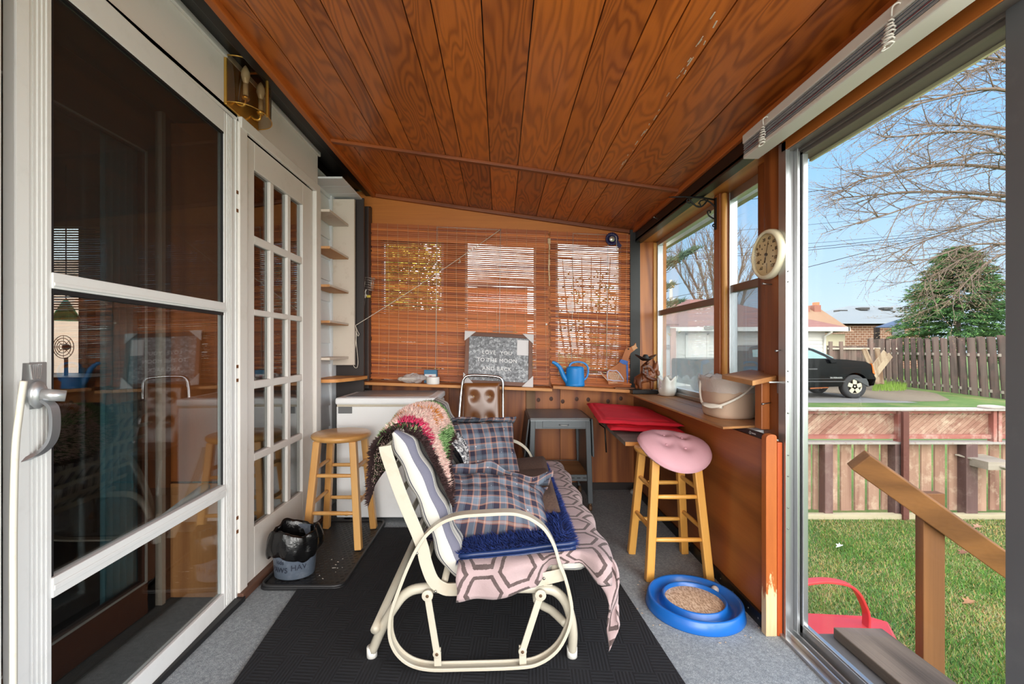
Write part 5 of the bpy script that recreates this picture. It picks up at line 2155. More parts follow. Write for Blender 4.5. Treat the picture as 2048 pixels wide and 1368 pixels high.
m_galv = patterned('galvanised_spangle', fgalv, .5, .2, 100)
m_galv.node_tree.nodes['Principled BSDF'].inputs['Metallic'].default_value = .2
m = MB(SM).box(-W_ / 2 + fw, W_ / 2 - fw, fw, H_ - fw, -.006, .004)
m.build('metal_panel', m_galv, sgn)
m_lt2 = flat('sign_white', (236, 236, 236), .5)
for t, x, y in (('LOVE', -.075, .245), ('YOU', .055, .245), ('TO THE MOON', -.012, .186), ('AND BACK', -.012, .122)):
    text(t, .040, SM @ Matrix.Translation((x, y, .0055)), 'lettering', m_lt2, sgn, .002, 0, 'CENTER', 1.12)
m = MB(SM).box(W_ / 2 - .118, W_ / 2 - .032, .235, .352, .004, .0055)
m.build('paper_label', flat('paper_white', (228, 226, 228), .7, var=.03), sgn)
m_card = flat('card_white', (214, 210, 210), .7, var=.04)
for sx in (-1, 1):
    for top_ in (0, 1):
        m = MB(SM)
        x = sx * (W_ / 2 + .006)
        y = H_ + .004 if top_ else -.002
        dx_, dy_ = -sx * .085, (-.075 if top_ else .085)
        tri = [(x, y, .016), (x + dx_, y, .016), (x, y + dy_, .016)]
        m.prism(tri, (0, 0, .003))
        m.build('corner_guard', m_card, sgn)

# watering can
p = on_shelf(1150, 3.30, sh2)
wc = thing('watering_can', p, 'blue plastic watering can with long spout on the right window shelf', 'watering can')
m_can = flat('can_blue', (24, 134, 212), .4, var=.05)
m = MB()
m.lathe([(0, 0), (.068, 0), (.072, .004), (.072, .018), (.070, .02), (.066, .13), (.062, .142), (.05, .148), (.03, .149)], p, 34, ex=1.0, ey=.8)
m.build('body', m_can, wc)
m = MB()
m.tube(spline([p + V((-.05, 0, .025)), p + V((-.085, 0, .075)), p + V((-.115, 0, .14)), p + V((-.15, 0, .172)), p + V((-.172, 0, .180))], 6), [.022 - .0125 * i / 24 for i in range(25)], 14)
m.build('spout', m_can, wc)
m = MB()
m.sweep(spline([p + V((-.045, 0, .145)), p + V((-.03, 0, .17)), p + V((.01, 0, .182)), p + V((.06, 0, .176)), p + V((.092, 0, .15)), p + V((.098, 0, .11)), p + V((.088, 0, .07)), p + V((.066, 0, .045))], 6), [(-.011, -.006), (.011, -.006), (.011, .006), (-.011, .006)], (0, 1, 0), False, True)
m.build('handle', m_can, wc, bevel=.002)

# wooden goose cut-out with a blue scarf
gz = on_shelf(1245, 3.29, sh2)
gs = thing('goose_ornament', gz, 'painted wooden goose cut-out with blue scarf beside the carved rider', 'ornament')
gp = lambda px, py, dy=0.0: onY(px, py, 3.29) + V((0, dy, 0))
z1px = lambda x, y: (1200 + x / 11.4, 680 + y / 11.4)
body = [(20, 740), (60, 800), (130, 870), (180, 930), (190, 1010), (520, 1010), (560, 940), (610, 860), (640, 700), (640, 540), (650, 430), (700, 300), (770, 250), (840, 190), (780, 130), (720, 150), (690, 170), (640, 170), (585, 200), (550, 290), (500, 420), (430, 520), (360, 580), (270, 630), (180, 680), (150, 780), (90, 800), (40, 735)]
m = MB()
m.prism([gp(*z1px(a, b)) for a, b in body], (0, .014, 0))
m_goose = wood('goose_wood', (148, 82, 40), (196, 124, 74), 'z', 1, .6, 0, 12, .3, .4)
m.build('body', m_goose, gs, bevel=.001)
m = MB()
m.prism([gp(*z1px(a, b), -.003) for a, b in [(720, 150), (780, 120), (815, 65), (830, 150), (860, 185), (800, 215), (770, 245), (735, 200)]], (0, .02, 0))
m.build('beak', flat('beak_tan', (206, 150, 104), .6, var=.1), gs)
m = MB()
m.prism([gp(*z1px(a, b), -.004) for a, b in [(440, 500), (475, 440), (560, 460), (640, 490), (625, 540), (610, 570), (520, 550)]], (0, .022, 0))
m.prism([gp(*z1px(a, b), -.004) for a, b in [(595, 560), (632, 550), (640, 700), (632, 900), (622, 1000), (612, 900), (598, 720)]], (0, .006, 0))
m.build('scarf', flat('scarf_blue', (70, 110, 184), .7, var=.4, vs=60), gs)
m = MB()
wpts = [(170, 900), (160, 800), (175, 720), (220, 690), (300, 705), (370, 695), (420, 740), (470, 800), (520, 880), (540, 940), (430, 930), (300, 930)]
m.tube([gp(*z1px(a, b), -.003) for a, b in wpts], .0042, 7, True)
m.build('wing_trim', flat('trim_lilac', (196, 196, 220), .7), gs)
m = MB()
for k in range(9):
    a0 = (175 + 36 * k, 720 + 14 * max(0, k - 4))
    for d_ in (1, -1):
        x0_, y0_ = a0[0] - d_ * 0, a0[1]
        xa, ya = a0[0] - d_ * 70, 900
        xa = max(170, min(520, xa + 20))
        m.bar(gp(*z1px(max(180, min(440, x0_)), y0_ + 10), -.002), gp(*z1px(xa, ya + 10), -.002), .0022, .002, (0, 1, 0))
m.tube([gp(*z1px(a, b), -.002) for a, b in [(210, 960), (270, 970), (330, 965), (400, 975)]], .0018, 6)
m.tube([gp(*z1px(a, b), -.002) for a, b in [(20, 750), (70, 820), (140, 890), (190, 940)]], .002, 6)
m.build('painted_lattice', flat('lattice_white', (226, 214, 190), .7), gs)
m = MB()
m.ball(gp(*z1px(648, 205), -.003), (.006, .003, .006), 10, 6)
m.build('eye', m_black, gs)
m = MB()
m.box(gz.x - .06, gz.x + .085, 3.27, 3.32, gz.z + .0, gz.z + .01)
m.build('base', wood('goose_base', (96, 58, 34), (150, 98, 60), 'x', 1, .5), gs)

# carved rider on a donkey
cf = onY(1293, 783, 3.17)
cf = V((1.062, 3.20, .776))
cv = thing('carved_figurine', cf, 'dark carved wooden figurine of a rider in a wide hat on a donkey', 'figurine')
m_carve = wood('carved_wood', (70, 32, 14), (150, 84, 42), 'z', 2.0, .35, .2, 20, .4, .4)
k_ = 1.0 / 880 * 3.17
q = lambda px, py, dy=0.0: V(((px - 1293) * k_ + cf.x, cf.y + dy, cf.z + (783 - py) * k_))
m = MB()
m.prism([q(1262, 783, -.05), q(1312, 783, -.05), q(1316, 779, -.05), q(1314, 775, -.05), q(1262, 775, -.05)], (0, .1, 0))
m.build('base', m_black, cv, bevel=.004)


def skin(name, verts, edges, mt, parent, sub=2):
    me = bpy.data.meshes.new(name)
    off = wloc(parent)
    me.from_pydata([tuple(V(v[0]) - off) for v in verts], edges, [])
    o = bpy.data.objects.new(name, me)
    COL.objects.link(o)
    o.parent = parent
    sk = o.modifiers.new('skin', 'SKIN')
    sk.use_smooth_shade = True
    if not me.skin_vertices:
        bpy.context.view_layer.objects.active = o
        me.skin_vertices.layers if False else None
    lay = me.skin_vertices[0] if len(me.skin_vertices) else None
    for i, v in enumerate(verts):
        r_ = v[1] * 1.3
        me.skin_vertices[0].data[i].radius = (r_, r_)
    me.skin_vertices[0].data[0].use_root = True
    ss = o.modifiers.new('sub', 'SUBSURF')
    ss.levels = ss.render_levels = sub
    me.materials.append(mt)
    return o


# donkey: trunk, neck, head, ears, legs (3/4 view, head towards the window)
vs_ = [(q(1294, 752, 0), .030), (q(1281, 751, .008), .029), (q(1303, 748, -.006), .027), (q(1309, 737, -.01), .018), (q(1312, 729, -.012), .015), (q(1314, 742, -.03), .012), (q(1315, 748, -.04), .009),
       (q(1310, 722, -.005), .006), (q(1309, 716, 0), .004), (q(1314, 722, -.012), .006), (q(1315, 717, -.01), .004),
       (q(1279, 764, -.012), .013), (q(1281, 775, -.014), .010), (q(1276, 764, .024), .012), (q(1277, 775, .026), .010),
       (q(1303, 762, -.022), .011), (q(1302, 775, -.022), .009), (q(1306, 762, .012), .011), (q(1307, 775, .012), .009), (q(1273, 752, .012), .010), (q(1271, 764, .014), .006)]
ed_ = [(0, 1), (0, 2), (2, 3), (3, 4), (4, 5), (5, 6), (4, 7), (7, 8), (4, 9), (9, 10), (1, 11), (11, 12), (1, 13), (13, 14), (2, 15), (15, 16), (2, 17), (17, 18), (1, 19), (19, 20)]
skin('donkey', vs_, ed_, m_carve, cv)
vs_ = [(q(1291, 740, -.006), .020), (q(1291, 730, -.008), .020), (q(1292, 723, -.012), .012), (q(1295, 720, -.018), .016), (q(1296, 724, -.02), .013),
       (q(1284, 731, -.02), .012), (q(1283, 741, -.034), .010), (q(1297, 749, -.04), .008), (q(1301, 730, -.014), .010), (q(1306, 742, -.034), .008),
       (q(1290, 748, -.034), .013), (q(1303, 755, -.044), .010), (q(1312, 753, -.05), .008), (q(1288, 747, .028), .012), (q(1298, 760, .034), .009)]
ed_ = [(0, 1), (1, 2), (2, 3), (3, 4), (1, 5), (5, 6), (6, 7), (1, 8), (8, 9), (0, 10), (10, 11), (11, 12), (0, 13), (13, 14)]
skin('rider', vs_, ed_, wood('carved_wood_dark', (60, 28, 14), (124, 66, 34), 'z', 2, .35, .2), cv)
m = MB()
hc = q(1291, 714, -.012)
m.lathe([(0, .036), (.013, .034), (.019, .02), (.022, .005), (.045, .001), (.066, .018), (.068, .022), (.064, .022), (.043, .007), (.02, .0), (0, .0)], hc, 28,
        fn=lambda qq, r, z: (r * (1 + .12 * cos(2 * qq)), z + (.014 * cos(2 * qq) if r > .03 else 0)))
m.build('hat', flat('hat_black', (34, 32, 32), .4, var=.3), cv)

# white pot with a petal rim
pp = V((1.165, 3.06, .775))
m = MB()


def petal(q_, r, z):
    k = max(0, z - .06) / .065
    return r * (1 + .035 * cos(6 * q_)) + .006 * k * cos(6 * q_), z + .016 * k * cos(6 * q_)


m.lathe([(0, 0), (.042, 0), (.054, .008), (.062, .035), (.060, .07), (.056, .10), (.062, .124), (.060, .125), (.053, .10), (.055, .06), (.05, .02), (0, .012)], pp, 60, fn=petal)
pt = thing('flower_pot', pp, 'small white ceramic pot with petal shaped rim on the window sill', 'pot')
m.build('pot_body', flat('white_ceramic', (222, 220, 214), .25, var=.04, vs=12, coat=.3), pt)
m = MB()
for k in range(5):
    m.ball(pp + V((-.058 + .004 * (k % 2), -.016 - .003 * k, .05 + .012 * k)), (.004, .005, .006), 8, 5)
m.build('painted_flowers', flat('faded_paint', (200, 178, 190), .4, var=.4, vs=80), pt)

# tan bucket with a bag liner
bk = V((1.115, 2.155, .775))
bu = thing('bucket', bk, 'tan oval plastic bucket with clear bag liner and white handle on the sill', 'bucket')
m_tan = flat('tan_plastic', (206, 180, 158), .35, var=.03)
RX, RY = .105, .128
sq = lambda q_, r, z: (r * (abs(cos(q_)) ** 3.2 + abs(sin(q_)) ** 3.2) ** (-1 / 3.2), z)
m = MB()
m.lathe([(0, .0), (.84, 0), (.90, .006), (.93, .02), (1.0, .168), (1.05, .172), (1.05, .184), (.985, .184), (.97, .17), (.88, .012), (0, .01)], bk, 60, ex=RX, ey=RY, fn=sq)
m.build('body', m_tan, bu)
m = MB()


def lin_(q_, r, z):
    r, z = sq(q_, r, z)
    return r * (1 + .03 * noise.noise(V((cos(q_) * 3, sin(q_) * 3, z * 30)))), z + .012 * noise.noise(V((cos(q_) * 4, sin(q_) * 4, 2 + z * 9)))


m.lathe([(.15, .12), (.6, .125), (.93, .15), (.99, .192), (1.05, .197), (1.09, .182), (1.085, .15), (1.07, .125)], bk, 80, ex=RX, ey=RY, fn=lin_)
m_bagc, g_, b_ = newmat('clear_bag')
b_.inputs['Base Color'].default_value = lin((226, 222, 220))
b_.inputs['Roughness'].default_value = .18
b_.inputs['Alpha'].default_value = .42
g_.link(g_.bump(g_.noise(g_.obj(), 50, 4, .7), .7, .01), b_.inputs['Normal'])
m.build('bag_liner', m_bagc, bu)
m = MB()
m.ball(bk + V((-.035, -.01, .15)), (.045, .03, .03), 12, 8, fn=lambda u, v: 1 + .4 * noise.noise(V((u * 9, v * 9, 0))))
m.build('green_scraps', flat('scrap_green', (52, 84, 62), .8, var=.4, vs=40), bu)
m = MB()
hp = spline([bk + V((-.11, .05, .165)), bk + V((-.135, .0, .11)), bk + V((-.145, -.06, .065)), bk + V((-.115, -.125, .062)), bk + V((-.03, -.150, .105)), bk + V((.04, -.142, .155)), bk + V((.075, -.128, .175))], 7)
m.sweep(hp, [(-.006, -.004), (.006, -.004), (.006, .004), (-.006, .004)], (.3, .3, .9), False, False)
hn = m.build('handle', flat('handle_white', (226, 220, 208), .4), bu, bevel=.001)
m = MB()
m.cyl(bk + V((-.146, -.055, .066)), bk + V((-.095, -.135, .062)), .009, n=12)
m.build('grip', MATS['handle_white'], hn)

# clear bag, blue box and tape roll on the long shelf
p = on_shelf(822, 3.30, sh1)
m = MB()
m.ball(p + V((.02, 0, .033)), (.095, .05, .034), 40, 24, fn=lambda u, v: 1 + .38 * noise.noise(V((cos(u * 6.28) * 2.2, sin(u * 6.28) * 2.2, v * 5))) + .16 * noise.noise(V((cos(u * 6.28) * 6, sin(u * 6.28) * 6, v * 11))))
pb = thing('plastic_bag', p, 'crumpled clear plastic bag on the long shelf above the freezer', 'bag')
m.build('bag', m_bagc, pb, sub=1)
m = MB()
m.ball(p + V((-.03, 0, .03)), (.07, .035, .018), 18, 10, e=.7)
m.build('contents', flat('bag_contents', (214, 206, 194), .7), pb)
p = on_shelf(862, 3.36, sh1)
bo = thing('small_box', p, 'small blue and white cardboard box on the long shelf', 'box')
m = MB().box(p.x - .048, p.x + .048, p.y - .03, p.y + .03, p.z, p.z + .10)
m.build('carton', flat('box_blue', (44, 110, 148), .5, var=.05), bo, bevel=.001)
m = MB().box(p.x - .042, p.x + .042, p.y - .0315, p.y - .03, p.z + .022, p.z + .068)
m.build('white_panel', flat('box_white', (226, 224, 222), .6), bo)
m = MB()
for k in range(3):
    m.box(p.x - .012, p.x + .014, p.y - .0325, p.y - .0315, p.z + .034 + .009 * k, p.z + .039 + .009 * k)
m.box(p.x - .002, p.x + .004, p.y - .0325, p.y - .0315, p.z + .032, p.z + .058)
m.build('printed_mark', flat('box_red', (186, 60, 84), .6), bo)
p = on_shelf(866, 3.27, sh1)
m = MB()
m.lathe([(.026, 0), (.047, 0), (.048, .003), (.048, .049), (.047, .052), (.026, .052), (.026, 0)], p, 32)
tag(m.build('tape_roll', flat('tape_white', (234, 232, 228), .5)), 'white roll of tape standing in front of the blue box', 'tape roll')

# ================================================================ hung things
# wall sconce over the doors
cx_ = onX(490, 200, XL)
sc = thing('wall_sconce', (XL, 1.99, 2.22), 'brass and smoked glass wall sconce with two candle bulbs above the doors', 'lamp')
m_brass = flat('polished_brass', (206, 160, 76), .3, .75, var=.08)
ya, yb = 1.83, 2.075
za, zb = 2.123, 2.337
m = MB()
m.box(XL, XL + .012, ya, yb, za, zb)
m.build('back_plate', m_brass, sc, bevel=.003)
m = MB()
yc, hw = (ya + yb) / 2, (yb - ya) / 2
m.grid(lambda u, v: V((XL + .012 + .105 * sin(PI * u) ** .8, yc - hw * .96 * cos(PI * u), za + .012 + (zb - za - .02) * v)), 30, 4)
m_smk = glass('smoked_glass', (204, 190, 170), boost=1.5)
m.build('glass_shade', m_smk, sc)
m = MB()
m.tube([V((XL + .012 + .107 * sin(PI * k / 24) ** .8, yc - hw * .97 * cos(PI * k / 24), zb - .008)) for k in range(25)], .003, 6)
m.tube([V((XL + .012 + .107 * sin(PI * k / 24) ** .8, yc - hw * .97 * cos(PI * k / 24), za + .012)) for k in range(25)], .002, 6)
m.box(XL + .112, XL + .122, yc - .004, yc + .004, za + .01, zb - .005)
m.box(XL + .012, XL + .118, yc - .006, yc + .006, zb - .012, zb - .008)
m.build('brass_trim', m_brass, sc)
for yy in (yc - .06, yc + .06):
    m = MB()
    m.tube(spline([(XL + .012, yy, za + .045), (XL + .03, yy, za + .03), (XL + .05, yy, za + .03), (XL + .056, yy, za + .05)], 5), .0055, 8)
    m.lathe([(0, .048), (.012, .05), (.018, .06), (.014, .066)], (XL + .056, yy, za), 16)
    arm = m.build('arm', m_brass, sc)
    m = MB()
    m.cyl((XL + .056, yy, za + .062), (XL + .056, yy, za + .12), .0105, n=14)
    m.build('candle_sleeve', flat('candle_ivory', (206, 190, 160), .4), arm)
    m = MB()
    m.lathe([(.008, .12), (.012, .13), (.0185, .152), (.017, .17), (.009, .19), (.002, .2), (0, .201)], (XL + .056, yy, za), 18)
    m.build('bulb', flat('bulb_glass', (222, 214, 196), .15, spec=.8), arm)

# wire cage with a clip, hung on the brown post
wcg = thing('wire_cage', onY(738, 570, 3.30), 'small wire cage with white clip and yellow tag hung on the brown post', 'cage')
wp = lambda x, y, dy: onY(715 + x / 15.2, 540 + y / 15.2, 3.31) + V((0, dy, 0))
m = MB()
for x0_, x1_ in ((150, 100), (205, 165), (262, 225), (440, 430), (520, 475)):
    m.tube([wp(x0_, 215, -.015), wp(x1_, 585, -.015)], .0016, 5)
for t_ in (0, .2, .4, .6, .8, 1):
    a_, b_2 = wp(150 - 50 * t_, 215 + 370 * t_, -.015), wp(520 - 45 * t_, 265 + 345 * t_, -.015)
    m.tube([a_, b_2], .0012, 5)
    m.tube([a_, a_ + V((.0, .05, .0))], .0012, 5)
    m.tube([b_2, b_2 + V((.0, .05, .0))], .0012, 5)
    m.tube([a_ + V((.0, .05, .0)), b_2 + V((.0, .05, .0))], .0012, 5)
m.build('wire_frame', flat('galv_wire', (196, 190, 180), .35, .7), wcg)
m = MB()
m.tube(spline([wp(290, 600, -.02), wp(265, 680, -.024), wp(275, 760, -.024), wp(255, 860, -.02)], 4), .005, 8)
m.box(*[v for a, b in zip(wp(215, 820, -.03), wp(320, 760, -.02)) for v in (min(a, b), max(a, b))])
m.build('clip', flat('clip_white2', (222, 214, 206), .5), wcg)
m = MB()
m.box(*[v for a, b in zip(wp(315, 850, -.032), wp(430, 780, -.026)) for v in (min(a, b), max(a, b))])
m.build('yellow_tag', flat('tag_yellow', (206, 180, 60), .5, var=.3, vs=80), wcg)
m = MB()
m.tube(spline([wp(262, 860, -.02), wp(245, 1020, -.02), wp(225, 1120, -.018), wp(185, 1270, -.015)], 4), .0022, 6)
m.build('string', flat('grey_string', (110, 108, 104), .8), wcg)

# cord tied across the blind, with its loose end on the nook board
m_cord = flat('cotton_cord', (206, 196, 182), .85, var=.1)
pA, pB = onY(711, 651, 3.15), onY(1001, 459, 3.375)
m = MB()
pts = [pA + (pB - pA) * t + V((0, 0, -.014 * sin(PI * t))) for t in [i / 40 for i in range(41)]]
for i, t in enumerate([i / 40 for i in range(41)]):
    if .42 < t < .62:
        pts[i] += V((.004 * sin(i * 2.4), 0, .004 * cos(i * 2.4)))
m.tube(pts, .0024, 6)
kp = pts[28]
m.tube(spline([kp, kp + V((.008, -.004, -.02)), kp + V((-.006, -.004, -.034)), kp + V((.01, -.004, -.03)), kp + V((.002, 0, -.004))], 5), .002, 5)
e = pA
m.tube(spline([e, onY(713, 664, 3.15), onY(711, 690, 3.15), onY(707, 720, 3.15), onY(708, 733, 3.15), onY(714, 735, 3.15), onY(716, 722, 3.15), onY(713, 690, 3.15), onY(712, 662, 3.15)], 6), .0022, 6)
m.tube(spline([e, onY(715, 662, 3.14), onY(718, 668, 3.14), onY(716, 672, 3.14), onY(713, 664, 3.14)], 5), .002, 5)
tag(m.build('tied_cord', m_cord), 'pale cord tied diagonally across the bamboo blind with a dangling loop', 'cord')
m = MB()
m.cyl(pB + V((0, .0, .002)), pB + V((0, .04, .004)), .003, n=8)
m.ball(pB, (.004, .004, .004), 8, 6)
tag(m.build('cord_hook', m_steel), 'small hook at the top of the blind where the diagonal cord ends', 'hook')
# blue rosette
rs = onY(1224, 478, 3.385)
ro = thing('rosette', rs, 'dark blue ribbon rosette with silver centre pinned on the right blind', 'rosette')
m = MB()
m.lathe([(.02, -.004), (.036, 0), (.050, .003)], rs, 60, (1, 0, 0), (0, 0, 1), (0, -1, 0), fn=lambda qq, r, z: (r * (1 + .05 * cos(20 * qq)), z + .004 * cos(20 * qq) * (r > .03)))
m_nav = flat('navy_ribbon', (30, 26, 74), .45, var=.2)
m.build('pleats', m_nav, ro, solid=.001)
m = MB()
m.lathe([(0, .006), (.020, .006), (.022, .002)], rs, 24, (1, 0, 0), (0, 0, 1), (0, -1, 0))
m.build('centre', flat('silver_foil', (206, 200, 186), .25, .6, var=.3, vs=70), ro)
m = MB()
m.prism([rs + V((.012, .001, -.02)), rs + V((.04, .001, -.005)), rs + V((.076, .001, -.05)), rs + V((.062, .001, -.068)), rs + V((.048, .001, -.064))], (0, .0015, 0))
m.build('tail', m_nav, ro)
m = MB()
m.tube(spline([rs + V((.026, -.006, .022)), rs + V((.032, -.006, .01)), rs + V((.033, -.006, -.05)), rs + V((.034, -.006, -.085))], 4), .0022, 6)
tag(m.build('loose_cord', m_cord), 'short loose cord end hanging over the blue rosette', 'cord')
# ================================================================ outdoors
GZ = -0.6
def flawn(g):
    co = g.obj()
    n1 = g.noise(co, .9, 5, .6)
    n2 = g.noise(co, 26, 4, .7)
    f = g.math('ADD', g.math('MULTIPLY', n1, .6), g.math('MULTIPLY', n2, .4))
    return g.ramp(f, [(.36, lin((54, 82, 28))), (.52, lin((82, 108, 42))), (.62, lin((120, 114, 68))), (.74, lin((156, 142, 98)))])


m_lawn = patterned('lawn_turf', flawn, .95, .9, 60)
struct(MB().add([(-40, -30, GZ), (90, -30, GZ), (90, 120, GZ), (-40, 120, GZ)], [(0, 1, 2, 3)]).build('ground_lawn', m_lawn, base=(0, 0, GZ)))
struct(MB().box(2.0, 12.9, 13.6, 24, GZ - .02, GZ + .008).build('ground_driveway', flat('asphalt', (122, 119, 116), .9, var=.15, vs=3, bump=.3, bs=80, dirt=(120, 112, 100), dirt_amt=.4)))
m = MB()
rr = random.Random(21)
for k in range(70000):
    d = rr.random()
    y = 1.75 + 2.6 * d ** 1.2
    x = y * rr.uniform(.56, 1.22)
    n_ = noise.noise(V((x * 1.1, y * 1.1, 3))) + .5 * noise.noise(V((x * 3, y * 3, 8)))
    if rr.random() < .46 + n_ * .9:
        c = lin((rr.uniform(62, 102), rr.uniform(100, 136), rr.uniform(30, 54)))[:3]
    else:
        c = lin((rr.uniform(136, 186), rr.uniform(126, 164), rr.uniform(78, 112)))[:3]
    m.col = c
    L = rr.uniform(.014, .036) * (1.2 if c[1] > c[0] else .8)
    a = rr.uniform(0, 6.28)
    t = rr.uniform(.3, 1.4)
    b = V((x, y, GZ))
    s_ = V((cos(a + 1.57), sin(a + 1.57), 0)) * .0024
    tip = b + V((cos(a) * t, sin(a) * t, 1)).normalized() * L
    m.add([b - s_, b + s_, tip], [(0, 1, 2)])
m.col = (1, 1, 1)
gr = m.build('lawn_grass', patterned('grass_blades', lambda g: g.attr('pcol', 'Color'), .9, 0))
tag(gr, 'short patchy green and straw coloured lawn grass outside the sliding door', 'grass', None, 'stuff')

struct(MB().prism(rounded([(12.4, 13.9, GZ), (14.4, 14.0, GZ), (16.4, 16.6, GZ), (16.6, 19.5, GZ), (12.4, 19.5, GZ)], .6, 5), (0, 0, .012)).build('ground_dirt', flat('dirt_and_gravel', (112, 98, 80), .95, var=.3, vs=9, bump=.5, bs=40, dirt=(176, 164, 146), dirt_amt=.6)))

# ---- deck, step plank, railing, red chair
struct(MB().box(1.20, 1.40, -1.0, 1.775, -.12, -.045).build('floor_deck', flat('weathered_grey_deck', (98, 94, 94), .8, var=.15, vs=5, dirt=(70, 60, 58), dirt_amt=.4)))
struct(MB().box(1.25, 1.385, -1.0, 1.70, GZ, -.12).build('wall_deck_base', m_dbrown))
m = MB()
m.val = .4
m.prism([(1.325, .2, -.043), (1.512, .2, -.043), (1.512, 1.742, -.043), (1.325, 1.750, -.043)], (0, 0, .042))
m_grw = wood('weathered_grey_wood', (66, 54, 46), (138, 120, 106), 'y', 1, .85, 0, 22, .5, .5, .2, .3, dirt=(90, 78, 70), dirt_amt=.3)
tag(m.build('step_plank', m_grw, bevel=.004), 'weathered grey plank lying on the deck just outside the sliding door', 'plank')
m_treat = wood('treated_wood', (88, 52, 24), (142, 92, 48), 'z', 1, .7, 0, 16, .35, .4, .2, .15)
m_treatx = wood('treated_rail_wood', (92, 56, 26), (148, 98, 52), 'x', 1, .7, 0, 16, .35, .4, .2, .15)
hr = thing('stair_railing', (1.80, 1.86, GZ), 'brown treated wood stair railing of one post and a sloping handrail outside the door', 'railing')
m = MB()
m.val = .5
m.box(1.752, 1.842, 1.82, 1.858, GZ, .505)
m.build('post', m_treat, hr, bevel=.003)
m = MB()
m.val = .4
a_ = onY(1716, 919, 1.80)
b_ = onY(2080, 1178, 1.80)
d_ = (b_ - a_).normalized()
m.bar(a_, b_, .045, .088, V((0, -.35, 1)))
m.build('handrail', m_treatx, hr, bevel=.004)
rc = thing('lawn_chair', (1.62, 2.12, GZ), 'red metal lawn chair with curved tube arm beside the deck', 'chair')
m_rch = flat('red_chair_paint', (214, 66, 68), .4, var=.08)
m = MB()
m.prism([onZ(1590, 1224, -.2), onZ(1735, 1231, -.2), onZ(1776, 1243, -.21), onZ(1802, 1292, -.21), onZ(1812, 1330, -.22), onZ(1605, 1330, -.22)], (0, 0, -.02))
m.build('seat', m_rch, rc, bevel=.006)
m = MB()
m.sweep(spline([onY(1562, 1215, 2.02), onY(1580, 1175, 2.02), onY(1640, 1161, 2.02), onY(1690, 1167, 2.03), onY(1712, 1182, 2.04), onY(1725, 1205, 2.06), onY(1733, 1232, 2.08), V((1.735, 2.09, -.3)), V((1.74, 2.09, GZ))], 6), [(-.020, -.006), (.020, -.006), (.020, .006), (-.020, .006)], (0, 1, 0), False, True)
m.build('arm', m_rch, rc, bevel=.002)
m = MB()
m.prism([(1.30, 1.99, -.2), (1.30, 2.35, -.2), (1.27, 2.35, .2), (1.27, 1.99, .2)], (.015, 0, 0))
m.build('backrest', m_rch, rc, bevel=.005)
for x, y in ((1.33, 2.2), (1.35, 1.95), (1.70, 2.15)):
    m = MB().cyl((x, y, -.21), (x, y, GZ), .012, n=8)
    m.build('leg', m_rch, rc)

# ---- near fence with lattice top
FY = 4.49
nf = thing('lattice_fence', (4.2, FY, GZ), 'faded red picket fence with diagonal lattice top across the lawn', 'fence')
m_fr = wood('faded_red_fence', (116, 78, 66), (172, 138, 118), 'z', 1, .85, 0, 16, .3, .4, .4, .3, dirt=(196, 172, 150), dirt_amt=.7, stretch=10)
m_frx = wood('faded_red_rail', (120, 66, 58), (166, 104, 94), 'x', 1, .85, 0, 16, .3, .4, .3, .3, dirt=(196, 178, 166), dirt_amt=.5)
m_lat = wood('faded_lattice', (122, 78, 66), (176, 142, 124), 'x', 1, .9, 0, 10, .3, .6, .25, .2, dirt=(200, 182, 160), dirt_amt=.7)
m_peel = flat('peeling_white_paint', (158, 150, 144), .85, var=.2, vs=12, dirt=(128, 88, 78), dirt_amt=.75)
m_fpost = wood('dark_fence_post', (74, 50, 48), (124, 96, 92), 'z', 1, .85, 0, 16, .3, .4, .4, .2, dirt=(160, 140, 130), dirt_amt=.3)
fp = lambda px, py, dy=0: onY(px, py, FY) + V((0, dy, 0))
pk_ = [(1566, 1580), (1589, 1606), (1606, 1622), (1627, 1637), (1655, 1675), (1682, 1703), (1710, 1730), (1737, 1758), (1764, 1776), (1795, 1811), (1818, 1838), (1843, 1863), (1870, 1890), (1898, 1916), (1938, 1950), (1952, 1973), (1980, 1999), (2006, 2026), (2034, 2054), (2060, 2080)]
pk_ = [(1185 + 27 * k, 1205 + 27 * k) for k in range(14)] + pk_
for k, (a, b) in enumerate(pk_):
    m = MB()
    m.val = R.random()
    zt_, zb_ = fp(a, 882).z, fp(a, 1021 + (R.uniform(-3, 2))).z
    m.box(fp(a, 0).x, fp(b, 0).x, FY, FY + .02, zb_, zt_)
    m.build('picket', m_fr, nf, bevel=.002)
for a, b in ((1637, 1653), (1775, 1786), (1914, 1937)):
    m = MB()
    m.val = R.random()
    m.box(fp(a, 0).x, fp(b, 0).x, FY - .09, FY, GZ, fp(a, 884).z)
    m.build('post', m_fpost, nf, bevel=.003)
zc, zl, zr0, zr1 = fp(0, 816).z, fp(0, 826).z, fp(0, 870).z, fp(0, 884).z
xa, xb = .9, 6.6
m = MB()
m.box(xa, xb, FY - .10, FY + .06, zc - .018, zc)
m.build('cap_board', m_peel, nf, bevel=.004)
m = MB()
m.val = .4
m.box(xa, xb, FY - .05, FY, zl, zc - .018)
m.box(xa, xb, FY - .05, FY, zr0 - .03, zr0 + .012)
m.build('rail', m_frx, nf, bevel=.002)
m = MB()
m.box(xa, xb, FY - .09, FY + .02, zr1 - .006, zr1 + .016)
m.build('shelf_board', m_peel, nf, bevel=.003)
m = MB()
for x in (fp(1784, 0).x, fp(1972, 0).x, fp(1982, 0).x):
    m.box(x, x + .035, FY - .07, FY - .01, zr1, zc - .01)
m.build('lattice_upright', m_frx, nf, bevel=.002)
m = MB()
hh_ = zl - zr0
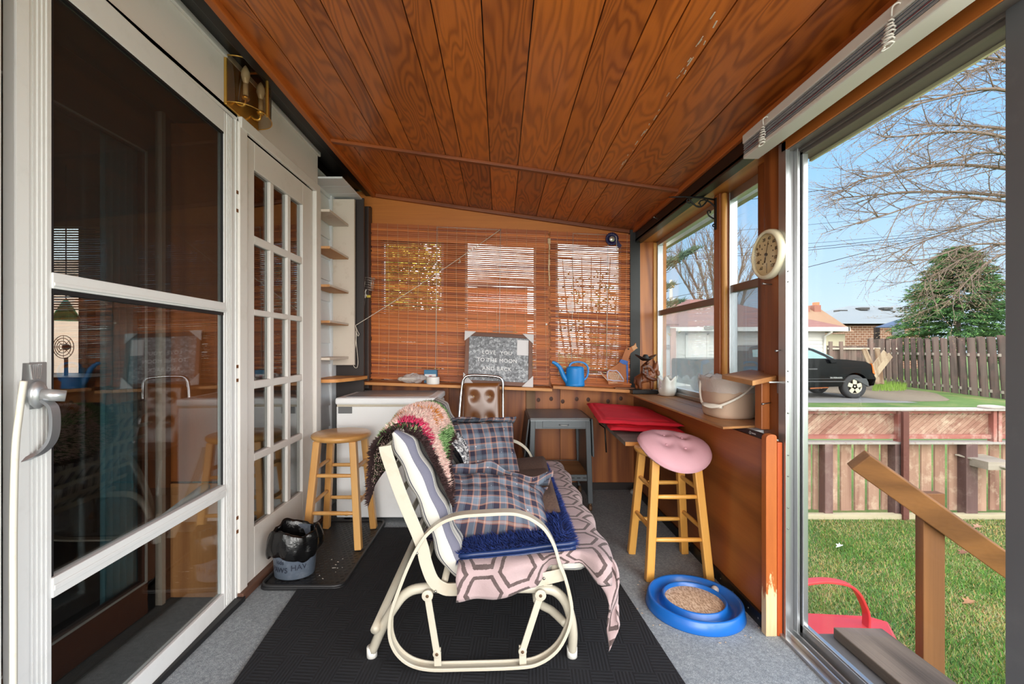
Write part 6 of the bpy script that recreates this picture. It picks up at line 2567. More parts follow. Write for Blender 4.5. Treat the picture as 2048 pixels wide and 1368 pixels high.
for k in range(102):
    x = xa + .056 * k
    m.val = R.random()
    m.bar((x, FY - .018, zr0), (x + hh_ * 1.15, FY - .018, zl), .006, .034, (0, 0, 1))
for k in range(48):
    x = xa + .12 * k
    m.val = R.random()
    m.bar((x + hh_ * 1.15, FY - .008, zr0), (x, FY - .008, zl), .006, .034, (0, 0, 1))
m.build('lattice_panel', m_lat, nf)
m = MB()
m.box(xa, xb, FY - .12, FY - .06, GZ, GZ + .05)
m.build('base_board', wood('pale_board', (150, 138, 112), (196, 184, 156), 'x', 1, .9, 0, 12, .3, .5), nf, bevel=.003)
m = MB()
m.box(fp(1786, 0).x - .02, fp(1794, 0).x - .005, FY - .14, FY - .11, GZ, zc - .02)
m.build('metal_upright', flat('rusty_bar', (104, 62, 54), .7, .3, var=.3, vs=30), nf)
m = MB()
m.ball((fp(1978, 0).x, FY - .02, zc + .012), (.10, .075, .02), 18, 8, e=.6)
m.build('post_cap', m_peel, nf)
m = MB()
q0 = fp(1913, 908, -.1)
m.prism([fp(1906, 907, -.02), fp(1962, 907, -.02), fp(2003, 921, -.34), fp(1952, 921, -.34)], (0, 0, -.012))
m.box(fp(1920, 0).x, fp(1968, 0).x, FY - .26, FY - .06, fp(0, 926).z, fp(0, 911).z)
m.build('side_shelf', wood('grey_shelf_wood', (120, 108, 98), (176, 164, 150), 'x', 1, .9, 0, 16, .3, .5), nf)
for px, py, c, nm, lab in ((1679, 1093, (236, 238, 240), 'paper_scrap', 'small white scrap of paper lying on the lawn'),
                           (1956, 1054, (168, 128, 106), 'fallen_leaf', 'pale brown leaf on the lawn near the fence'),
                           (1927, 1106, (120, 78, 60), 'fallen_leaf', 'dark brown leaf on the lawn above the handrail'),
                           (1938, 1205, (150, 108, 76), 'fallen_leaf', 'tan leaf on the lawn to the right of the railing post')):
    p = onZ(px, py, GZ + .02)
    m = MB()
    lp = [(1, 0), (.45, .25), (.5, .8), (.1, .45), (-.4, .85), (-.4, .3), (-1, .1), (-.45, -.25), (-.5, -.8), (0, -.45), (.5, -.7), (.4, -.2)]
    k_2 = .03 if nm == 'paper_scrap' else .042
    m.prism([(p.x + a * k_2, p.y + b * k_2, p.z + .02 * abs(b) + .012 * a) for a, b in lp], (0, 0, .002))
    tag(m.build(nm, flat(nm + str(px), c, .8, var=.15, vs=30)), lab, 'leaf' if nm == 'fallen_leaf' else 'paper')

# ---- pickup truck
TY = 14.7
tk = thing('pickup_truck', (12, 15.6, GZ), 'black pickup truck with silver wheel parked in front of the white garage', 'truck')
tp = lambda px, py, dy=0: onY(px, py, TY) + V((0, dy, 0))
m_blk = flat('black_car_paint', (8, 9, 14), .2, var=.05, coat=.0, spec=.16, dirt=(30, 28, 28), dirt_amt=.2)
arch = lambda c, r: [(c + r * cos(a), 773 - r * 1.02 * sin(a)) for a in [PI * k / 10 for k in range(11)]]
prof = [(1392, 772), (1388, 764), (1387, 724), (1390, 719), (1440, 717), (1500, 717), (1600, 719), (1672, 718), (1690, 719), (1731, 723), (1742, 729), (1746, 740), (1749, 752), (1752, 758), (1748, 770), (1738, 772)]
prof += arch(1711, 27) + [(1600, 776), (1520, 776)] + arch(1452, 27)
W_t = 1.9
m = MB()
m.prism([tp(a, b) for a, b in prof], (0, W_t, 0))
m.build('body', m_blk, tk, bevel=.05, seg=3)
zbelt = tp(0, 719).z
cabp = [tp(a, b) for a, b in [(1500, 720), (1503, 702), (1509, 694), (1530, 690), (1590, 690), (1618, 692), (1636, 698), (1654, 707), (1674, 720)]]
inn = lambda p: .02 + .55 * max(0, p.z - zbelt)
n_ = len(cabp)
vs = [V((p.x, p.y + inn(p), p.z)) for p in cabp] + [V((p.x, p.y + W_t - inn(p), p.z)) for p in cabp]
m = MB()
m.add(vs, [tuple(range(n_ - 1, -1, -1)), tuple(range(n_, 2 * n_))] + [(i, (i + 1) % n_, n_ + (i + 1) % n_, n_ + i) for i in range(n_)])
m.build('cab', m_blk, tk, bevel=.03, seg=2)
wq = lambda px, py: tp(px, py, inn(tp(px, py)) - .012)
m_cg = flat('car_glass', (96, 132, 130), .06, var=.2, vs=1.5, coat=.6)
m = MB()
m.prism([wq(1508, 714), wq(1511, 700), wq(1556, 696), wq(1556, 714)], (0, .02, 0))
m.prism([wq(1562, 714), wq(1562, 696), wq(1612, 697), wq(1630, 702), wq(1653, 714), wq(1655, 717), wq(1562, 717)], (0, .02, 0))
m.build('side_window', m_cg, tk)
m = MB()
m.prism([tp(1637, 698, .3), tp(1671, 717, .12), tp(1671, 717, 1.78), tp(1637, 698, 1.6)], (.025, 0, .03))
m.build('windscreen', m_cg, tk)
m_tyre = flat('tyre', (52, 52, 54), .85, var=.1)
m_rim = flat('silver_rim', (196, 188, 170), .35, .5, var=.1)
for c in (1711, 1452):
    for dy in (.02, 1.66):
        cc_ = tp(c, 772.5, dy)
        cc_.z = GZ + .4
        m = MB()
        m.lathe([(.24, -.0), (.30, -.01), (.38, .0), (.40, .03), (.40, .20), (.38, .23), (.30, .24), (.24, .23)], cc_, 36, (1, 0, 0), (0, 0, 1), (0, 1, 0))
        wh = m.build('wheel', m_tyre, tk)
        m = MB()
        m.lathe([(.25, .0), (.235, .02), (.22, .035), (.22, .06)], cc_, 30, (1, 0, 0), (0, 0, 1), (0, 1, 0))
        for k in range(5):
            a = k * 2 * PI / 5 + .3
            m.bar(cc_ + V((.03 * cos(a), .02, .03 * sin(a))), cc_ + V((.235 * cos(a), .02, .235 * sin(a))), .03, .13, V((-sin(a), 0, cos(a))))
        m.cyl(cc_ + V((0, .005, 0)), cc_ + V((0, .04, 0)), .075, n=16)
        m.build('rim', m_rim, wh)
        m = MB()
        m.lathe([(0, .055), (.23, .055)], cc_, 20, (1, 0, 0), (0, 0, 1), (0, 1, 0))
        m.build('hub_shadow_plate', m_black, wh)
m = MB()
m.prism([tp(1743, 727, -.02), tp(1746, 735, -.02), tp(1750, 749, -.01), tp(1745, 746, -.02)], (0, .3, 0))
m.build('headlight', flat('amber_lens', (206, 106, 40), .2), tk)
m = MB()
m.prism([tp(1654, 719, -.1), tp(1661, 716, -.1), tp(1669, 719, -.1), tp(1669, 726, -.1), tp(1658, 727, -.1)], (0, .08, 0))
m.build('wing_mirror', m_blk, tk, bevel=.02)
m = MB()
m.bar(tp(1614, 763, -.006), tp(1690, 763, -.006), .012, .03, (0, 0, 1))
m.bar(tp(1614, 758, -.006), tp(1686, 757, -.006), .012, .012, (0, 0, 1))
m.bar(tp(1617, 738, -.012), tp(1634, 738, -.012), .03, .04, (0, 0, 1))
m.build('side_trim', flat('trim_dark_grey', (74, 74, 78), .35, .3), tk)
m = MB()
m.prism([tp(1706, 757, .0), tp(1752, 757, .0), tp(1749, 771, .0), tp(1738, 774, .0)], (0, W_t, 0))
m.build('bumper', flat('bumper_grey', (66, 68, 70), .6), tk, bevel=.02)
m = MB()
m.prism([tp(1621, 774, .01), tp(1655, 772, .01), tp(1658, 776, .01), tp(1621, 778, .01)], (0, .02, 0))
m.build('rust_patch', flat('rust_orange', (150, 84, 44), .9, var=.3, vs=20), tk)
text('SILVERADO', .068, frame(tp(1672, 755.5, -.01), (1, 0, 0), (0, 0, 1)), 'lettering', flat('badge_chrome', (206, 206, 206), .3, .5), tk, .01, 0, 'CENTER', 1.2)

# ---- garage
gg = thing('garage', (11, 20.5, GZ), 'white sided garage with red brown shingled hip roof behind the pickup', 'garage')
GYY = 19.5
gq = lambda px, py, Y=GYY: onY(px, py, Y)
m = MB()
x0, x1 = gq(1346, 0).x, gq(1649, 0).x
m.box(x0, x1, GYY, GYY + 7, GZ, 2.0)
z = GZ
while z < 2.0:
    m.hexa([(x0 - .01, GYY - .03, z), (x1 + .01, GYY - .03, z), (x1 + .01, GYY, z), (x0 - .01, GYY, z), (x0 - .01, GYY - .008, z + .15), (x1 + .01, GYY - .008, z + .15), (x1 + .01, GYY, z + .15), (x0 - .01, GYY, z + .15)])
    z += .155
m.build('wall', flat('garage_siding', (214, 212, 206), .6, var=.03), gg)
ze = gq(0, 655, 19.0).z
zr = 3.62
m = MB()
ex0, ex1 = 7.3, gq(1698, 0, 19.0).x
r0, r1 = V((9.6, 23, zr)), V((11.2, 23, zr))
e = [V((ex0, 19.0, ze)), V((ex1, 19.0, ze)), V((ex1, 27.0, ze)), V((ex0, 27.0, ze))]
m.add(e + [r0, r1], [(0, 1, 5, 4), (1, 2, 5), (2, 3, 4, 5), (3, 0, 4), (3, 2, 1, 0)])


def fshing(g):
    se = g.n('SeparateXYZ', None, Vector=g.obj())
    row = g.math('FRACT', g.math('MULTIPLY', se.outputs[2], 16))
    c = g.mix(g.noise(g.obj((1, 1, 6)), 2.2, 5, .7), lin((104, 66, 62)), lin((156, 108, 100)))
    return g.mix(g.math('MULTIPLY', g.math('LESS_THAN', row, .18), .5), c, lin((70, 44, 42)))


m.build('roof', patterned('red_brown_shingle', fshing, .9, .4, 30), gg)
m = MB()
m.box(ex0, ex1, 18.96, 19.02, ze - .16, ze + .02)
m.box(ex1 - .05, ex1 + .02, 18.96, 27, ze - .16, ze + .02)
m.build('gutter', flat('gutter_white', (226, 224, 218), .5), gg)
m = MB()
p1 = gq(1664, 659, 19.05)
m.tube([p1, gq(1663, 664, 19.05), gq(1650, 672, 19.4), gq(1649, 700, 19.45), gq(1649, 772, 19.45)], .05, 8)
m.build('downpipe', MATS['gutter_white'], gg)
m = MB()
m.box(gq(1374, 0).x, gq(1412, 0).x, GYY - .06, GYY, GZ, 1.66)
m.build('door', flat('garage_door_white', (226, 224, 220), .5), gg, bevel=.01)
m = MB()
for a, b in ((1370, 1374), (1412, 1416)):
    m.box(gq(a, 0).x, gq(b, 0).x, GYY - .08, GYY, GZ, 1.74)
m.box(gq(1370, 0).x, gq(1416, 0).x, GYY - .08, GYY, 1.66, 1.74)
m.build('door_casing', MATS['gutter_white'], gg)
m = MB().box(gq(1397, 0).x, gq(1414, 0).x, 18.86, 18.96, gq(0, 659, 18.9).z, gq(0, 652, 18.9).z)
m.build('flood_light', flat('lamp_housing', (120, 116, 110), .5), gg)
# grey neighbour wall with brick pier left of the garage
nb = thing('neighbour_shed', (6.6, 18.5, GZ), 'pale grey neighbouring wall with a pinkish brick pier left of the garage', 'building')
m = MB()
m.box(4.2, gq(1340, 0, 18.0).x, 18.0, 20, GZ, 2.0)
m.build('wall', flat('pale_grey_wall', (196, 200, 204), .7, var=.03), nb)
m = MB()
m.box(gq(1340, 0, 18.0).x, gq(1351, 0, 18.0).x, 17.95, 19, GZ, 1.9)
m.build('pier', flat('pink_brick', (196, 160, 150), .8, var=.12, vs=12), nb)
m = MB()
m.prism([(4.2, 17.7, 2.0), (gq(1352, 0, 18).x, 17.7, 2.0), (gq(1352, 0, 18).x, 20, 2.5), (4.2, 20, 2.5)], (0, 0, .06))
m.build('roof', MATS['red_brown_shingle'], nb)
m = MB()
for k in range(2):
    for j in range(2):
        m.box(gq(1333 + 4 * k, 0, 17.95).x, gq(1336 + 4 * k, 0, 17.95).x, 17.93, 18.0, 1.05 + .1 * j, 1.12 + .1 * j)
m.build('vent', flat('vent_grey', (150, 152, 156), .6), nb)

# ---- far fence (leaning board on board) and the fence behind the truck
P0, P1 = V((18.1, 20.8, GZ)), V((16.55, 14.0, GZ))
ff = thing('board_fence', (P0 + P1) / 2, 'weathered grey board fence leaning along the far side of the yard', 'fence')
m_ffw = wood('weathered_fence', (66, 55, 50), (122, 104, 95), 'z', .6, .9, 0, 12, .3, .5, .7, .3, red=(122, 92, 86), stretch=10)
nB = 32
dirf = (P1 - P0).normalized()
nrf = V((dirf.y, -dirf.x, 0))
nrf = nrf if nrf.x < 0 else -nrf
for k in range(nB):
    t = (k + .5) / nB
    b = P0 + (P1 - P0) * t
    lean = .02 + .07 * t + R.uniform(-.015, .02)
    m = MB()
    m.val = R.random()
    side = nrf * (.05 if k % 2 == 0 else -.03)
    wv = dirf * .125
    ht = 2.1 + R.uniform(-.06, .05)
    up = V((0, 0, 1)) * ht - dirf * lean * ht * 1.0
    pts = [b + side - wv, b + side + wv, b + side + wv + up, b + side - wv + up]
    m.prism(pts, nrf * .022)
    m.build('board', m_ffw, ff)
m = MB()
for z in (.22, 1.45):
    m.bar(P0 + V((0, 0, z)), P1 + V((0, 0, z)), .04, .10, (0, 0, 1))
m.build('rail', wood('pale_rail', (150, 140, 128), (190, 178, 164), 'y', 1, .9, 0, 12, .3, .5), ff)
bf = thing('back_fence', (16.5, 24, GZ), 'grey plank fence standing behind the front of the pickup', 'fence')
m = MB()
BY = 23.5
x = onY(1654, 0, BY).x
xe = onY(1800, 0, BY).x
while x < xe:
    m.val = R.random()
    m.box(x, x + .135, BY, BY + .03, GZ, onY(0, 692 if x < onY(1735, 0, BY).x else 678, BY).z + R.uniform(-.02, .02))
    x += .145
m.build('planks', m_ffw, bf)
m = MB()
m.bar((onY(1654, 0, BY).x, BY - .05, 1.05), (xe, BY - .05, 1.05), .05, .10)
m.build('rail', MATS['pale_rail'], bf)
for x in (1656, 1677, 1737):
    m = MB()
    a = onY(x, 0, BY).x
    m.box(a, a + .16, BY - .12, BY - .02, GZ, onY(0, 683 if x < 1700 else 676, BY).z)
    m.build('post', m_ffw, bf)
m = MB()
lp_ = lambda px, py, Y: onY(px, py, Y)
for (a, b, w_) in (((1743, 745), (1772, 706), .3), ((1748, 752), (1781, 710), .22), ((1757, 768), (1728, 698), .2), ((1763, 768), (1754, 697), .18)):
    m.val = R.random()
    m.bar(lp_(a[0], a[1], 17.2), lp_(b[0], b[1], 17.6), w_, .05, (0, 1, 0))
tag(m.build('leaning_boards', wood('loose_boards', (110, 84, 62), (186, 168, 140), 'z', 1, .9, 0, 12, .3, .5, .8)), 'loose broken boards leaning against the fence at the nose of the pickup', 'boards')
m = MB()
rr = random.Random(4)
for k in range(900):
    p = onZ(rr.uniform(1745, 1812), rr.uniform(760, 783), GZ)
    m.blade(p, (rr.uniform(-.4, .4), rr.uniform(-.4, .4), 1), rr.uniform(.12, .34), .012)
tag(m.build('weeds', flat('weed_green', (128, 158, 66), .9, var=.25, vs=8)), 'bright green weeds growing at the foot of the far fence', 'weeds', None, 'stuff')

# ---- houses beyond
m_brick, g_, b_ = newmat('tan_brick')
bk_ = g_.n('TexBrick', None, Vector=g_.obj((1, 1, 1), (PI / 2, 0, 0)), Scale=1.3, Color1=lin((128, 88, 68)), Color2=lin((148, 106, 84)), Mortar=lin((190, 172, 156)))
g_.link(bk_.outputs[0], b_.inputs['Base Color'])
b_.inputs['Roughness'].default_value = .9
hA = thing('grey_roof_house', (26, 37, GZ), 'brick bungalow with pale grey hip roof beyond the fences', 'house')
HY = 36
hq = lambda px, py, Y=HY: onY(px, py, Y)
m = MB()
m.box(hq(1640, 0).x, hq(1860, 0).x, HY, HY + 9, GZ, hq(0, 651).z)
m.build('wall', m_brick, hA)
m = MB()
ea = [V((hq(1630, 0).x, HY - .6, hq(0, 648).z)), V((hq(1880, 0).x, HY - .6, hq(0, 648).z)), V((hq(1880, 0).x, HY + 10, hq(0, 648).z)), V((hq(1630, 0).x, HY + 10, hq(0, 648).z))]
ra, rb = onY(1697, 612, HY + 4.5), onY(1806, 612, HY + 4.5)
m.add(ea + [ra, rb], [(0, 1, 5, 4), (1, 2, 5), (2, 3, 4, 5), (3, 0, 4), (3, 2, 1, 0)])
m.build('roof', flat('pale_grey_shingle', (122, 128, 132), .9, var=.07, vs=6), hA)
m = MB()
for px, py in ((1681, 624), (1725, 619), (1771, 619)):
    c = onY(px, py, HY + 3.2)
    m.box(c.x - .4, c.x + .4, c.y - .3, c.y + .3, c.z - .05, c.z + .16)
m.build('roof_vent', m_black, hA)
m = MB()
m.box(hq(1783, 0).x, hq(1808, 0).x, HY - .05, HY + .02, hq(0, 670).z, hq(0, 657).z)
m.build('window', flat('far_window', (70, 78, 82), .2), hA)
hB = thing('tan_roof_house', (21, 33, GZ), 'house with tan roof and brick chimney beside the garage', 'house')
m = MB()
m.box(hq(1560, 0, 31).x, hq(1690, 0, 31).x, 31, 38, GZ, hq(0, 668, 31).z)
m.build('wall', flat('cream_wall', (206, 194, 170), .8), hB)
m = MB()
e0 = hq(0, 664, 31).z
m.add([V((hq(1540, 0, 31).x, 30.5, e0)), V((hq(1698, 0, 31).x, 30.5, e0)), V((hq(1698, 0, 31).x, 39, e0)), V((hq(1540, 0, 31).x, 39, e0)), onY(1560, 608, 34.5), onY(1632, 612, 34.5)], [(0, 1, 5, 4), (1, 2, 5), (2, 3, 4, 5), (3, 0, 4), (3, 2, 1, 0)])
m.build('roof', flat('tan_shingle', (150, 118, 92), .9, var=.08, vs=6), hB)
m = MB()
for a, b, t in ((1629, 1642, 610), (1606, 1620, 612)):
    m.box(hq(a, 0, 33.5).x, hq(b, 0, 33.5).x, 33.5, 34.1, 2.5, hq(0, t, 33.5).z)
m.build('chimney', flat('chimney_brick', (150, 100, 84), .9, var=.15, vs=9), hB)
m = MB()
m.box(hq(1632, 0, 33.6).x, hq(1639, 0, 33.6).x, 33.6, 34, hq(0, 611, 33.5).z, hq(0, 604, 33.5).z)
m.build('chimney_pot', flat('clay_pot', (206, 122, 84), .8), hB)
gzb = thing('canopy', (26, 31, GZ), 'dark blue garden canopy in front of the grey roofed house', 'canopy')
m = MB()
cpx = lambda px, py, Y=30: onY(px, py, Y)
m.add([cpx(1750, 655), cpx(1850, 655), cpx(1850, 655, 34), cpx(1750, 655, 34), cpx(1800, 638, 32)], [(0, 1, 4), (1, 2, 4), (2, 3, 4), (3, 0, 4)])
m.build('roof', flat('navy_canvas', (74, 90, 116), .8, var=.08), gzb, solid=.04)
for a in (1752, 1848):
    m = MB().box(cpx(a, 0).x, cpx(a + 8, 0).x, 30, 30.2, GZ, cpx(0, 655).z)
    m.build('post', m_dbrown, gzb)

# ---- trees
m_bark = flat('bark_brown', (116, 98, 86), .95, var=.2, vs=20)
m_barkd = flat('bark_grey', (96, 84, 78), .95, var=.2, vs=20)
m_bud = flat('tree_buds', (150, 128, 104), .9, var=.2, vs=20)


def twig(m, p, d, L, r, depth, rr, droop, buds, spread=.7, kids=5):
    n = 5
    pts = [p]
    dd = V(d).normalized()
    for i in range(n):
        dd = (dd + V((rr.uniform(-.16, .16), rr.uniform(-.16, .16), rr.uniform(-.16, .16) + droop)) * 1.0).normalized()
        pts.append(pts[-1] + dd * (L / n))
    m.tube(pts, [r * (1 - .75 * i / n) for i in range(n + 1)], 4 if depth > 1 else 3)
    if depth == 0:
        if buds is not None:
            for i in (2, 3, 4, 5):
                if rr.random() < .6:
                    q = pts[i]
                    buds.append((q, dd))
        return
    for k in range(kids):
        i = rr.uniform(.25, 1.0) * n
        a = int(min(i, n - 1))
        q = pts[a] + (pts[a + 1] - pts[a]) * (i - a)
        ax = V((rr.uniform(-1, 1), rr.uniform(-1, 1), rr.uniform(-.6, 1))).normalized()
        nd = (dd + ax * spread).normalized()
        twig(m, q, nd, L * rr.uniform(.42, .68), r * .5, depth - 1, rr, droop, buds, spread, kids)


bt1 = thing('bare_tree', (13.2, 9.6, GZ), 'bare budding tree whose long branches reach in from the right across the sky', 'tree')
rr = random.Random(31)
m = MB()
m.tube([(13.2, 9.6, GZ), (13.1, 9.6, 2), (13.3, 9.7, 5), (13.2, 9.7, 9)], [.24, .2, .15, .07], 10)
m.build('trunk', m_barkd, bt1)
m = MB()
buds = []
limbs = [((2110, 205, 9.6), (1872, 112, 8.6), .055), ((2110, 230, 9.6), (1800, 218, 8.8), .05), ((2110, 270, 9.6), (1850, 250, 9.2), .04), ((2110, 300, 9.6), (1775, 275, 8.4), .045),
         ((2110, 350, 9.6), (1720, 360, 9.0), .045), ((2110, 345, 9.6), (1860, 330, 8.2), .035), ((2110, 400, 9.6), (1690, 395, 9.6), .045), ((2110, 420, 9.6), (1740, 440, 8.6), .04),
         ((2110, 440, 9.6), (1790, 505, 9.4), .035), ((2110, 470, 9.6), (1850, 560, 9.0), .03), ((2110, 180, 9.6), (1930, 150, 9.8), .04), ((2110, 490, 9.6), (1900, 600, 8.8), .03), ((2110, 500, 9.6), (1830, 530, 8.6), .03)]
for a, b, r in limbs:
    A_, B_ = onY(*a), onY(*b)
    mid = (A_ + B_) / 2 + V((0, 0, .35 * rr.uniform(.3, 1.3)))
    pts = spline([A_, mid + V((0, rr.uniform(-.3, .3), .1)), B_], 7)
    N_ = len(pts)
    m.tube(pts, [r * (1 - .8 * i / N_) for i in range(N_)], 6)
    for i in range(2, N_):
        d = (pts[min(i + 1, N_ - 1)] - pts[i - 1]).normalized()
        for q in range(2):
            nd = d + V((rr.uniform(-.2, .4), rr.uniform(-.5, .5), rr.uniform(-.55, .6)))
            twig(m, pts[i], nd, rr.uniform(.7, 1.25), r * .30, 2, rr, -.01, buds, .62, 3)
m.build('branches', m_bark, bt1)
m = MB()
for q, d in buds:
    m.blade(q - d * .01, d + V((rr.uniform(-.5, .5), 0, rr.uniform(-.5, .5))), rr.uniform(.02, .045), .007)
bb = m.build('buds', m_bud, bt1)
bb['kind'] = 'stuff'

# many-stemmed bare tree behind the garage
bt2 = thing('bare_tree', (16.5, 34, GZ), 'many stemmed bare tree standing behind the garage roof', 'tree')
rr = random.Random(77)
mt, mb_ = MB(), MB()
base = onY(1448, 640, 33)
for k, tx in enumerate((1352, 1372, 1392, 1410, 1426, 1440, 1456, 1470, 1490, 1512)):
    ty = 470 + abs(k - 5) * 14
    B_ = onY(tx + rr.uniform(-4, 4), ty, 33 + rr.uniform(-2, 2))
    bs_ = V((base.x + (k - 5) * .22, 33, GZ))
    mid = bs_ * .45 + B_ * .55 + V((-(k - 5) * .12, 0, .3))
    pts = spline([bs_, mid, B_], 7)
    N_ = len(pts)
    mt.tube(pts, [.16 * (1 - .8 * i / N_) for i in range(N_)], 6)
    for i in range(5, N_):
        d = (pts[min(i + 1, N_ - 1)] - pts[i - 1]).normalized()
        for q in range(2):
            twig(mb_, pts[i], d + V((rr.uniform(-.5, .5), rr.uniform(-.3, .3), rr.uniform(.0, .4))), rr.uniform(1.2, 2.2), .035, 2, rr, .03, None, .6, 3)
mt.build('trunk', m_barkd, bt2)
mb_.build('branches', m_bark, bt2)

# dense conifer over the far fence
cn = thing('spruce_tree', onY(1905, 690, 26), 'dense dark green spruce standing behind the far fence', 'tree')
rr = random.Random(12)
m = MB()
cb = V((onY(1915, 0, 26).x, 26, GZ))
m.tube([cb, cb + V((0, 0, 6.8))], [.22, .05], 8)
m.build('trunk', m_barkd, cn)
m_needle = patterned('spruce_needles', lambda g: g.attr('pcol', 'Color'), .9, 0)
m = MB()
for k in range(620):
    t = rr.random() ** .8
    z = .9 + t * 6.6
    rad = (3.75 * (1 - t) ** .65 + .25) * rr.uniform(.7, 1.05)
    a = rr.uniform(0, 2 * PI)
    o = cb + V((0, 0, z - GZ * 0))
    brown = rr.random() < (.0 if t < .45 else .45)
    dirv = V((cos(a), sin(a), -.12))
    p0, p1 = o, o + dirv * rad + V((0, 0, .18 * rad - .05 * rad * rad))
    n_ = int(56 * rad / 3 + 20)
    for j in range(n_):
        u = rr.uniform(.25, 1.02)
        q = p0 + (p1 - p0) * u + V((0, 0, .15 * sin(u * 3)))
        q += V((rr.uniform(-.22, .22), rr.uniform(-.22, .22), rr.uniform(-.08, .05)))
        b = rr.uniform(.7, 1.35)
        c = lin((74, 62, 42)) if brown and rr.random() < .6 else lin((46, 82, 40) if rr.random() < .6 else (82, 118, 58))
        m.col = tuple(x * b for x in c[:3])
        m.blade(q, dirv + V((rr.uniform(-.9, .9), rr.uniform(-.9, .9), rr.uniform(-.5, .3))), rr.uniform(.14, .3), .03)
m.col = (1, 1, 1)
nd_ = m.build('needles', m_needle, cn)

# pine bough and pole seen through the left window
pn = thing('pine_tree', (5.3, 16.5, GZ), 'pine tree whose long needled bough shows in the left side window', 'tree')
m = MB()
ptr = V((onY(1290, 0, 16).x, 16, GZ))
m.tube([ptr, ptr + V((0, 0, 7))], [.2, .08], 8)
m.build('trunk', m_barkd, pn)
m = MB()
rr = random.Random(6)
for (a, b, n_) in (((1290, 555), (1392, 498), 900), ((1290, 590), (1345, 570), 300), ((1290, 625), (1362, 602), 350), ((1290, 520), (1330, 505), 250)):
    A_, B_ = onY(a[0], a[1], 16), onY(b[0], b[1], 16)
    for k in range(n_):
        u = rr.random()
        q = A_ + (B_ - A_) * u + V((rr.uniform(-.1, .1), rr.uniform(-.3, .3), rr.gauss(0, .16) * (1.1 - u)))
        b_2 = rr.uniform(.7, 1.3)
        m.col = tuple(x * b_2 for x in lin((72, 92, 70))[:3])
        m.blade(q, (B_ - A_).normalized() + V((rr.uniform(-.6, .6), rr.uniform(-.6, .6), rr.uniform(-.2, .9))), rr.uniform(.12, .26), .02)
m.col = (1, 1, 1)
m.build('needles', m_needle, pn)
up_ = thing('utility_pole', (onY(1342, 0, 30).x, 30, GZ), 'pale utility pole seen behind the pine bough in the left window', 'pole')
m = MB()
px_ = onY(1342, 0, 30).x
m.tube([(px_, 30, GZ), (px_, 30, onY(0, 560, 30).z)], [.12, .10], 10)
m.build('pole', flat('pole_grey', (176, 170, 162), .9), up_)
m = MB()
m.tube([(px_ + .1, 30, onY(0, 610, 30).z), (px_ + .22, 30, onY(0, 596, 30).z), (px_ + .22, 30, onY(0, 600, 30).z)], .03, 6)
m.build('lamp_arm', flat('pole_arm', (200, 196, 190), .6), up_)

# overhead wires
wl = [((1380, 412, 26), (2100, 305, 16), .016, 'thick overhead wire, topmost in the sky'), ((1330, 470, 26), (2100, 396, 18), .009, 'thin overhead wire, second from the top'),
      ((1325, 504, 26), (2100, 440, 18), .009, 'thin overhead wire, third from the top'), ((1325, 517, 26), (2100, 440, 16), .012, 'upper of the paired overhead wires'),
      ((1325, 521, 26), (2100, 446, 16), .012, 'lower of the paired overhead wires'), ((1335, 597, 28), (2100, 405, 14), .015, 'steep overhead wire crossing below the others')]
for a, b, r, lab in wl:
    A_, B_ = onY(*a), onY(*b)
    m = MB()
    m.tube([A_ + (B_ - A_) * t + V((0, 0, -.18 * sin(PI * t))) for t in [i / 16 for i in range(17)]], r, 5)
    tag(m.build('overhead_wire', m_black), lab, 'wire', 'overhead wires')
# eave of the porch roof seen above the left window
struct(MB().box(1.40, 1.44, 2.30, 3.8, 1.958, 2.12).build('trim_19', flat('mossy_fascia', (188, 192, 180), .7, var=.12, vs=10, dirt=(138, 142, 110), dirt_amt=.5)))

# ---- beyond the back wall, glimpsed through the bamboo
bh = thing('brick_house', (.0, 13, GZ), 'orange brick neighbouring house glimpsed through the middle of the bamboo blind', 'house')
m = MB()
m.box(-.95, .75, 12.0, 16, GZ, 2.75)
m.build('wall', flat('orange_brick', (186, 96, 62), .9, var=.12, vs=8), bh)
m = MB()
m.prism([(-1.1, 11.8, 2.75), (.9, 11.8, 2.75), (.9, 14, 3.2), (-1.1, 14, 3.2)], (0, 0, .08))
m.build('roof', flat('dull_shingle', (150, 120, 108), .9), bh)
m = MB().box(-.2, .35, 11.96, 12.0, .6, 1.7)
m.build('window', MATS['far_window'], bh)
fs_ = thing('forsythia_bush', (-1.75, 7.6, GZ), 'yellow green bush outside the left end of the bamboo blind', 'bush')
m = MB()
rr = random.Random(2)
for k in range(9000):
    q = V((min(-.95, rr.gauss(-1.85, .5)), rr.gauss(7.6, .4), rr.uniform(-.4, 3.3)))
    c = lin((206, 186, 72)) if rr.random() < .6 else lin((128, 134, 60))
    b = rr.uniform(.7, 1.2)
    m.col = tuple(min(1, x * b) for x in c[:3])
    m.blade(q, (rr.uniform(-1, 1), rr.uniform(-1, 1), rr.uniform(-.4, 1)), rr.uniform(.06, .14), .03)
m.col = (1, 1, 1)
m.build('leaves', m_needle, fs_)
m = MB()
for k in range(9):
    m.tube([(-1.75 + .05 * (k - 4), 7.6, GZ), (-1.75 + .16 * (k - 4), 7.6, 1.4), (-1.75 + .2 * (k - 4), 7.6, 3.0)], [.03, .02, .008], 5)
m.build('stems', m_bark, fs_)
bu2 = thing('bare_bush', (1.7, 8.2, GZ), 'brownish budding bush outside the right end of the bamboo blind', 'bush')
m = MB()
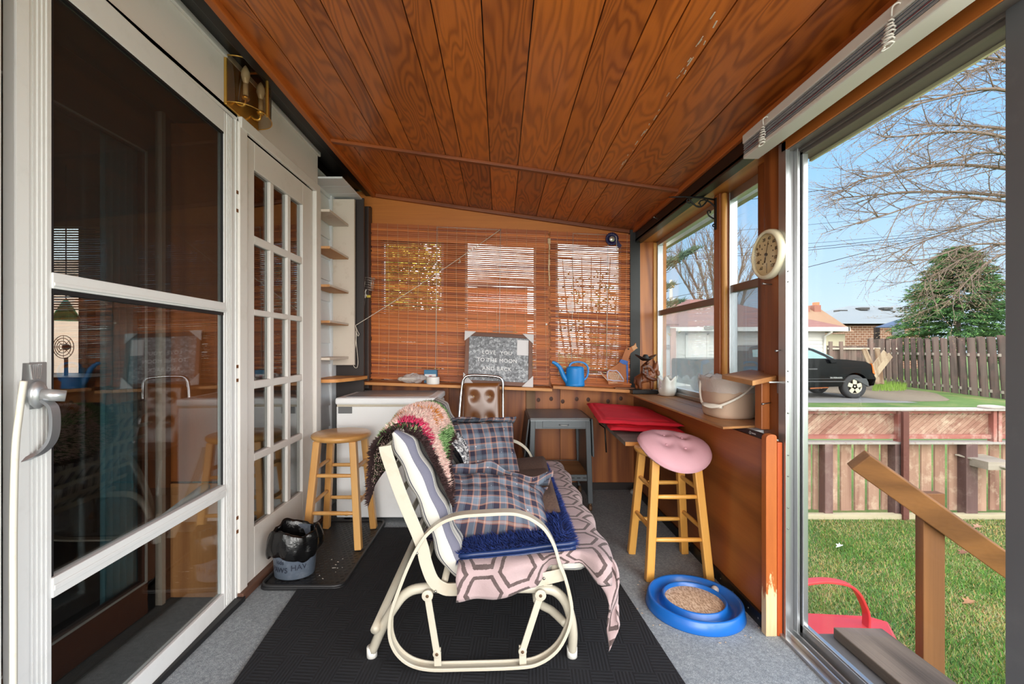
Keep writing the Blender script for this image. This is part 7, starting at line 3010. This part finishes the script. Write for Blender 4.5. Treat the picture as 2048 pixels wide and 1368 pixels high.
for k in range(1000):
    q = V((rr.gauss(1.85, .5), rr.gauss(8.2, .4), rr.uniform(-.4, 2.6) - abs(rr.gauss(0, .3))))
    c = lin((150, 132, 96)) if rr.random() < .6 else lin((104, 112, 62))
    b = rr.uniform(.7, 1.2)
    m.col = tuple(min(1, x * b) for x in c[:3])
    m.blade(q, (rr.uniform(-1, 1), rr.uniform(-1, 1), rr.uniform(-.4, 1)), rr.uniform(.06, .14), .025)
m.col = (1, 1, 1)
m.build('leaves', m_needle, bu2)
m = MB()
for k in range(9):
    m.tube([(1.7 + .05 * (k - 4), 8.2, GZ), (1.7 + .14 * (k - 4), 8.2, 1.4), (1.7 + .18 * (k - 4), 8.2, 2.8)], [.03, .02, .008], 5)
m.build('stems', m_bark, bu2)
hd_ = thing('clipped_hedge', (-1.2, 5.5, GZ), 'dull hedge under the left end of the bamboo blind', 'hedge')
m = MB()
for k in range(4200):
    q = V((rr.uniform(-2.4, -.45), rr.uniform(5.2, 5.8), rr.uniform(-.55, 1.55)))
    m.col = tuple(x * rr.uniform(.7, 1.2) for x in lin((96, 84, 50))[:3])
    m.blade(q, (rr.uniform(-1, 1), rr.uniform(-1, 1), rr.uniform(-.4, 1)), rr.uniform(.06, .14), .035)
m.col = (1, 1, 1)
m.build('leaves', m_needle, hd_)

# ---- things inside the house seen through the storm door
kw = thing('pendant_lamp', (-3.1, 3.15, 1.4), 'green glass cone pendant lamp inside the house behind the storm door', 'lamp')
lp0 = V((-3.75, 0, 0))
pc_ = onY(132, 598, 3.15)
m = MB()
m.lathe([(.006, .0), (.02, -.02), (.085, -.155), (.078, -.155), (.012, -.02)], pc_, 24)
m.build('lamp_shade', glass('green_glass', (104, 206, 180), haze=.3, haze_c=(110, 206, 180)), kw)
m = MB().tube([pc_, (pc_.x, pc_.y, 2.42)], .004, 6)
m.build('cable', m_black, kw)
tf_ = thing('table_fan', onY(127, 740, 3.3), 'round table fan silhouetted against the window inside the house', 'fan')
fc = onY(127, 694, 3.3)
m = MB()
for r_ in (.078, .06, .04, .02):
    m.tube([fc + V((r_ * cos(a), -.02 * (1 - r_ / .08), r_ * 1.1 * sin(a))) for a in [2 * PI * k / 24 for k in range(24)]], .0028, 5, True)
for k in range(8):
    a = k * PI / 4
    m.tube([fc, fc + V((.078 * cos(a), 0, .086 * sin(a)))], .002, 4)
m.build('guard', m_black, tf_)
m = MB()
m.cyl(fc + V((0, .02, -.08)), fc + V((0, .02, -.26)), .012, n=10)
m.ball(fc + V((0, .02, 0)), .025, 12, 8)
m.build('stand', m_black, tf_)
m = MB()
m.box(-3.75, -2.9, 3.1, 3.58, .82, .90)
tag(m.build('counter', m_dbrown), 'dark counter under the kitchen window inside the house', 'counter')
m = MB()
for k in range(34):
    z = 2.08 - k * .02
    m.bar((-3.72, 3.575, z), (-3.2, 3.575, z), .003, .012)
tag(m.build('kitchen_blind', flat('kitchen_blind', (206, 176, 116), .7)), 'half lowered slatted blind on the window inside the house', 'blind')
m = MB()
m.box(-9, -4.6, 7.5, 7.7, GZ, 2.6)
tag(m.build('pink_wall', flat('pink_block', (250, 206, 184), .9, var=.05)), 'pink block wall outside the window seen through the storm door', 'wall', None, 'structure')
m = MB()
rr = random.Random(14)
for k in range(26):
    y = rr.uniform(1.25, 2.35)
    x = .652 - .012 * rr.random() - .05 * max(0, (1.75 - y)) * rr.random()
    L = rr.uniform(.01, .05)
    m.bar((x, y, ceil_z(x) - .0008), (x + rr.uniform(-.003, .003), y + L, ceil_z(x) - .0008), rr.uniform(.002, .005), .001)
tag(m.build('ceiling_drips', flat('pale_drip', (206, 186, 164), .8)), 'pale drip marks along one board joint of the wooden ceiling', 'marks', None, 'stuff')
